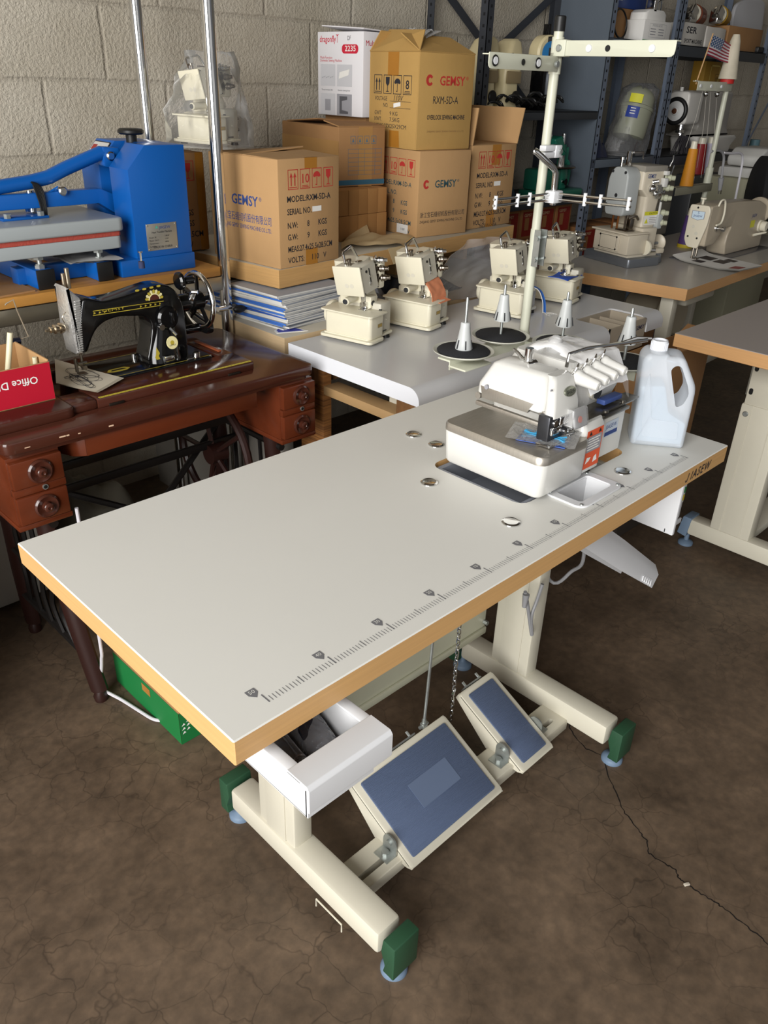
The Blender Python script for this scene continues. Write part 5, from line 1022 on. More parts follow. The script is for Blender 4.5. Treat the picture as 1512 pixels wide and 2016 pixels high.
oS = carton('carton', 1.575, 1.565, -9, w, d, h, BZ + .1585, 'battered servo motor carton with faded table print, lying on the small plain cartons', group='stacked side cartons', body=bodyS, mats=[CARD2, INKBLK, mat('blue_band_print', '2f5d74', .6), mat('faded_blue_print', '566a78', .7), mat('tan_tape', 'a27a48', .3), PAPERW])
flap(oS, (0, 0, h), (w, 0, h), (-.02, .06, h + .014), (w * .95, .09, h + .008), CARD2); flap(oS, (w, d * .9, h), (0, d * .9, h), (w, d * .4, h + .004), (0, d * .35, h + .016), CARD2)
# small plain cartons: two rows of five, one box each
SC = mat('small_carton_board', 'ab7c48', .85, mott=.1)
t0 = None; sx, sz_ = .0432, .0785
for r in range(2):
    for k in range(5):
        x = 1.517 + k * (sx + .0006)
        lab = '%s small plain carton from the left in the %s row' % (('first', 'second', 'third', 'fourth', 'fifth')[k], 'lower' if r == 0 else 'upper')
        if t0 is None:
            t0 = thing('small_carton', (x, 1.497, BZ), lab, 'box', 0, 'small plain cartons under the servo motor carton'); MB().bb(0, sx, 0, .19, .0004, sz_, .0015).build('carton', SC, t0)
        else: dup(t0, (x, 1.497 + .002 * ((k + r) % 2), BZ + r * (sz_ + .0004)), 0, lab)
# white appliance carton
FXF, FOF = LX, None
def bodyF(mb, w, d, h):
    Wd = d; P = lambda a, z: (0, d - a, z)
    mb.text('dragonfly', P(Wd * .05, h * .88), LX, UP, .019, 2, fit=Wd * .36, off=.01); mb.flat([(0, 0), (.002, 0), (.002, .02), (.010, .026), (.001, .024), (-.008, .026), (0, .02)], P(Wd * .44, h * .87), LX, UP, 2)
    mb.text('DF', P(Wd * .66, h * .90), LX, UP, .013, 1, fit=.016); mb.flat(rrect(Wd * .35, h * .105, h * .045, 5, Wd * .72, h * .80), P(0, 0), LX, UP, 2, .0005); mb.text('2235', P(Wd * .61, h * .775), LX, UP, .0165, 5, fit=Wd * .23, depth=.001, off=.012)
    mb.text('Multi-Function', P(Wd * .06, h * .685), LX, UP, .008, 2, fit=Wd * .27); mb.text('Domestic Sewing Machine', P(Wd * .06, h * .650), LX, UP, .008, 2, fit=Wd * .48)
    for cx, cz, m_ in ((.07, .36, 3), (.44, .36, 3), (.07, .01, 3), (.44, .01, 4)): mb.flat([(0, 0), (Wd * .33, 0), (Wd * .33, h * .26), (0, h * .26)], P(Wd * cx, h * cz), LX, UP, m_, .0005)
    mb.flat([(0, 0), (.05, .012), (.055, .03), (.004, .02)], P(Wd * .48, h * .45), LX, UP, 5, .0009); mb.flat([(.0, 0), (.045, 0), (.045, .008), (.012, .012), (.012, .04), (.04, .045), (.04, .055), (0, .055)], P(Wd * .5, h * .03), LX, UP, 1, .0009); mb.flat([(0, 0), (.030, 0), (.030, .036), (0, .036)], P(Wd * .17, h * .06), LX, UP, 4, .0009)
    for j in range(6): mb.flat([(0, 0), (.008, .004), (.009, .006), (0, .002)], P(Wd * (.1 + .045 * j), h * (.45 + .01 * (j % 2))), LX, UP, 4, .0009)
    mb.text('Thread tension dial', P(Wd * .09, h * .305), LX, UP, .005, 1, fit=Wd * .25); mb.text('Reverse sewing lever', P(Wd * .46, h * .305), LX, UP, .005, 1, fit=Wd * .27)
    mb.text('Multi-Function', (.01, 0, h * .84), FX, UP, .016, 2, fit=.13)
zF = BZ + .1585 + .180 + .018; pF = py(716, 61, 1.70); q0 = px(625, 63, pF.x); q2 = py(790, 70, 1.70)
w, d, h = q2.x - pF.x, q0.y - 1.70, pF.z - zF
oF = carton('carton', pF.x, 1.70, 0, w, d, h, zF, 'white sewing machine carton with red number badge and grey product pictures', group='stacked side cartons', body=bodyF, mats=[mat('white_coated_board', 'dcdadd', .5), mat('photo_dark_grey', '55555a', .6), mat('crimson_print', 'c3243c', .5), mat('photo_pale_grey', 'c3c3c7', .6), mat('photo_mid_grey', '96969c', .6), PAPERW])
flap(oF, (w, 0, h), (w, d, h), (.0, .0, h + .006), (.02, d, h + .018), mat('white_coated_board', ''))
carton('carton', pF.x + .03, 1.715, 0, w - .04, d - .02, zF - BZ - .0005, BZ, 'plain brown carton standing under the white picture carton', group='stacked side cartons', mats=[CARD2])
# ---------------------------------------------------------------- kraft paper on the bench
mb = MB(); q = [pz(x, y, BZ + .002) for x, y in ((672, 492), (800, 488), (818, 462), (672, 478))]
def kp(u, v): p = q[0].lerp(q[1], u).lerp(q[3].lerp(q[2], u), v); n = noise.noise(V((u * 4, v * 3, 3))); return (p.x, p.y, BZ + .003 + max(0, .012 + .016 * n) * (1 - abs(2 * u - 1) ** 6))
mb.grid(20, 10, kp); mb.loft([[bA + bu * .47 + V((0, -.0015, .003)), bA + bu * .56 + V((0, -.0015, .003)), bA + bu * .55 + V((0, -.004, -.045)), bA + bu * .50 + V((0, -.003, -.05))], [bA + bu * .47 + V((0, -.0025, .003)), bA + bu * .56 + V((0, -.0025, .003)), bA + bu * .55 + V((0, -.005, -.045)), bA + bu * .50 + V((0, -.004, -.05))]])
a, b_, c = pz(675, 478, BZ), pz(735, 478, BZ), pz(722, 470, BZ); mb.loft([[a, b_, c + V((0, 0, .045)), a + V((.05, .02, .02))], [a + V((0, .002, 0)), b_ + V((0, .002, 0)), c + V((0, .002, .045)), a + V((.05, .022, .02))]])
tag(build(mb, 'sheet', mat('kraft_paper', 'c9b288', .75, mott=.08, bump=.2, bscale=20), thing('wrapping_paper', (1.6, 1.4, BZ), 'crumpled tan wrapping paper spread on the bench before the small cartons', 'paper')))
# ---------------------------------------------------------------- booklets in two stacks on the low bench
BKW = mat('booklet_pages', 'd3d1cb', .8, mott=.08, scale=60, stretch=(1, 1, 30)); BKB = mat('booklet_blue_cover', '3d6ec0', .5); BKG = mat('booklet_grey_cover', '9fa4ad', .5)
BKL = mat('booklet_pale_spine', 'b9bcc6', .6)
def booklet(sp):
    o = thing('booklet', (0, 0, 0), 'x', 'booklet'); MB().bb(-.128, .128, -.105, .105, .0006, .0043).build('page_block', BKW, o)
    mb = MB(); mb.bb(-.1295, .129, -.106, .106, 0, .0006); mb.bb(-.1295, .129, -.106, .106, .0043, .0049); mb.bb(-.130, -.129, -.106, .106, 0, .0049, 0, 1); mb.build('cover', [BKG, sp], o); return o
random.seed(21); PRO = [booklet(BKB), booklet(BKL), booklet(BKW), booklet(mat('booklet_deep_blue', '2f56a8', .5))]
def place_stack(cx, cy, n, rz, where, grp):
    z = lz + .0004
    for k in range(n):
        r = rz + random.uniform(-3, 3); loc = (cx + random.uniform(-.006, .006) - (.008 if k > n * .7 else 0), cy + random.uniform(-.006, .006), z)
        lab = 'printed booklet in the %s stack under the packing bench, number %d from the bottom' % (where, k + 1)
        p = PRO[random.choice((0, 1, 1, 2, 2, 3, 0))]
        if p['label'] == 'x': o = p; o['label'] = lab; o['group'] = grp; o.location = loc; o.rotation_euler = (0, 0, R_(r))
        else: o = dup(p, loc, r, lab, grp)
        z += .0052
bk = pz(560, 655, lz)
place_stack(lA.x + .162, 1.335, 19, 6, 'front', 'booklets in the front stack'); place_stack(lA.x + .16, 1.62, 16, 3, 'rear', 'booklets in the rear stack')
# small clear case of parts
o = thing('parts_case', (1.14, 1.2, lz), 'small open translucent case of white sewing accessories beside the booklets', 'case')
a, b_ = pz(545, 640, lz), pz(635, 628, lz); u_ = (b_ - a).normalized(); v_ = V((-u_.y, u_.x, 0)); B = basis(a + V((0, -.012, 0)), u_, v_, (0, 0, 1)); L_ = (b_ - a).length; CASE = mat('translucent_case', 'dfe0dd', .35, alpha=.8)
mb = MB(); 
for args in ((0, L_, 0, .002, 0, .03), (0, L_, .07, .072, 0, .03), (0, .002, 0, .072, 0, .03), (L_ - .002, L_, 0, .072, 0, .03), (0, L_, 0, .072, 0, .002), (L_ * .35, L_ * .36, 0, .072, 0, .028)): mb.bb(*args)
mb.bm.transform(B); build(mb, 'tray', CASE, o)
mb = MB(); mb.prism([(0, 0), (L_, 0), (L_, .075), (0, .075)], .002, T(0, .07, .03) @ rotm(115, 0, 0)); mb.bb(0, .002, .045, .075, .03, .085); mb.bm.transform(B); build(mb, 'lid', CASE, o)
mb = MB(); mb.cyl((L_ * .45, .02, .022), (L_ * .95, .03, .026), .014, 14); mb.cyl((L_ * .40, .05, .03), (L_ * .9, .055, .036), .013, 14); mb.bb(L_ * .05, L_ * .3, .01, .05, .004, .022, .004); mb.sph((L_ * .36, .05, .034), .014); mb.bm.transform(B); build(mb, 'accessories', mat('white_accessories', 'd9d8d2', .4), o)
q = [pz(x, y, lz) for x, y in ((545, 657), (607, 652), (556, 638), (540, 652))]
mb = MB(); mb.prism([(p.x, p.y) for p in q], .0012, T(0, 0, lz + .0003), 0, m=0); c = sum(q, V()) / 4; mb.prism([(c.x + (p.x - c.x) * .8, c.y + (p.y - c.y) * .8) for p in q], .0004, T(0, 0, lz + .0016), 0, m=1)
tag(build(mb, 'leaflet', [PAPERW, mat('royal_blue_print', '3f48a8', .5)], thing('leaflet', (c.x, c.y, lz), 'small blue leaflet with white border at the edge of the low bench', 'leaflet')))
# dark bag and plastic crate in the shade under the packing bench
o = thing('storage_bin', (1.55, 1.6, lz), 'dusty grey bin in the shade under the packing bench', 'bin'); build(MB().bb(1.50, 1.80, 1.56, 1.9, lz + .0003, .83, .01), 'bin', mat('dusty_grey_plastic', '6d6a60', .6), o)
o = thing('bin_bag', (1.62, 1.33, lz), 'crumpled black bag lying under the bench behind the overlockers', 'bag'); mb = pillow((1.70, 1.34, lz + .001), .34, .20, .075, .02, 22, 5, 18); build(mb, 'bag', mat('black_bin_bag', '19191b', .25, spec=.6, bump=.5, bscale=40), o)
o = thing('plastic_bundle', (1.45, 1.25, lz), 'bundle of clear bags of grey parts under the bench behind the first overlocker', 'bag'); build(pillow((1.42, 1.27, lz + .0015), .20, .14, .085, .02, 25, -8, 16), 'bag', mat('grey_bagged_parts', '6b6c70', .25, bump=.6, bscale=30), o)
# white cabinet on the floor under the chrome rack
o = thing('white_cabinet', (.2, 1.75, 0), 'low white cabinet standing on the floor behind the treadle cabinet', 'cabinet')
WC = mat('dusty_white_laminate', 'b9b5ab', .5, mott=.08)
build(MB().bb(-.15, .44, 1.533, 1.95, .012, .60, .004), 'carcass', WC, o); build(MB().bb(-.145, .436, 1.527, 1.533, .30, .595, .002), 'door', WC, o); build(MB().bb(-.145, .436, 1.527, 1.533, .02, .293, .002), 'door', WC, o)
o = thing('grey_sack', (.56, 1.60, 0), 'dusty grey sack slumped on the floor under the treadle cabinet', 'sack'); build(pillow((.64, 1.76, .002), .30, .28, .42, .06, 9, 10, 18), 'sack', mat('dusty_sack_cloth', '6f6a5e', .9, mott=.15, bump=.3, bscale=25), o)
# ================================================================ GREY OVERLOCK TABLE
GLAM = mat('grey_laminate', 'cbcbcc', .22, mott=.04, scale=3, spec=.5)
OZ = .74; OX0, OX1, OY0, OY1 = 1.014, 2.185, .648, 1.139
ot = thing('overlock_table', (1.6, .89, 0), 'grey overlock table with rounded front edge, carrying four cream overlockers', 'table')
prof = [(OY1, OZ - .042), (OY1, OZ)] + [(OY0 + .034 - .034 * math.sin(a), OZ - .034 + .034 * math.cos(a)) for a in [R_(90 * k / 8) for k in range(9)]] + [(OY0, OZ - .050), (OY0 + .004, OZ - .050), (OY0 + .006, OZ - .042)]
mb = MB(); mb.prism(prof, OX1 - OX0, YZ @ T(0, 0, OX0), 0); tp = build(mb, 'tabletop', [GLAM, mat('white_edge', 'dfe1e6', .4)], ot)
nx0, nx1, ny = 1.865, 2.075, .785
cutout(tp, MB().prism(rrect(.22, .22, .02, 4, 1.97, ny - .11), .2, T(0, 0, OZ - .15))); cutout(tp, MB().bb(1.76, 1.86, 1.00, 1.03, OZ - .1, OZ + .1))
for p in tp.data.polygons: p.material_index = 1 if p.normal.x < -.9 and abs(p.center.x + ot.location.x - OX0) < .01 else 0
BGE = mat('beige_tray', 'a89c8a', .5)
mb = MB()
for args in ((1.862, 2.078, .652, .658, .65, .735), (1.862, 2.078, .78, .785, .65, .735), (1.862, 1.867, .652, .785, .65, .735), (2.073, 2.078, .652, .785, .65, .735), (1.862, 2.078, .652, .785, .645, .65), (1.95, 1.955, .66, .78, .65, .73), (2.01, 2.015, .66, .78, .65, .725)): mb.bb(*args)
brand(mb, (1.985, .652, .705), FX, UP, .013, 1, True, 1); build(mb, 'tool_tray', [BGE, mat('navy_ink', '262b52', .7)], ot)
mb = MB(); mb.bb(1.03, 2.15, OY0 + .006, OY0 + .09, OZ - .10, OZ - .042, .002); mb.bb(1.03, 2.15, 1.05, 1.12, OZ - .10, OZ - .042, .002); build(mb, 'support_beam', mat('rough_brown_timber', '7c5631', .75, mott=.35, scale=4, stretch=(1.5, 20, 20)), ot)
STRIPE = mat('striped_plywood', 'a8713a', .7, mott=.5, scale=2.5, stretch=(.6, .6, 70), col2='5f3a1c')
for x0, x1, y0, y1, z0, z1 in ((1.045, 1.13, .662, .745, .0, OZ - .05), (1.045, 1.075, 1.03, 1.13, .0, OZ - .05), (2.08, 2.16, .68, .76, 0, OZ - .05)): build(MB().bb(x0, x1, y0, y1, z0, z1, .002), 'plywood_leg', STRIPE, ot)
build(MB().bb(1.046, 1.10, .745, 1.03, .615, .64, .001), 'side_rail', mat('chipboard_rail', 'a8875c', .7, mott=.1), ot)
mb = MB(); mb.bb(1.10, 1.104, .745, .83, .60, OZ - .05); build(mb, 'steel_plate', CREAM, ot)
for y in (.765, .812): build(MB().cyl((1.09, y, .675), (1.10, y, .675), .010, 14), 'plate_bolt', ZINC, ot)
mb = MB(); 
for k in range(10): mb.tube(cat([(1.04 + .012 * k, .655 + .004 * (k % 3), .692 - .006 * (k % 2)), (1.05 + .012 * k, .646, .680), (1.06 + .012 * k, .66, .668)], 4), [(.001, .010)] * 9, 6)
build(mb, 'torn_wrapping', mat('amber_wrapping_film', 'a9843f', .3, bump=.5), ot)

# ---------------------------------------------------------------- small cream overlockers
OVC = mat('aged_cream_enamel', 'd9d3bd', .32, mott=.05, scale=9); OVG = mat('greyish_panel', 'bdb8a8', .4); MINIST = mat('dark_nickel', '8b8378', .28, 1)
def make_mini():
    o = thing('portable_overlocker', (0, 0, 0), 'x', 'sewing machine', 0, 'small cream overlockers on the grey table')
    # rubber feet and base rail
    for x, y in ((.02, .02), (.02, .145), (.11, .02), (.11, .145)): MB().lathe([(0, 0), (.011, 0), (.010, .008), (0, .008)], 14, T(x, y, 0)).build('rubber_foot', BLACK, o)
    mb = MB(); mb.prism(rrect(.075, .172, .012, 4, .028, .080), .009, T(0, 0, .007), .002); mb.prism(rrect(.130, .150, .008, 4, .066, .084), .008, T(0, 0, .012), .002); mb.build('base_plate', OVC, o)
    mb = MB(); mb.loft([[(x, y, z) for x, y in rrect(.068 - 2 * i, .152 - 2 * i, .010, 4, .036, .078)] for i, z in ((.002, .017), (0, .022), (0, .082), (.001, .087))]); 
    mb.flat([(0, 0), (.020, 0), (.020, .009), (0, .009)], (.038, .002, .050), FX, UP, 1, .0006); mb.frame(.022, .011, .0008, (.037, .002, .049), FX, UP, 2, .0009); mb.build('looper_cover', [OVC, mat('brass_label', 'b59a54', .4, .5), mat('label_edge', '6b5a2c', .5)], o)
    mb = MB(); mb.bb(.070, .124, .014, .158, .018, .112, .006); mb.bb(.080, .10, .0125, .0145, .0245, .0275, .0, 1); mb.cyl((.098, .0145, .060), (.098, .010, .060), .0035, 10, m=0); mb.bb(.0685, .0735, .012, .020, .08, .096, .001, 1); mb.build('body', [OVG, BLACK], o)
    mb = MB(); mb.prism(rrect(.088, .170, .010, 4, .034, .078), .005, T(0, 0, .0875), .0015); mb.build('cloth_plate', OVC, o)
    # upright column and head (head leans)
    tilt = T(.08, .09, .10) @ rotm(-6, -9, 0) @ T(-.08, -.09, -.10)
    mb = MB(); mb.loft([[(x, y, z) for x, y in rrect(a, b, .012, 3, cx, cy)] for a, b, cx, cy, z in ((.060, .10, .098, .105, .105), (.050, .085, .098, .105, .15), (.058, .095, .092, .10, .19), (.055, .09, .092, .10, .232))], tilt); mb.box((.116, .078, .190), (.026, .075, .088), None, .006); mb.bm.transform(M4.Identity(4)); mb.build('column', OVC, o)
    mb = MB(); mb.box((.062, .072, .188), (.072, .085, .084), None, .004); mb.bm.transform(tilt); mb.build('head', OVG, o)
    mb = MB(); mb.box((.0245, .072, .188), (.006, .090, .088), None, .0025); 
    for y in (.078, .062): mb.cyl((.0213, y, .175), (.0209, y, .175), .0065, 14, m=1)
    mb.bm.transform(tilt); mb.build('face_cover', [OVC, mat('faint_sticker', 'c9c4b4', .5)], o)
    mb = MB(); mb.bb(.030, .096, .0292, .0300, .148, .227, .0, 2); mb.bb(.064, .067, .0280, .0305, .166, .216); mb.cyl((.052, .0280, .210), (.052, .0305, .210), .0042, 10); mb.bb(.061, .068, .026, .029, .190, .196, .001, 1); mb.bb(.0585, .066, .0265, .0295, .166, .176, .001, 1)
    for x, z in ((.032, .225), (.094, .225), (.032, .15), (.094, .15)): mb.cyl((x, .0280, z), (x, .0305, z), .0018, 8)
    mb.bm.transform(tilt); mb.build('slotted_plate', [BLACK, CHROME, OVG], o)
    for k, z in enumerate((.222, .196, .168)):
        c = tilt @ V((.120, .040, z)); mb = MB(); mb.lathe([(0, -.008), (.008, -.008), (.014, -.002), (.0145, .001), (.006, .003), (.011, .007), (.011, .010), (.009, .012), (.009, .019), (.0065, .021), (.0055, .030), (.004, .031), (0, .031)], 18, align(c, c + V((.5, -1, .05)))); mb.build('tension_dial', MINIST if k else CHROME, o)
    for z in (.080, .045):
        c = V((.122, .05, z)); mb = MB(); mb.lathe([(0, -.006), (.012, -.006), (.013, 0), (.006, .003), (.010, .007), (.0095, .016), (.005, .018), (.004, .028), (0, .028)], 18, align(c, c + V((.8, -.75, .05)))); mb.build('tension_dial', MINIST, o)
    mb = MB(); mb.tube([tilt @ V(p) for p in ((.042, .085, .228), (.040, .085, .262), (.044, .087, .266), (.092, .095, .268), (.098, .095, .262), (.110, .09, .222))], .0038, 8); mb.build('carry_handle', CHROME, o)
    mb = MB(); mb.cyl(tilt @ V((.040, .070, .228)), tilt @ V((.040, .070, .246)), .0045, 10); mb.cyl(tilt @ V((.040, .070, .244)), tilt @ V((.040, .070, .249)), .007, 10); mb.bb(.03, .052, .066, .074, .232, .236, .001); mb.bm.transform(M4.Identity(4)); mb.build('pressure_screw', MINIST, o)
    mb = MB()
    for x in (.050, .058, .064): mb.cyl((x, .06, .092), (x - .004, .062, .150), .003, 8)
    mb.bb(.036, .078, .045, .066, .0926, .0955, .001); mb.bb(.048, .066, .050, .070, .096, .112, .002); mb.cyl((.048, .055, .108), (.080, .055, .108), .006, 10); mb.build('presser_foot', CHROME, o)
    mb = MB(); mb.cyl((.016, .095, .116), (.075, .095, .120), .011, 16, bev=.002); mb.cyl((.0155, .095, .116), (.0150, .095, .116), .008, 12, m=1); mb.box((.078, .060, .112), (.034, .038, .036), None, .004); mb.cyl((.071, .040, .110), (.071, .044, .110), .008, 14, m=1); mb.build('knife_housing', [OVC, DKGREY], o)
    mb = MB(); mb.lathe([(0, 0), (.036, 0), (.038, .006), (.036, .012), (0, .014)], 24, T(.07, .168, .06) @ rotm(-90, 0, 0)); 
    for k in range(10): a = k * .628; mb.cyl((.07 + .026 * math.cos(a), .182, .06 + .026 * math.sin(a)), (.07 + .026 * math.cos(a), .1805, .06 + .026 * math.sin(a)), .0045, 8, m=1)
    mb.build('hand_wheel', [OVC, BLACK], o); return o
mini = make_mini(); mini.scale = (1, 1, .9); mini['label'] = 'leftmost cream overlocker on the grey table, with bare steel work plate'; mini.location = (1.160, .968, OZ + .0004); mini.rotation_euler = (0, 0, R_(13))
dup(mini, (1.388, .962, OZ + .0004), 11, 'second cream overlocker from the left, with an orange cloth hanging on it')
dup(mini, (1.711, .880, OZ + .0004), 9, 'cream overlocker directly behind the thread stand pole, with a blue strip hanging down')
dup(mini, (1.995, .885, OZ + .0004), 12, 'rightmost cream overlocker on the grey table, with blue cloth under its foot')
# cloths on them
def loc2w(x, y, rz, p): a = R_(rz); return V((x + p[0] * math.cos(a) - p[1] * math.sin(a), y + p[0] * math.sin(a) + p[1] * math.cos(a), OZ + p[2] * .9 + .0006))
w2 = lambda *p: loc2w(1.388, .962, 11, p)
mb = MB(); mb.grid(16, 14, lambda u, v: w2(.022 + .078 * u, .010 + .030 * v * v - .002, .090 + .062 * v + .004 * math.sin(v * 5 + u * 2) * (1 - v)) + V((0, 0, .003 * noise.noise(V((u * 4, v * 4, 9))))), 0, .0015)
mb.grid(10, 4, lambda u, v: w2(.030 + .06 * u, .008 - .022 * v, .0905 + .004 * (1 - v) * u), 0, .0012)
tag(build(mb, 'cloth', mat('orange_organza', 'd98a63', .75, mott=.08, scale=30), thing('orange_cloth', w2(.05, .02, .0926), 'translucent orange cloth hanging over the front of the second overlocker', 'cloth')))
w3 = lambda *p: loc2w(1.711, .880, 9, p)
mb = MB(); st = [w3(.072, .03, .0945), w3(.095, .012, .094), w3(.112, -.004, .080), w3(.122, -.016, .045), w3(.122, -.022, .006)]; st = cat(st, 5)
mb.tube(st, [(.0015, .014)] * len(st), 8, flat=(0, 0, 1)); mb.tube([p + V((-.014, -.004, .001)) for p in st], .0012, 5, m=1); random.seed(4)
for k in range(9): mb.tube(cat([w3(.116 + .01 * random.random(), -.022, .006), w3(.10 + .05 * random.random(), -.03 - .02 * random.random(), .002), w3(.09 + .06 * random.random(), -.04 - .02 * random.random(), .0012)], 4), .0006, 4, m=1)
tag(build(mb, 'fabric_strip', [mat('bright_blue_cloth', '2f6fc9', .8), PAPERW], thing('blue_strip', w3(.12, -.02, 0), 'bright blue sewn strip hanging off the third overlocker to the table', 'cloth')))
w4 = lambda *p: loc2w(1.995, .885, 12, p)
mb = MB(); mb.grid(12, 6, lambda u, v: w4(-.03 + .13 * u, .01 + .07 * v, .094 + .004 * math.sin(u * 5 + v * 3) + .003 * v), 0, .002)
tag(build(mb, 'cloth', mat('royal_blue_cloth', '2a53b4', .8), thing('blue_cloth', w4(.05, .04, .0926), 'folded royal blue cloth under the foot of the rightmost overlocker', 'cloth')))
# big clear sheet standing behind
mb = MB()
def cs(u, v):
    p = V((1.50, 1.15, 0)).lerp(V((2.16, 1.12, 0)), u); hs = (.02, .10, .165, .20, .20, .195, .18, .15, .10); f = u * 8; i_ = min(7, int(f)); hh = hs[i_] + (hs[i_ + 1] - hs[i_]) * (f - i_)
    n = noise.noise(V((u * 5, v * 3, 4))); n2 = noise.noise(V((u * 12, v * 5, 1))); n3 = noise.noise(V(((u - v) * 9, (u + v) * 2, 7)))
    return (p.x - .03 * v + .015 * n, p.y + .01 - .045 * v + .020 * n + .010 * n2 + .012 * abs(n3), OZ + .004 + v * hh)
mb.grid(60, 24, cs); tag(build(mb, 'sheet', film('heavy_clear_film', 'ececf0', .17, .08, .25, 9), thing('plastic_sheet', (1.75, 1.12, OZ), 'large crinkled clear plastic sheet standing behind the cream overlockers', 'plastic film')))
# overlocker wrapped in a bag on the cartons
zb = BZ + .2905
bagm = dup(mini, (1.07, 1.53, zb + .006), 8, 'cream overlocker inside a clear bag on top of the left cartons')
bagm.scale = (.95, .95, .84)
if 'group' in bagm: del bagm['group']
mb = MB(); secs = []
for k in range(12):
    t = k / 11; rr = 1 - .50 * t ** 1.6; sec = []
    for j in range(28):
        a = 2 * math.pi * j / 28; n = noise.noise(V((math.cos(a) * 2.2, math.sin(a) * 2.2, t * 4))) * .028
        sec.append((1.125 + .02 * t + (.125 * rr + n) * math.cos(a), 1.625 + (.125 * rr + n) * math.sin(a), zb + .002 + t * .238 + n * .25 * (k > 0)))
    secs.append(sec)
mb.loft(secs); tag(build(mb, 'bag', film('bag_film', 'f0f0f0', .05, .05, .6, 14), thing('plastic_bag', (1.125, 1.625, zb), 'clear bag wrapped around the overlocker standing on the left cartons', 'bag')))

# ================================================================ GREY-TOPPED TABLE AT THE RIGHT, FRONT
GT = mat('grey_brown_laminate', 'aca4a0', .3, mott=.03); 
rt = thing('grey_table', (2.5, .2, 0), 'grey-topped work table with beech edge and stout cream leg at the right border', 'table')
mb = MB(); mb.bb(1.936, 3.14, -.07, .485, .71, .75, .0015, seg=1); tp = build(mb, 'tabletop', [GT, BEECH2], rt); side_mats(tp)
for X in (2.13, 2.95):
    mb = MB(); mb.bb(X - .028, X + .028, -.05, .375, .050, .108, .008); build(mb, 'floor_bar', CREAM, rt)
    for y0, s in ((.385, 1), (-.06, -1)):
        pr = [(y0 + s * a, b) for a, b in ((.0, .112), (.012, .112), (.022, .045), (-.01, .04), (-.018, .112))]
        mb = MB(); mb.prism(rpoly(pr, .004), .060, YZ @ T(0, 0, X - .03), .002); build(mb, 'end_cap', BLUEFOOT, rt)
        build(MB().lathe([(0, 0), (.025, 0), (.025, .007), (.020, .012), (.008, .016), (.008, .05), (0, .05)], 24, T(X, y0 - s * .004, 0)), 'levelling_foot', BLUEFOOT, rt)
    mb = MB(); mb.bb(X - .030, X + .030, .175, .305, .106, .545, .006); mb.bb(X - .0315, X - .029, .205, .208, .108, .545); mb.bb(X - .0315, X - .029, .27, .273, .108, .545); lg = build(mb, 'column', CREAM, rt)
    mb = MB(); mb.bb(X - .026, X + .026, .18, .30, .50, .71, .004); build(mb, 'inner_column', CREAM, rt)
    for y, z, hh in ((.288, .665, .035), (.288, .585, .02)): build(MB().prism(rrect(.012, hh, .006, 4, y, z), .0006, YZ @ T(0, 0, X - .0266)), 'slot', BLACK, rt)
    for y in (.285, .195): build(MB().cyl((X - .036, y, .515), (X - .030, y, .515), .0085, 16, bev=.002), 'clamp_bolt', ZINC, rt)
mb = MB(); mb.bb(2.15, 2.93, .20, .28, .055, .085, .003); build(mb, 'cross_bar', CREAM, rt)
build(MB().tube([(2.098, .02, .03), (2.098, .02, .05), (2.098, -.02, .05)], .0016, 6), 'wire_hook', CREAM, rt)

# ================================================================ FAR TABLE WITH COVERSTITCH AND LOCKSTITCH MACHINES
FZ = .75; F0 = pz(1354, 570, FZ); fth = 2.5; 
ft = thing('lockstitch_table', (F0.x, F0.y, 0), 'far grey-topped table with beech edge, carrying the two larger cream sewing machines', 'table', fth)
mb = MB(); mb.bb(-.10, 1.5, .0005, .58, FZ - .042, FZ, .0015, seg=1); mb.bm.verts.ensure_lookup_table()
for v in mb.bm.verts:
    if v.co.x < 0: v.co.x = 0.0 if v.co.y < .3 else -.07
tp = mb.build('tabletop', [mat('grey_laminate_far', 'b3aea6', .3, mott=.04), BEECH2], ft); side_mats(tp)
for x, y in ((.04, .50), (1.3, .50), (.04, .08), (1.3, .08)): 
    yb = .30 + (.50 if y > .3 else .04) * .5
    MB().bb(x, x + .045, y - .02, y + .03, 0, FZ - .042, .004).build('leg', CREAM, ft)
MB().bb(.045, .085, .10, .52, .36, .40, .003).build('side_rail', CREAM, ft); MB().bb(.06, 1.32, .28, .32, .16, .20, .003).build('foot_rail', CREAM, ft)
MB().bb(.14, .40, .05, .12, FZ - .095, FZ - .042, .008).build('drawer', CREAM, ft)
mb = MB(); mb.cyl((.52, .30, .52), (.52, .22, .52), .085, 28, bev=.01); mb.cyl((.52, .46, .52), (.52, .30, .52), .065, 24, bev=.01); mb.build('motor', mat('cream_motor', 'b5ab94', .4), ft)
# ---- coverstitch
C0 = pz(1243, 527, FZ); cvr = -14
cv = thing('coverstitch_machine', (C0.x, C0.y, FZ), 'cream coverstitch machine with grey head cover and five thread knobs on the far table', 'sewing machine', cvr, 'larger machines on the far table'); cv.scale = (.9, .9, .93); cv.location.x -= .03
CVC = mat('cream_machine_paint', 'cfc5b1', .35, mott=.05, scale=7); CVG = mat('light_grey_cover', 'a9adac', .4); ALU = mat('cast_aluminium', '8d9299', .4, .7, mott=.1)
mb = MB(); mb.prism(rpoly([(-.004, -.004), (.19, -.004), (.24, .06), (.24, .28), (-.004, .28)], .012), .036, T(0, 0, .0004), .004); mb.build('base_tray', ALU, cv)
mb = MB(); mb.bb(.0, .12, .02, .23, .048, .130, .006); mb.bb(.10, .19, .04, .23, .048, .150, .006); mb.bb(.02, .20, .03, .24, .034, .05, .004); mb.build('bed', CVC, cv)
mb = MB(); mb.bb(-.006, .0, .07, .20, .056, .124, .004); mb.frame(.10, .055, .0015, (-.006, .185, .062), LX, UP, 1)
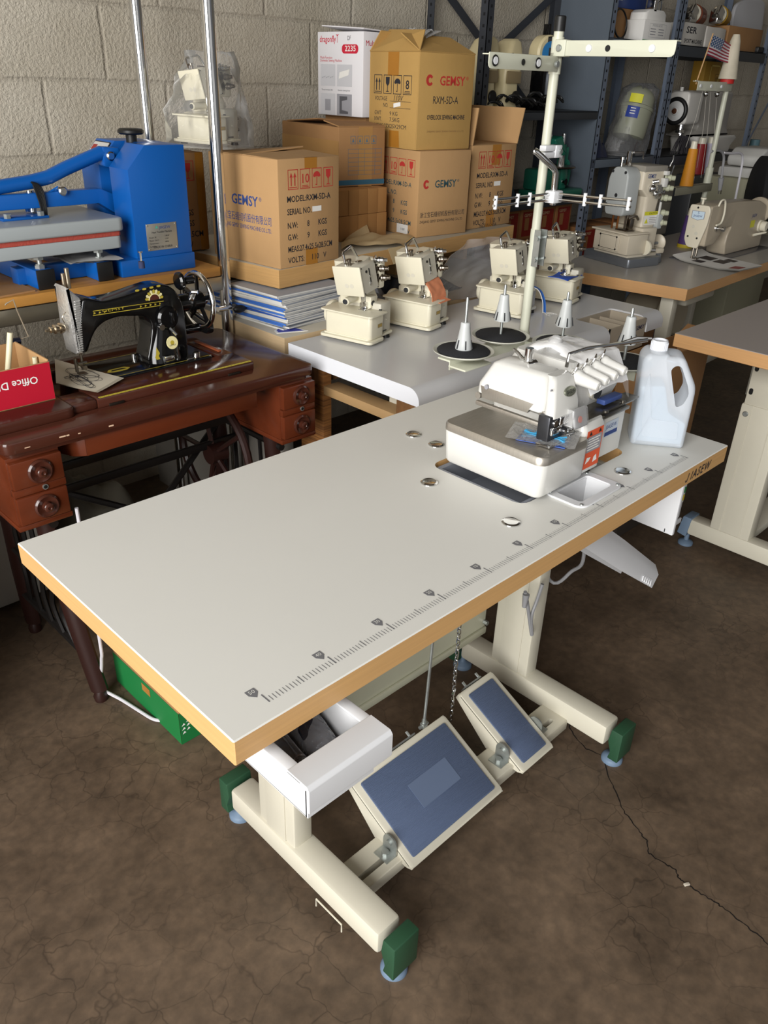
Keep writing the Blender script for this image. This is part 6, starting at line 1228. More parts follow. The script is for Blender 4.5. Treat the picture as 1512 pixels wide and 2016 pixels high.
for y, z in ((.085, .065), (.185, .065), (.085, .115), (.185, .115)): mb.cyl((-.008, y, z), (-.006, y, z), .004, 10, m=1)
mb.build('end_cover', [CVC, BLACK], cv)
mb = MB(); mb.bb(-.012, .125, .02, .24, .130, .137, .002); mb.build('work_plate', CVC, cv)
mb = MB(); mb.loft([[(x, y, z) for x, y in rrect(a, b, .015, 3, cx, cy)] for a, b, cx, cy, z in ((.085, .15, .165, .15, .14), (.080, .14, .17, .15, .22), (.085, .14, .168, .145, .27), (.13, .14, .148, .14, .30), (.135, .135, .15, .14, .37))]); mb.bb(.085, .222, .072, .208, .368, .392, .003, 1)
mb.text('GEMSY', (.105, .070, .345), FX, UP, .016, 2, fit=.05, off=.01); mb.flat([(0, 0), (.085, 0), (.085, .054), (0, .054)], (.128, .074, .158), FX, UP, 3, .001); mb.flat([(0, 0), (.085, 0), (.085, .015), (0, .015)], (.128, .074, .197), FX, UP, 4, .0014); mb.text('CAUTION', (.155, .0725, .2005), FX, UP, .008, 5); mb.flat([(0, 0), (.022, 0), (.011, .02)], (.132, .0725, .165), FX, UP, 4, .002)
for k in range(4): mb.flat([(0, 0), (.045, 0), (.045, .002), (0, .002)], (.160, .0725, .165 + .007 * k), FX, UP, 6, .002)
mb.build('column', [CVC, mat('warm_grey_lid', '8f8a80', .4), INKBLU, PAPERW, mat('yellow_label', 'd3cf35', .5), INKBLK, LGREY], cv)
mb = MB(); puff(mb, rpoly([(.085, .195), (.19, .195), (.20, .215), (.20, .345), (.175, .385), (.115, .385), (.088, .36)], .022, 5), .080, .008, YZ @ T(0, 0, .005))
for y, z in ((.105, .366), (.190, .235), (.178, .366), (.14, .275)): mb.cyl((.006, y, z), (.003, y, z), .006 if z != .275 else .008, 12, m=1)
mb.build('head_cover', [CVG, DKGREY], cv)
mb = MB()
for y, x in ((.16, .03), (.13, .03), (.095, .04), (.09, .055)): mb.cyl((x, y, .14), (x, y, .20), .0045, 8, m=1 if y > .12 else 0)
mb.bb(.02, .07, .06, .13, .1375, .143, .002); mb.box((.05, .075, .165), (.025, .025, .05), None, .004); mb.tube(cat([(.03, .07, .19), (.06, .06, .20), (.085, .065, .185)], 4), .006, 8); mb.build('needle_assembly', [MINIST, mat('copper_rod', 'b87b4a', .3, 1)], cv)
mb = MB(); mb.bb(.03, .055, .13, .14, .385, .445, .002); mb.tube([(.055, .125, .44), (.10, .115, .44), (.105, .115, .415)], .004, 6); mb.cyl((.03, .16, .385), (.03, .16, .415), .006, 10); mb.cyl((.03, .16, .41), (.03, .16, .42), .010, 12); mb.build('top_levers', CHROME, cv)
mb = MB(); mb.sph((.135, .062, .305), .018); mb.sph((.155, .058, .285), .014); mb.cyl((.14, .07, .33), (.155, .05, .335), .008, 10)
for k in range(5): mb.tube(cat([(.16 + .006 * k, .06, .32), (.165 + .006 * k, .05, .29), (.16 + .007 * k, .06, .265)], 3), .0015, 5)
mb.build('thread_cam', CHROME, cv)
for args in ((.19, .215, .05, .075, .31, .345, .004), (.20, .222, .055, .08, .355, .372, .003), (.205, .215, .062, .07, .195, .25, .003)): MB().bb(*args).build('guide_block', WHITE, cv)
for k, z in enumerate((.345, .305, .265, .205, .165)):
    c = V((.225, .075, z)); mb = MB(); mb.lathe([(0, -.008), (.010, -.008), (.013, -.003), (.0125, .0), (.0085, .003), (.0125, .007), (.0135, .012), (.0135, .020), (.010, .022), (.010, .036), (.009, .038), (0, .038)], 18, align(c, c + V((.75, -.65, -.03)))); mb.build('tension_knob', mat('pale_green_grey_knob', 'aeb098', .45), cv)
mb = MB(); mb.tube([(.235, .10, .15), (.245, .10, .38)], .004, 6); mb.tube([(.25, .10, .36), (.265, .09, .41), (.262, .09, .43)], .003, 6); mb.tube([(.255, .10, .28), (.278, .09, .39)], .003, 6); mb.build('thread_wires', CHROME, cv)
mb = MB(); mb.cyl((.23, .06, .0), (.23, .06, .04), .030, 20, .025, bev=.004); mb.bb(.205, .255, .035, .085, .04, .062, .006, 1); mb.lathe([(.030, 0), (.036, .004), (.036, .010), (.030, .014)], 24, T(.262, .09, .075) @ rotm(0, 90, 20), 1); mb.cyl((.24, .09, .075), (.31, .09, .072), .006, 8); mb.build('oil_reservoir', [ALU, CVC], cv)
mb = MB(); mb.cyl((.11, .02, .075), (.118, .02, .075), .030, 20, m=0); mb.cyl((.13, .02, .065), (.16, .005, .065), .007, 10, m=1); mb.build('regulator', [IVORY, CHROME], cv)
mb = MB(); mb.bb(.205, .235, .06, .16, .14, .20, .004); mb.bm.transform(M4.Identity(4)); mb.build('shield', CVG, cv)
# ---- lockstitch
LY = .98; g = lambda x, y: py(x, y, LY)
ls = thing('lockstitch_machine', (g(1440, 505).x, LY, FZ), 'beige lockstitch machine with shield badge on the right of the far table', 'sewing machine', 0, 'larger machines on the far table')
zb_ = FZ + .0042
fp = [(3.025, .966), (3.10, .972), (3.30, .968), (3.50, .957), (3.575, .935), (3.60, .86), (3.605, zb_), (3.24, zb_), (3.226, .80), (3.232, .845), (3.252, .872), (3.18, .872), (3.155, .845), (3.11, .81), (3.025, .81)]
mb = MB(); puff(mb, rpoly(fp, .012, 3), .085, .006, XZ @ T(0, 0, -LY - .0425)); c = g(1462, 424); mb.text('JIASEW', (c.x, LY - .0427, c.z - .004), FX, UP, .014, 1, fit=.052, shear=.2); c = g(1460, 432); mb.flat([(0, 0), (.045, 0), (.045, .03), (0, .03)], (c.x, LY - .0427, c.z - .03), FX, UP, 2, .0006)
build(mb, 'casting', [mat('beige_machine_paint', 'b3a793', .3, mott=.05), INKBLU, mat('yellow_label', '')], ls)
mb = MB(); fx0 = 3.024; fpl = [(LY + .045, g(1376, 405).z), (LY - .035, g(1384, 403).z), (LY - .044, g(1385, 412).z), (LY - .040, g(1385, 440).z), (LY - .018, g(1376, 486).z), (LY + .03, g(1376, 484).z), (LY + .046, g(1376, 470).z)]
puff(mb, rpoly(fpl, .010, 4), .012, .004, YZ @ T(0, 0, fx0 - .012)); zt = g(1376, 404).z
sh_ = [(.0, 0), (.028, .007), (.028, .036), (-.028, .036), (-.028, .007)]; mb.flat(sh_, (fx0 - .012, LY + .004, zt - .060), LX, UP, 1, .0006); mb.flat([(a * .9, b * .9 + .002) for a, b in sh_], (fx0 - .012, LY + .004, zt - .060), LX, UP, 2, .0009); mb.text('JIASEW', (fx0 - .012, LY + .023, zt - .047), LX, UP, .008, 3, fit=.038, depth=.0012)
mb.text('S', (fx0 - .012, LY + .007, zt - .036), LX, UP, .011, 3, depth=.0012)
for y, z in ((LY + .01, zt - .012), (LY + .03, zt - .125), (LY - .01, zt - .128)): mb.cyl((fx0 - .0135, y, z), (fx0 - .012, y, z), .004, 10, m=4)
for y, z in ((LY + .015, zt - .085), (LY - .002, zt - .11)): mb.cyl((fx0 - .0126, y, z), (fx0 - .012, y, z), .007, 14, m=5)
build(mb, 'face_plate', [mat('ivory_face_plate', 'd5cdb9', .35), LGREY, mat('pale_blue_badge', 'c3d5e2', .4), INKBLU, BLACK, mat('faint_sticker', '')], ls)
nx_ = fx0 + .012; mb = MB(); mb.cyl((nx_, LY - .01, FZ + .02), (nx_, LY - .01, zt - .13), .005, 8); mb.cyl((nx_ - .012, LY, FZ + .01), (nx_ - .012, LY, zt - .13), .0045, 8); mb.bb(nx_ - .016, nx_ + .014, LY - .022, LY - .002, FZ + .006, FZ + .012, .002); build(mb, 'presser_foot', MINIST, ls)
mb = MB(); mb.cyl((fx0 + .02, LY + .01, zt - .002), (fx0 + .02, LY + .01, zt + .022), .005, 10); mb.cyl((fx0 + .02, LY + .01, zt + .018), (fx0 + .02, LY + .01, zt + .024), .012, 12); build(mb, 'pressure_screw', IVORY, ls)
mb = MB(); mb.tube(cat([(fx0 + .05, LY - .045, zt - .005), (fx0 + .055, LY - .05, zt + .016), (fx0 + .085, LY - .052, zt + .014), (fx0 + .095, LY - .055, zt - .03), (fx0 + .085, LY - .055, zt - .07), (fx0 + .055, LY - .05, zt - .078)], 4), .004, 8); build(mb, 'take_up_guard', IVORY, ls)
mb = MB(); c = V((fx0 + .075, LY - .045, zt - .092)); mb.lathe([(0, -.006), (.014, -.006), (.014, .004), (.007, .006), (.007, .022), (.010, .023), (.010, .034), (0, .034)], 16, align(c, c + V((.1, -1, 0)))); build(mb, 'tension_dial', CHROME, ls)
rx = g(1486, 430).x; mb = MB(); mb.lathe([(0, 0), (.05, 0), (.056, .006), (.056, .02), (.045, .03), (0, .032)], 28, T(3.595, LY, .905) @ rotm(0, 90, 0)); build(mb, 'hand_wheel', mat('beige_machine_paint', ''), ls)
c = g(1477, 442); mb = MB(); mb.cyl((c.x, LY - .042, c.z), (c.x, LY - .05, c.z), .026, 20); mb.cyl((c.x, LY - .05, c.z), (c.x, LY - .075, c.z), .022, 20, bev=.004); build(mb, 'stitch_dial', IVORY, ls)
c = g(1463, 460); mb = MB(); mb.tube([(c.x, LY - .045, c.z), (c.x + .05, LY - .08, c.z + .012)], [.006, .004], 8); build(mb, 'reverse_lever', IVORY, ls)
mb = MB(); mb.bb(fx0 - .03, fp[6][0] + .02, LY - .085, LY + .085, FZ + .0004, FZ + .004, .001); build(mb, 'bed_plate', mat('steel_grey_bed', '77767a', .3, .6), ls)
# purple cone
def cone_spool(name, base, h, r0, r1, matT, lab, grp=None, tilt=None, tube=None):
    o = thing(name, base, lab, 'thread cone', 0, grp); Mx = T(base) @ (tilt if tilt is not None else M4.Identity(4))
    build(MB().lathe([(0, 0), (r0, 0), (r0, .012), (r0 * .98, .012)] + [(r0 * .98 + (r1 - r0 * .98) * k / 10, .012 + (h - .012) * k / 10) for k in range(11)] + [(0, h)], 24, Mx), 'thread', matT, o)
    build(MB().lathe([(0, h * .999), (r1 * .75, h * .999), (r1 * .62, h + .03), (0, h + .03)], 20, Mx), 'cone_tip', tube or IVORY, o); return o
b_ = pz(1348, 486, FZ); cone_spool('thread_cone', b_, .135, .034, .022, mat('purple_thread', '5d4382', .6, mott=.1, scale=200), 'purple thread cone standing beside the lockstitch machine')
build(MB().lathe([(.0345, .0), (.035, .002), (.035, .012), (.0345, .014)], 24, T(b_)), 'yellow_base', mat('yellow_plastic', 'cdb634', .5), bpy.data.objects['thread_cone'])
# magazine
q = [pz(x, y, FZ) for x, y in ((1322, 512), (1455, 542), (1500, 527), (1380, 500))]
mb = MB(); 
def mg(u, v, k=0): p = q[0].lerp(q[1], u).lerp(q[3].lerp(q[2], u), v); return (p.x, p.y, FZ + .0045 + .002 * k + .014 * max(0, 1 - abs(u - .0) * 4) ** 2 + .02 * max(0, (u - .72)) * (1 - v) * 2)
for k in range(3): mb.grid(14, 6, lambda u, v: mg(u, v, k), 0)
for a, b_, c_, d_ in ((.2, .4, .45, .75), (.45, .62, .4, .7), (.25, .4, .1, .3), (.5, .66, .72, .9), (.8, .95, .1, .4)): mb.grid(3, 3, lambda u, v: V(mg(a + (b_ - a) * u, c_ + (d_ - c_) * v, 2)) + V((0, 0, .0012)), 1 if a < .7 else 2)
tag(build(mb, 'pages', [PAPERW, mat('dark_picture_print', '3c3536', .5), mat('red_picture_print', '9c4a4a', .5)], thing('magazine', q[0].lerp(q[2], .5), 'open illustrated magazine under the needle of the lockstitch machine', 'magazine')))
# ================================================================ STEEL SHELVING AGAINST THE BACK WALL
SY0, SY1 = 1.69, 2.0; U1a, U1b, U2b, U3b = 2.433, 3.290, 3.915, 5.02
HOLE = mat('punched_hole_dark', '0c0d10', .8)
def upright(par, X, Y, sx, sy, top=2.4, m=DSLATE, holes=True, z0=0.0):
    mb = MB(); mb.bb(X, X + sx * .036, Y, Y + sy * .0025, z0, top); mb.bb(X, X + sx * .0025, Y, Y + sy * .036, z0, top)
    if holes:
        z = .75
        while z < 1.75:
            for a in (.018,): mb.bb(X + sx * (a - .0045), X + sx * (a + .0045), Y - .0008, Y + .0032, z, z + .010, 0, 1); mb.bb(X - .0008, X + .0032, Y + sy * (a - .0045), Y + sy * (a + .0045), z + .012, z + .022, 0, 1)
            z += .038
    return build(mb, 'upright', [m, HOLE], par)
def shelf(par, x0, x1, z, m, lip=.034, nm='shelf'):
    mb = MB(); mb.bb(x0, x1, SY0, SY1, z - .004, z); mb.bb(x0, x1, SY0, SY0 + .004, z - lip, z, .001); mb.bb(x0, x1, SY1 - .004, SY1, z - lip, z); return build(mb, nm, m, par)
s1 = thing('shelving_unit', ((U1a + U1b) / 2, SY0 + .15, 0), 'dark steel shelving unit with crossed braces behind the open carton', 'shelving', 0, 'steel shelving along the back wall')
for X, Y, sx, sy in ((U1a, SY0, 1, 1), (U1a, SY1, 1, -1), (U1b, SY1, -1, -1)): upright(s1, X, Y, sx, sy, m=mat('charcoal_steel', '33363c', .45, mott=.1))
for z in (1.275, .915, .60): shelf(s1, U1a, U1b, z, DSLATE)
mb = MB(); mb.bb(U1b - .0012, U1b, SY0, SY1, .915, 2.4); mb.bb(U1b - .004, U1b, SY0, SY0 + .003, .60, 2.4); build(mb, 'side_panel', SLATE, s1)
cx_, a, b_ = py(968, 108, SY1 - .006), py(880, -14, SY1 - .006), py(1094, -12, SY1 - .006)
for p0, p1 in ((a, cx_ + (cx_ - a) * 1.1), (b_, cx_ + (cx_ - b_) * 1.1)):
    d = (p1 - p0); mb = MB(); mb.tube([p0, p1], [(.018, .0015)] * 2, 6, flat=V((0, 1, 0)).cross(d).normalized()); build(mb, 'cross_brace', mat('charcoal_steel', ''), s1)
s2 = thing('shelving_unit', ((U1b + U2b) / 2, SY0 + .15, 0), 'blue-grey shelving unit holding the bagged motor and the small white labelled box', 'shelving', 0, 'steel shelving along the back wall')
upright(s2, U1b + .002, SY0, 1, 1, m=SLATE2); upright(s2, U2b - .002, SY0, -1, 1, m=SLATE2); upright(s2, U1b + .002, SY1, 1, -1, m=SLATE2, holes=False); upright(s2, U2b - .002, SY1, -1, -1, m=SLATE2, holes=False)
for z in (1.570, 1.070, .60): shelf(s2, U1b + .004, U2b - .004, z, SLATE, .040)
s3 = thing('shelving_unit', ((U2b + U3b) / 2, SY0 + .15, 0), 'wide shelving unit on the far right holding the white home sewing machine', 'shelving', 0, 'steel shelving along the back wall')
upright(s3, U2b + .002, SY0, 1, 1, m=SLATE2); upright(s3, U3b, SY0, -1, 1, m=SLATE2); upright(s3, U2b + .002, SY1, 1, -1, m=SLATE2, holes=False); upright(s3, U3b, SY1, -1, -1, m=SLATE2, holes=False)
for z in (1.570, 1.060, .55): shelf(s3, U2b + .004, U3b - .002, z, DSLATE, .05)
a, b_ = py(1512, 205, SY0 - .004), py(1450, 320, SY0 - .004); mb = MB(); mb.tube([a + V((.05, 0, .06)), b_], [(.012, .0015)] * 2, 6, flat=(0, 0, 1)); build(mb, 'diagonal_strut', SLATE2, s3)
# ---- things on the first unit
CR2 = mat('pale_cream_plastic', 'd8caa0', .4, mott=.05); zA = 1.2755
def bullet(x, lab, s_=1.0):
    o = thing('bag_closer_machine', (x, 1.82, zA), lab, 'sewing machine', 0, 'cream machines on the dark shelf')
    mb = MB(); mb.loft([[(x + dx + a_, 1.82 + b_, z) for a_, b_ in rrect(w_, d_, .02, 4)] for z, w_, d_, dx in ((zA + .0005, .10, .12, 0), (zA + .10, .095, .11, 0), (zA + .13, .11, .12, .0), (zA + .20, .10, .11, .015), (zA + .25, .07, .085, .03), (zA + .262, .045, .06, .035))]); mb.cyl((x - .02, 1.758, zA + .20), (x - .02, 1.764, zA + .20), .010, 12, m=1); build(mb, 'housing', [CR2, BLACK], o)
    mb = MB(); mb.bb(x - .05, x + .045, 1.755, 1.762, zA + .10, zA + .145, .003); build(mb, 'clear_guard', mat('amber_clear_plastic', '8d7c5c', .15), o)
    mb = MB(); mb.cyl((x + .02, 1.752, zA + .05), (x + .02, 1.763, zA + .05), .024, 20, bev=.003); build(mb, 'front_wheel', BLACK, o)
bullet(2.565, 'left cream portable machine on the dark shelf behind the steel upright'); bullet(2.72, 'right cream portable machine on the dark shelf, with round black opening')
o = thing('black_portable_machine', (2.98, 1.80, zA), 'black and cream portable machine with blue-lined wheel beside the thread stand arm', 'sewing machine')
cb = py(1068, 105, 1.80)
mb = MB(); mb.cyl((cb.x - .01, 1.755, cb.z), (cb.x, 1.82, cb.z), .068, 28, bev=.008); build(mb, 'cream_wheel_cover', CR2, o)
mb = MB(); mb.cyl((cb.x - .018, 1.748, cb.z), (cb.x - .010, 1.757, cb.z), .062, 28, bev=.004); mb.cyl((cb.x - .018, 1.747, cb.z), (cb.x - .0178, 1.7478, cb.z), .044, 24, m=1); mb.bb(cb.x - .03, cb.x - .005, 1.744, 1.748, cb.z - .03, cb.z + .02, .002, 2); build(mb, 'blue_wheel', [BLACK, mat('blue_wheel_disc', '2d79b4', .4), DKGREY], o)
mb = MB(); mb.bb(cb.x - .04, cb.x + .06, 1.76, 1.86, zA + .0005, zA + .05, .005); mb.bb(cb.x + .0, cb.x + .05, 1.78, 1.85, zA + .05, cb.z, .005); mb.bb(cb.x + .02, cb.x + .05, 1.77, 1.79, zA + .06, zA + .15, .003, 1); mb.bb(cb.x + .03, cb.x + .05, 1.80, 1.83, cb.z + .05, cb.z + .11, .003); build(mb, 'body', [BLKPAINT, ALU], o)
mb = MB(); random.seed(8)
for k in range(9): 
    c = V((2.62 + .05 * k + random.uniform(-.01, .01), 1.745 + random.uniform(-.015, .02), zA + .022 + .012 * (k % 3))); mb.tube([c + V((.05 * math.cos(a), .022 * math.sin(a), .012 * math.sin(a * 2) + .012 * (k % 2))) for a in [2 * math.pi * j / 20 for j in range(20)]], .0045, 6, True)
tag(build(mb, 'coil', BLACK, thing('black_cable_coils', (2.8, 1.745, zA), 'tangled black power cables on the dark shelf over the open carton', 'cable')))
o = thing('black_motor_head', (2.62, 1.90, zA), 'black machine head among cables on the dark shelf', 'sewing machine'); mb = MB(); mb.prism(rpoly([(2.64, zA + .03), (2.86, zA + .03), (2.87, zA + .12), (2.80, zA + .17), (2.66, zA + .13)], .02), .06, XZ @ T(0, 0, -1.96), .01); build(mb, 'casting', BLKPAINT, o)
# green machine on the middle shelf
zB = .9155; GRN = mat('green_hammer_enamel', '1f6a56', .3, spec=.6, mott=.1); GYm = 1.775; q = lambda x, y: py(x, y, 1.715)
gm = thing('green_sewing_machine', (q(1110, 380).x, GYm, zB), 'small green cast overlock machine on the dark steel shelf behind the thread stand', 'sewing machine')
x0, x1 = q(1066, 380).x, U1b - .02
mb = MB(); mb.prism(rrect(x1 - x0, .16, .02, 4, (x0 + x1) / 2, GYm), .028, T(0, 0, zB + .0005), .008); mb.bb(x0 + .01, x0 + .14, GYm - .06, GYm + .06, zB + .028, zB + .12, .012); mb.bb(x0 + .15, x0 + .21, GYm - .05, GYm + .05, zB + .028, zB + .125, .01); build(mb, 'base_casting', GRN, gm)
mb = MB(); mb.lathe([(0, 0), (.085, 0), (.088, .004), (.085, .009), (0, .010)], 28, T(q(1110, 330).x, GYm - .02, zB + .122)); build(mb, 'work_plate', MINIST, gm)
mb = MB(); hp_ = [(q(x, y).x, q(x, y).z) for x, y in ((1101, 275), (1116, 268), (1124, 305), (1104, 312))]; puff(mb, rpoly([(hp_[0][0], hp_[0][1]), (hp_[1][0], hp_[1][1]), (hp_[2][0], hp_[2][1]), (hp_[3][0], hp_[3][1])][::-1], .008, 3), .08, .006, XZ @ T(0, 0, -GYm - .04)); build(mb, 'head', GRN, gm)
mb = MB(); c = q(1128, 300); mb.cyl((c.x, GYm, zB + .13), (c.x, GYm, c.z + .03), .018, 14); mb.cyl((c.x, GYm, c.z + .03), (c.x, GYm, c.z + .075), .009, 12, m=1); mb.bb(c.x + .02, c.x + .05, GYm - .01, GYm + .04, zB + .13, c.z + .02, .01); mb.tube(cat([(c.x + .03, GYm, zB + .14), (c.x + .045, GYm, zB + .13), (c.x + .058, GYm, zB + .09), (c.x + .05, GYm, zB + .04)], 4), [(.010, .02)] * 13, 8); build(mb, 'rear_arm', [GRN, CHROME], gm)
mb = MB(); 
for dx in (-.02, .0, .02): mb.cyl((q(1112, 320).x + dx, GYm - .04, zB + .13), (q(1112, 320).x + dx * .6, GYm - .04, hp_[3][1] + .01), .005, 8)
for x, y in ((1103, 268), (1108, 267)): mb.cyl((q(x, y).x, GYm, q(x, y).z - .03), (q(x, y).x, GYm, q(x, y).z), .004, 8)
c = q(1112, 358); mb.cyl((c.x, GYm - .066, c.z), (c.x, GYm - .05, c.z), .014, 16); build(mb, 'needle_rods', CHROME, gm)
# red-panelled cartons, row by row
RB = mat('red_carton_print', '8e2418', .6, mott=.2, scale=40); RC = mat('brown_carton_dim', '9b6a3e', .85, mott=.1)
def redbox(x, y, z, w, d, h, lab):
    o = thing('red_panel_carton', (x, y, z), lab, 'box', 0, 'red-panelled cartons on the low shelf')
    mb = MB(); mb.bb(0, w, 0, d, .0004, h, .002); mb.flat([(w * .12, h * .10), (w * .90, h * .10), (w * .90, h * .90), (w * .12, h * .90)], (0, 0, 0), FX, UP, 1, .0006); mb.flat([(w * .25, h * .3), (w * .5, h * .3), (w * .5, h * .7), (w * .25, h * .7)], (0, 0, 0), FX, UP, 0, .0010); mb.text('GEMSY', (w * .2, 0, h * .74), FX, UP, h * .1, 2, depth=.001); mb.build('carton', [RC, RB, mat('cream_ink', 'c9b48a', .7)], o)
zC = .6005; rows = ('first', 'second', 'third', 'fourth', 'fifth')
for k in range(5): redbox(2.60 + .136 * k, 1.70, zC, .132, .13, .135, '%s red-panelled carton from the left in the lower row on the low shelf' % rows[k])
for k in range(5): redbox(2.58 + .140 * k, 1.75, zC + .1355, .132, .13, .135, '%s red-panelled carton from the left in the upper row on the low shelf' % rows[k])
for k in range(3): redbox(3.34 + .150 * k, 1.72, zC, .140, .14, .15, '%s red-panelled carton right of the steel side panel on the low shelf' % ('nearest', 'middle', 'farthest')[k])
o = thing('navy_bag', (2.75, 1.80, zB), 'crumpled navy bag on the dark middle shelf', 'bag'); build(pillow((2.72, 1.84, zB + .001), .22, .18, .16, .03, 15, 0, 14), 'bag', mat('navy_film', '1b2440', .4), o)
# ---- second unit
zT = 1.5705
o = thing('brown_carton', (U1b + .12, 1.80, zT), 'brown carton with a blue box on it, on the upper steel shelf', 'box'); MBX = MB(); MBX.bb(U1b + .06, U1b + .46, 1.815, 1.98, zT, zT + .13, .003); build(MBX, 'carton', CARD2, o)
o = thing('blue_box', (U1b + .25, 1.88, zT + .13), 'dark blue printed box on the brown carton at the top of the photo', 'box'); MBX = MB(); MBX.bb(U1b + .10, U1b + .50, 1.82, 1.97, zT + .1305, zT + .22, .003); MBX.flat([(0, 0), (.08, 0), (.08, .02), (0, .02)], (U1b + .2, 1.82, zT + .16), FX, UP, 1); build(MBX, 'box', [mat('blue_print_box', '25407f', .5), PAPERW], o)
q = lambda x, y: py(x, y, 1.705)
a, b_, c = q(1265, 74), q(1318, 73), q(1273, 38); w_ = b_.x - a.x; h_ = c.z - zT
o = thing('white_label_box', (a.x, 1.705, zT), 'small white box with printed label and green base line on the upper steel shelf', 'box')
mb = MB(); mb.bb(0, w_, 0, .10, 0.0003, h_, .002); mb.flat([(0, 0), (w_, 0), (w_, .005), (0, .005)], (0, 0, .001), FX, UP, 1); mb.frame(w_ * .62, h_ * .66, .0010, (w_ * .2, 0, h_ * .2), FX, UP, 2); mb.text('MODEL:GK9-2', (w_ * .30, 0, h_ * .72), FX, UP, .009, 2, fit=w_ * .36)
for r in range(3):
    for cc in range(2): mb.flat([(0, 0), (w_ * .2, 0), (w_ * .2, .0035), (0, .0035)], (w_ * (.24 + .3 * cc), 0, h_ * (.58 - .13 * r)), FX, UP, 2)
mb.build('box', [PAPERW, mat('green_band', '3f9a5f', .5), LGREY], o)
o = thing('foam_packed_tool', (a.x + w_ / 2, 1.77, zT + h_), 'white foam tray holding a chrome bag-closing tool on the white label box', 'tool')
mb = MB(); mb.loft([[(a.x + w_ / 2 + p * s_, 1.765 + r_, z) for p, r_ in rrect(w_ * .86, .09, .02, 3)] for z, s_ in ((zT + h_ + .0005, .96), (zT + h_ + .030, .92), (zT + h_ + .042, .7), (zT + h_ + .044, .6))]); build(mb, 'foam_tray', PAPERW, o)
mb = MB(); cx2 = a.x + w_ * .55; 
zq = zT + h_ + .044; mb.bb(cx2 - .05, cx2 - .02, 1.72, 1.76, zq - .01, zq + .05, .004); mb.bb(cx2 + .0, cx2 + .04, 1.73, 1.78, zq - .005, zq + .04, .006); mb.cyl((cx2 - .06, 1.75, zq + .05), (cx2 + .07, 1.75, zq + .055), .011, 12); mb.sph((cx2 + .02, 1.74, zq + .05), .016); build(mb, 'tool', CHROME, o)
mb = MB(); c = q(1240, 62); mb.tube([(c.x + .055 * math.cos(t), 1.76 + .01 * math.sin(t), zT + .062 + .058 * math.sin(t)) for t in [2 * math.pi * k / 28 for k in range(28)]], .004, 6, True); tag(build(mb, 'belt', BLACK, thing('drive_belt', (c.x, 1.76, zT), 'black drive belt leaning beside the small white labelled box', 'belt')))
# bagged servo motor
q = lambda x, y: py(x, y, 1.76); zL = 1.0705
a, b_ = q(1222, 245), q(1262, 175); mo = thing('servo_motor', (q(1240, 300).x, 1.76, zL), 'grey servo motor with yellow and blue stickers, wrapped in clear plastic on the steel shelf', 'motor')
MOT = mat('motor_grey_green', '8d8f7d', .4, mott=.06); ax = V((.45, -.20, .62)).normalized(); c0_ = q(1238, 262); c1m = q(1262, 180); ax = (c1m - c0_).normalized(); L_ = (c1m - c0_).length
B = align(c0_, c1m)
mb = MB(); mb.lathe([(0, -.03), (.05, -.03), (.078, -.02), (.082, 0), (.082, L_ * .55), (.086, L_ * .55), (.086, L_ * .62), (.080, L_ * .64), (.078, L_ * .86), (.065, L_ * .98), (.03, L_ + .02), (0, L_ + .02)], 32, B)
build(mb, 'housing', MOT, mo)
fd = (CAM - c0_); fd = (fd - ax * fd.dot(ax)).normalized(); sd = ax.cross(fd)
for t, w2_, h2_, m_, nm in ((.74, .05, .040, mat('yellow_label', ''), 'yellow_sticker'), (.44, .055, .060, mat('blue_sticker', '2a3f8f', .4), 'blue_sticker')):
    mb = MB(); rr = .0845 if t > .6 else .0835; mb.grid(6, 2, lambda u, v: c0_ + ax * (L_ * t + (v - .5) * h2_) + fd * rr * math.cos((u - .5) * .75 - .15) + sd * rr * math.sin((u - .5) * .75 - .15), 0)
    if nm == 'blue_sticker':
        for k in range(3): mb.grid(3, 1, lambda u, v: c0_ + ax * (L_ * t + .012 - .012 * k + (v - .5) * .004) + fd * (rr + .0008) * math.cos((u * .5) * .6 - .3) + sd * (rr + .0008) * math.sin((u * .5) * .6 - .3), 1)
    build(mb, nm, [m_, PAPERW], mo)
mb = MB(); mb.bb(c0_.x - .06, c0_.x + .09, 1.70, 1.84, zL + .0003, zL + .012, .003); mb.bb(c0_.x - .02, c0_.x + .02, 1.73, 1.79, zL + .012, c0_.z - .05, .005); mb.bb(c0_.x + .04, c0_.x + .07, 1.73, 1.80, zL + .012, c0_.z, .005); build(mb, 'mount', DKGREY, mo)
mb = MB(); secs = []
for k in range(14):
    t = k / 13; z = zL + .001 + t * .325; cxx = c0_.x + .02 + .075 * t; r0 = .145 * (1 - .35 * t ** 2) if k < 13 else .05; sec = []
    for j in range(28):
        a_ = 2 * math.pi * j / 28; n = noise.noise(V((math.cos(a_) * 2.5, math.sin(a_) * 2.5, t * 5 + 9))) * .022; sec.append((cxx + (r0 + n) * math.cos(a_), 1.78 + (min(r0, .085) + n * .5) * math.sin(a_), z))
    secs.append(sec)
mb.loft(secs); tag(build(mb, 'bag', film('motor_bag', 'd8d8d8', .10, .06, .9, 20), thing('plastic_bag', (c0_.x + .05, 1.78, zL), 'crinkled clear bag around the grey servo motor on the steel shelf', 'bag')))
o = thing('yellow_wrapped_motor', (U1b + .06, 1.86, zL), 'dusty yellow bagged part behind the grey servo motor', 'motor'); build(MB().lathe([(0, 0), (.06, 0), (.055, .12), (.03, .2), (0, .21)], 20, T(U1b + .14, 1.90, zL + .0005)), 'part', mat('dim_yellow_bag', '7c764a', .4), o)
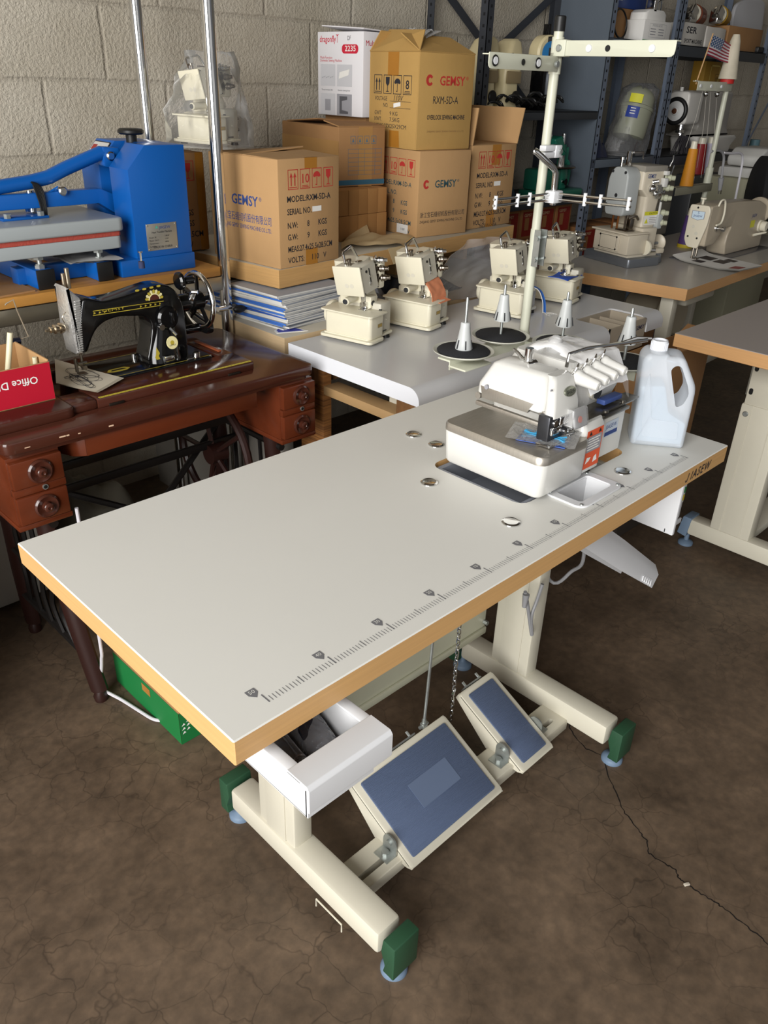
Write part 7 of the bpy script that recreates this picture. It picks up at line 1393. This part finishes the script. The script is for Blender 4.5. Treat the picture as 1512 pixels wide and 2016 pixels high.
o = thing('navy_wrap', (U1b + .1, 1.76, zL), 'dark navy wrapped bundle at the left end of the steel shelf', 'bag'); build(pillow((U1b + .12, 1.77, zL + .001), .14, .12, .12, .02, 20, 0, 12), 'wrap', MATS['navy_film'], o)
# ---- third unit
q = lambda x, y: py(x, y, 1.74); zM = 1.0605
wm = thing('home_sewing_machine', (q(1385, 285).x, 1.80, zM), 'white home sewing machine with round handwheel facing out on the right shelf', 'sewing machine')
WD = mat('white_home_machine', 'cfccc6', .35, mott=.03); X0, X1 = q(1362, 292).x, q(1428, 280).x
mb = MB(); mb.loft([[(x, y, z) for x, y in rrect(w_, .17, .02, 3, cx, 1.79)] for z, w_, cx in ((zM + .0005, X1 - X0, (X0 + X1) / 2), (zM + .03, X1 - X0 + .02, (X0 + X1) / 2), (zM + .07, X1 - X0 + .10, (X0 + X1) / 2 + .02), (zM + .085, X1 - X0 + .06, (X0 + X1) / 2 + .01))]); build(mb, 'base', WD, wm)
hz = q(1340, 215).z; hx = q(1340, 215).x
mb = MB(); puff(mb, rpoly([(1.70, hz - .075), (1.86, hz - .075), (1.87, hz + .04), (1.80, hz + .085), (1.70, hz + .085)], .025, 4), .16, .012, YZ @ T(0, 0, hx)); mb.cyl((hx + .05, 1.78, hz + .08), (hx + .05, 1.78, hz + .105), .010, 12); build(mb, 'head', WD, wm)
mb = MB(); mb.prism(rpoly([(hx + .10, zM + .085), (X1 + .02, zM + .085), (X1 - .02, zM + .12), (X1 - .03, hz + .09), (hx + .10, hz + .09), (hx + .12, hz - .04), (hx + .24, hz - .05), (hx + .25, zM + .12)], .02), .12, XZ @ T(0, 0, -1.86), .008); build(mb, 'arm_pillar', mat('grey_home_machine', 'a39f98', .35), wm)
mb = MB(); mb.tube([(hx - .004, 1.765 + .058 * math.cos(t), hz - .01 + .058 * math.sin(t)) for t in [2 * math.pi * k / 32 for k in range(32)]], .011, 10, True, m=1); mb.lathe([(0, .012), (.012, .014), (.018, .012), (.022, .006), (.055, .0), (.055, -.01), (0, -.01)], 28, T(hx - .006, 1.765, hz - .01) @ rotm(0, -90, 0), 0); mb.lathe([(0, .02), (.012, .018), (.016, .010), (0, .010)], 20, T(hx - .006, 1.765, hz - .01) @ rotm(0, -90, 0), 2); build(mb, 'hand_wheel', [mat('pale_grey_wheel', 'c2c2c0', .3), BLACK, mat('copper_screw', '96654c', .35, .9)], wm)
mb = MB(); mb.cyl((hx + .06, 1.75, hz - .12), (hx + .06, 1.75, hz - .07), .008, 8); mb.cyl((hx + .09, 1.76, hz - .14), (hx + .09, 1.76, hz - .07), .007, 8); mb.bb(hx + .03, hx + .08, 1.735, 1.765, hz - .115, hz - .10, .003); build(mb, 'needle_clamp', CHROME, wm)
mb = MB(); random.seed(6)
for k in range(60): 
    a_ = random.uniform(-.07, .07); c = V((hx + .08 + random.uniform(-.02, .02), 1.72 + random.uniform(-.01, .03), zM + .09)); mb.tube([c, c + V((a_ * .6 - .02, -.01, -.03)), c + V((a_ * 1.2 - .04, -.02, -.086))], .0022, 4)
tag(build(mb, 'fringe', mat('dark_grey_yarn', '39363a', .9), thing('yarn_fringe', (hx + .06, 1.70, zM), 'dark grey yarn fringe hanging under the needle of the white home machine', 'yarn')), kind='stuff')
q = lambda x, y: py(x, y, 1.80)
o = thing('yellow_carton', (q(1460, 220).x, 1.82, zM), 'yellow carton with printed panel standing behind the white home machine', 'box'); a, b_ = q(1418, 228), q(1482, 222); zt3 = q(1480, 125).z; zy = q(1450, 226).z
DW = mat('dark_red_timber', '46201a', .6, mott=.3, stretch=(.4, 1, 14)); 
mb = MB(); mb.bb(a.x - .1, U3b - .08, 1.90, 1.98, zy, zt3, .003); mb.frame(U3b - .1 - a.x, .006 + (zt3 - zy) * .8, .006, (a.x - .03, 1.90, zy + .03), FX, UP, 1); icons(mb, (a.x + .04, 1.90, zt3 - .13), FX, UP, .05, .02, 2, ('up', 'umb', 'gls'))
for k in range(5): mb.flat([(0, 0), (.07, 0), (.07, .006), (0, .006)], (a.x + .12 + .01 * (k % 2), 1.90, zt3 - .17 - .03 * k), FX, UP, 2)
mb.bm.transform(T(-o.location.x, -o.location.y, -o.location.z)); mb.build('carton', [mat('yellow_gold_board', 'a37c28', .6, mott=.06), mat('pale_gold_line', 'cdb45c', .5), mat('brown_print', '5a4218', .7)], o)
o = thing('dark_timber_case', (q(1450, 280).x, 1.84, zM), 'dark red timber case carrying the yellow carton on the right shelf', 'case'); build(MB().bb(a.x - .12, U3b - .06, 1.90, 1.985, zM, zy - .0005, .002), 'case', DW, o)
c = q(1466, 287); build(MB().lathe([(0, 0), (.03, 0), (.03, .05), (0, .05)], 20, T(c.x, 1.74, zM + .0003)), 'cup', mat('teal_grey_plastic', '5f7f88', .5), thing('teal_cup', (c.x, 1.74, zM), 'small teal cup at the right end of the middle shelf', 'cup'))
q = lambda x, y: py(x, y, 1.72)
a, b_ = q(1344, 82), q(1384, 88); h_ = q(1365, 45).z - zT; w_ = b_.x - a.x
o = thing('printed_white_carton', (a.x, 1.72, zT), 'white carton with cut-off black lettering on the upper right shelf', 'box'); mb = MB(); mb.bb(0, w_, 0, .2, .0003, h_, .003); mb.text('SER', (w_ * .08, 0, h_ * .55), FX, UP, .028, 1, fit=w_ * .5, off=.02); mb.text('SPORT MACHINE', (w_ * .05, 0, h_ * .12), FX, UP, .018, 1, fit=w_ * .85, off=.02); mb.build('carton', [mat('grey_white_board', 'b9b5ad', .7), INKBLK], o)
a, b_ = q(1387, 88), q(1424, 92); w_ = b_.x - a.x; h_ = q(1400, 52).z - zT
o = thing('plain_white_box', (a.x, 1.72, zT), 'crumpled plain white box on the upper right shelf', 'box'); mb = MB(); mb.bb(0, w_, 0, .16, .0003, h_, .006); mb.subdiv(2); mb.jitter(.005, 14, .001); mb.build('box', mat('grey_white_paper', 'c5c0b8', .6), o)
a, b_ = q(1428, 95), q(1494, 102); w_ = b_.x - a.x; h_ = q(1440, 50).z - zT
carton('plain_carton', a.x, 1.72, 0, w_, .2, h_, zT, 'plain brown carton behind the small flag on the upper right shelf', mats=[CARD2])
for x, y, m_, lab in ((1395, 40, mat('red_brown_paint', '7a3d28', .4), 'red-brown portable motor lying on the printed white carton'), (1445, 38, mat('ochre_paint', 'b08a2e', .4), 'ochre portable motor lying on the plain brown carton')):
    c = q(x, y); zz = zT + (h_ if x > 1420 else q(1365, 45).z - zT) + .0005
    o = thing('portable_motor', (c.x, 1.80, zz), lab, 'motor', 0, 'portable motors on the upper right shelf'); mb = MB(); mb.cyl((c.x - .06, 1.78, zz + .045), (c.x + .12, 1.84, zz + .045), .045, 24, bev=.008); build(mb, 'barrel', m_, o)
    mb = MB(); mb.cyl((c.x - .085, 1.772, zz + .045), (c.x - .058, 1.78, zz + .045), .040, 24, bev=.006); build(mb, 'end_bell', IVORY, o); mb = MB(); mb.bb(c.x - .15, c.x - .08, 1.74, 1.79, zz, zz + .07, .01); mb.box((c.x - .14, 1.74, zz + .05), (.06, .03, .05), rotm(0, 30, 0), .008); mb.cyl((c.x - .2, 1.74, zz + .03), (c.x - .1, 1.75, zz + .06), .012, 10); build(mb, 'gear_head', CHROME, o)
q = lambda x, y: py(x, y, 1.93); pts = [(1445, 30), (1452, 8), (1468, -2), (1500, -2), (1508, 6), (1496, 100), (1440, 100)]
o = thing('white_chair_back', (q(1475, 90).x, 1.93, zT), 'pale grey plastic chair back leaning against the wall above the right shelf', 'chair'); mb = MB(); mb.prism(rpoly([(q(x, y).x, max(zT + .0005, q(x, y).z)) for x, y in pts][::-1], .05, 4), .025, XZ @ T(0, 0, -1.955), .008); build(mb, 'backrest', mat('pale_grey_plastic', 'b5b5b8', .4), o)
c = py(1495, 95, 1.71); build(MB().bb(c.x - .03, c.x + .05, 1.70, 1.78, zT + .0003, zT + .03, .006), 'box', BLACK, thing('black_adapter', (c.x, 1.74, zT), 'small black adapter beside the plain carton on the upper right shelf', 'adapter'))

# ================================================================ FAR THREAD STAND, FLAG, CABLES
FY = 1.27; q = lambda x, y: py(x, y, FY); pb = q(1378, 430); pt = q(1430, 172); PXf = (pb.x + pt.x) / 2
fs = thing('thread_stand', (PXf, FY, FZ), 'second thread stand, behind the lockstitch machine, carrying the small flag', 'thread stand')
build(MB().cyl((PXf, FY, FZ + .0005), (PXf, FY, q(1432, 165).z), .012, 16), 'pole', STAND, fs); build(MB().cyl((PXf, FY, q(1393, 330).z), (PXf, FY, q(1388, 352).z - .02), .018, 16), 'coupling', STAND, fs)
zU = q(1404, 170).z; xL = q(1368, 166).x
mb = MB(); mb.bb(xL, PXf + .02, FY - .014, FY - .012, zU - .018, zU + .018, .001); mb.bb(xL, PXf + .02, FY - .014, FY + .012, zU + .016, zU + .018); mb.tube([(xL - .02, FY - .01, zU + .018), (xL + .02, FY - .01, zU + .016)], .003, 6)
for f in (.08, .40, .72): mb.cyl((xL + (PXf - xL) * f, FY - .018, zU), (xL + (PXf - xL) * f, FY - .012, zU), .007, 12, m=1)
build(mb, 'upper_arm', [STAND, WPLAST], fs)
zD = q(1360, 372).z; xD = q(1322, 385).x; mb = MB(); mb.bb(xD, PXf + .03, FY - .016, FY - .013, zD - .018, zD + .018, .001); mb.bb(xD, PXf + .03, FY - .016, FY + .012, zD + .016, zD + .018); build(mb, 'lower_arm', mat('dull_stand_paint', '8f8c7a', .4), fs)
for f in (.25, .6): build(MB().sph((xL + (PXf - xL) * f, FY - .02, zU - .03), .012), 'thread_eye', CHROME, fs)
b_ = V((q(1348, 372).x, FY - .004, zD + .018)); cone_spool('thread_cone', b_, .155, .030, .020, mat('orange_yellow_thread', 'd28a1f', .6, mott=.15, scale=150, stretch=(1, 1, 8)), 'orange-yellow thread cone on the lower arm of the second thread stand')
b_ = V((PXf - .012, FY, q(1432, 165).z + .0005)); o = thing('paper_cone', b_, 'pale empty thread cone with red base on top of the second thread stand', 'thread cone'); build(MB().lathe([(0, 0), (.030, 0), (.030, .018), (0, .018)], 24, T(b_)), 'red_base', mat('red_thread', 'b3221f', .6), o); build(MB().lathe([(0, .018), (.040, .018), (.022, .165), (.014, .190), (.012, .19), (.012, .16), (0, .16)], 24, T(b_)), 'cone', mat('grubby_cream_card', 'c9c0ab', .6, mott=.15, scale=18), o)
fl_ = thing('small_flag', q(1370, 168), 'small stars-and-stripes flag on a thin wooden stick fixed to the second thread stand', 'flag')
p0, p1 = q(1370, 166), q(1404, 66); build(MB().cyl(p0, p1, .0028, 8), 'stick', mat('pale_wood_stick', 'c19a6b', .6), fl_)
ftl, ftr, fbl, fbr = q(1403, 68), q(1457, 96), q(1390, 108), q(1443, 128)
def fp_(u, v, dz=0): p = ftl.lerp(ftr, u).lerp(fbl.lerp(fbr, u), v); n = (V((-.5, -1, .1))).normalized(); return p + n * (.010 * math.sin(u * 6.5 + v * 1.5) * u + dz)
mb = MB()
for s_ in range(13): 
    u0 = .42 if s_ < 7 else 0; mb.grid(10, 1, lambda u, v: fp_(u0 + (1 - u0) * u, (s_ + v) / 13), s_ % 2)
mb.grid(8, 6, lambda u, v: fp_(.42 * u, 7 / 13 * v), 2); mb_ = mb
for r in range(7):
    for c in range(5 if r % 2 == 0 else 4):
        u, v = .42 * ((c + (.5 if r % 2 == 0 else 1.0)) / 5), 7 / 13 * (r + .5) / 7; cpt = fp_(u, v, .0012); e1 = (fp_(u + .01, v) - fp_(u, v)).normalized(); e2 = (fp_(u, v - .01) - fp_(u, v)).normalized()
        mb.quad([cpt + (e1 * math.cos(R_(90 + 72 * k * 1)) + e2 * math.sin(R_(90 + 72 * k))) * .0042 for k in range(5)], 1)
build(mb, 'cloth', [mat('flag_red', '97233a', .6), mat('flag_white', 'd4cfd2', .6), mat('flag_blue', '33547c', .6)], fl_)
mb = MB()
for i, (x, y, x2, y2) in enumerate(((1392, 172, 1372, 330), (1400, 172, 1380, 350), (1412, 172, 1394, 380), (1385, 172, 1350, 290))): mb.tube([q(x, y), q((x + x2) / 2 + 3, (y + y2) / 2), q(x2, y2)], .0009, 4)
tag(build(mb, 'threads', mat('pale_thread', 'b8b4aa', .7), thing('loose_threads', q(1395, 250), 'fine pale threads hanging from the second thread stand', 'thread')))
mb = MB(); mb.tube(cat([q(1400, 298), q(1418, 297), q(1425, 308), q(1423, 330), q(1420, 352)], 5), .006, 8); c = q(1418, 362); mb.cyl(q(1420, 350), q(1417, 374), .014, 12, .009); mb.cyl(q(1416, 374), q(1414, 382), .002, 6, m=1); mb.cyl(q(1420, 374), q(1419, 382), .002, 6, m=1)
tag(build(mb, 'cable', [mat('grey_mains_cable', '9a9a9c', .5), CHROME], thing('mains_cable', q(1418, 300), 'grey mains cable with hanging plug under the right shelf', 'cable')))
mb = MB(); mb.tube(cat([q(1425, 301), q(1440, 302), q(1458, 302), q(1462, 314), q(1458, 340), q(1452, 370), q(1446, 400)], 5), .006, 8); tag(build(mb, 'cable', mat('white_mains_cable', 'd5d3d8', .5), thing('white_cable', q(1458, 310), 'white cable hanging down behind the lockstitch machine', 'cable')))
# right edge: table behind with a white machine, red cone, black covered disc
EY = 1.32; q = lambda x, y: py(x, y, EY); zE = q(1490, 352).z
o = thing('side_stand', (q(1500, 400).x, EY, 0), 'pale stand at the right border carrying the white overlocker', 'stand'); build(MB().bb(q(1478, 352).x, q(1478, 352).x + .5, EY - .02, EY + .25, .0, zE, .01), 'stand', mat('pale_olive_paint', 'a5a289', .5), o)
o = thing('white_overlocker', (q(1505, 340).x, EY, zE), 'white domestic overlocker cut off by the right border', 'sewing machine'); x_ = q(1487, 345).x; mb = MB(); mb.bb(x_ - .02, x_ + .3, EY - .01, EY + .2, zE + .0005, zE + .05, .01); puff(mb, rpoly([(x_ - .0, zE + .055), (x_ + .3, zE + .055), (x_ + .3, zE + .145), (x_ + .06, zE + .145), (x_ - .012, zE + .10)], .02, 4), .18, .012, XZ @ T(0, 0, -EY - .17)); build(mb, 'body', WHITE, o)
mb = MB(); mb.bb(x_ + .07, x_ + .16, EY - .0125, EY - .009, zE + .012, zE + .034, .002); build(mb, 'front_badge', INKBLU, o)
b_ = V((q(1484, 330).x - .05, EY + .30, .0)); 
o = thing('thread_rack', (b_.x, b_.y, 0), 'small thread rack behind the white overlocker at the right border', 'rack'); zr_ = py(1480, 330, b_.y).z; build(MB().bb(b_.x - .08, b_.x + .25, b_.y - .05, b_.y + .06, .0, zr_, .006), 'rack', DKGREY, o)
cone_spool('thread_cone', V((b_.x + .03, b_.y, zr_ + .0005)), .15, .040, .028, mat('dark_red_thread', '8a1518', .6, mott=.1, scale=150), 'dark red thread cone near the right border'); cone_spool('thread_cone', V((b_.x + .14, b_.y, zr_ + .0005)), .15, .036, .028, mat('pale_lilac_thread', 'b9b4c4', .5), 'pale lilac thread cone at the right border')
q = lambda x, y: py(x, y, 1.16); c = q(1492, 412)
o = thing('black_fabric_hoop', (c.x, 1.16, FZ), 'large round black covered hoop standing behind the lockstitch machine at the right border', 'hoop'); rr = .175
mb = MB(); mb.lathe([(0, 0), (rr * .9, 0), (rr, .01), (rr, .10), (rr * .9, .115), (0, .12)], 40, T(c.x - .02, 1.20, FZ + rr) @ rotm(90, 0, 35)); build(mb, 'black_cover', mat('black_cloth', '121214', .8, bump=.2), o)
mb = MB(); mb.tube([T(c.x - .02, 1.20, FZ + rr) @ rotm(90, 0, 35) @ V((rr * 1.005 * math.cos(t), rr * 1.005 * math.sin(t), .06)) for t in [2 * math.pi * k / 40 for k in range(40)]], .003, 6, True); build(mb, 'seam_piping', mat('olive_piping', '6f7044', .6), o)
o = thing('grey_parts_box', (q(1420, 400).x, 1.24, FZ), 'clear grey box of dark red spools behind the lockstitch machine', 'box'); a = q(1392, 400); mb = MB(); mb.bb(PXf + .05, PXf + .22, 1.16, 1.28, FZ + .0005, FZ + .10, .006); build(mb, 'box', mat('smoky_clear_plastic', '5d5a60', .2, alpha=.6), o); build(MB().bb(PXf + .06, PXf + .14, 1.17, 1.26, FZ + .004, FZ + .07, .01), 'red_spools', mat('wine_spools', '5a1420', .6), o)

# ================================================================ THINGS ON THE FLOOR
o = thing('green_carton', (.37, .89, 0), 'brown and green printed carton on the floor under the left end of the front table', 'box')
mb = MB(); x0, x1, y0, y1 = .352, .56, .735, 1.04; mb.bb(x0, x1, y0, y1, .0005, .36, .003)
for o_, x_d, W_ in (((x0, y1, 0), LX, y1 - y0), ((x0, y0, 0), FX, x1 - x0)): mb.flat([(0, .001), (W_, .001), (W_, .095), (0, .095)], o_, x_d, UP, 1, .0006)
mb.flat([(.0, 0), (.038, 0), (.038, .022), (0, .022)], (x0, .90, .062), LX, UP, 2, .0012)
for k in range(6): mb.flat([(0, 0), (.010, .002), (.006, .008)], (x0 + .004 + .012 * (k % 2), y0, .03 + .006 * k), FX, UP, 3, .001)
build(mb, 'carton', [CARD2, mat('green_print', '187038', .5), TAPE, PAPERW], o)
WCAB = mat('white_strap_cable', 'c6c3c8', .5); mb = MB(); q = [px(196, 1258, .30), px(200, 1300, .30), px(199, 1345, .30), px(204, 1358, .30), pz(240, 1378, .006), pz(275, 1400, .005), pz(300, 1415, .005), pz(318, 1419, .005)]
mb.tube(cat([V((.30, q[0].y, .55)), q[0], q[1], q[2], q[3]] + q[4:], 6), .0042, 8); tag(build(mb, 'cable', WCAB, thing('floor_cable', pz(275, 1400, 0), 'white flat cable hanging from the front table and curling over the floor', 'cable')))
CHIPS = mat('pale_debris', 'b9b0a0', .8); random.seed(12)
for x, y in ((1351, 1741), (1122, 1631), (1375, 1630), (1230, 1500), (560, 1870 - 90)): 
    p = pz(x, y, .0); 
tag(build(MB().box(pz(1352, 1741, .0022), (.012, .006, .004), rotm(0, 0, -30), .001), 'chip', CHIPS, thing('paint_chip', pz(1352, 1741, 0), 'tiny white chip lying in the floor crack', 'chip')))
# carton with a torn top on the floor behind the jug
o = thing('added_shade_crate', (2.14, .60, 0), 'added crate, coloured dark to read as shade, under the carton behind the jug', 'crate'); build(MB().bb(1.96, 2.30, .555, .64, .0005, .30, .006), 'crate', mat('shade_dark_board', '2e261f', .8), o)  # added support for the carton, its colour kept dark to read as shadow
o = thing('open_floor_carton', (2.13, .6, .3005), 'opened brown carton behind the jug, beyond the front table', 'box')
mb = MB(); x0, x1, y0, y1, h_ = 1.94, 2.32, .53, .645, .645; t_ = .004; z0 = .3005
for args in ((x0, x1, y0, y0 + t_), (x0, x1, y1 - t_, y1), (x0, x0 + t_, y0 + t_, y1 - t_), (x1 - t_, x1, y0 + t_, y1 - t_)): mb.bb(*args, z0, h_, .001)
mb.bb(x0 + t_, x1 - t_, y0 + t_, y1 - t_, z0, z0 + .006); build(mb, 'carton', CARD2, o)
flap_b = MB(); flap_b.loft([[(x1, y0, h_), (x1, y1, h_), (x1 + .05, y1, h_ + .02), (x1 + .06, y0, h_ + .015)], [(x1, y0, h_ + .004), (x1, y1, h_ + .004), (x1 + .05, y1, h_ + .024), (x1 + .06, y0, h_ + .019)]]); build(flap_b, 'flap', CARD2, o)
# bits of machinery in the dark below the far table
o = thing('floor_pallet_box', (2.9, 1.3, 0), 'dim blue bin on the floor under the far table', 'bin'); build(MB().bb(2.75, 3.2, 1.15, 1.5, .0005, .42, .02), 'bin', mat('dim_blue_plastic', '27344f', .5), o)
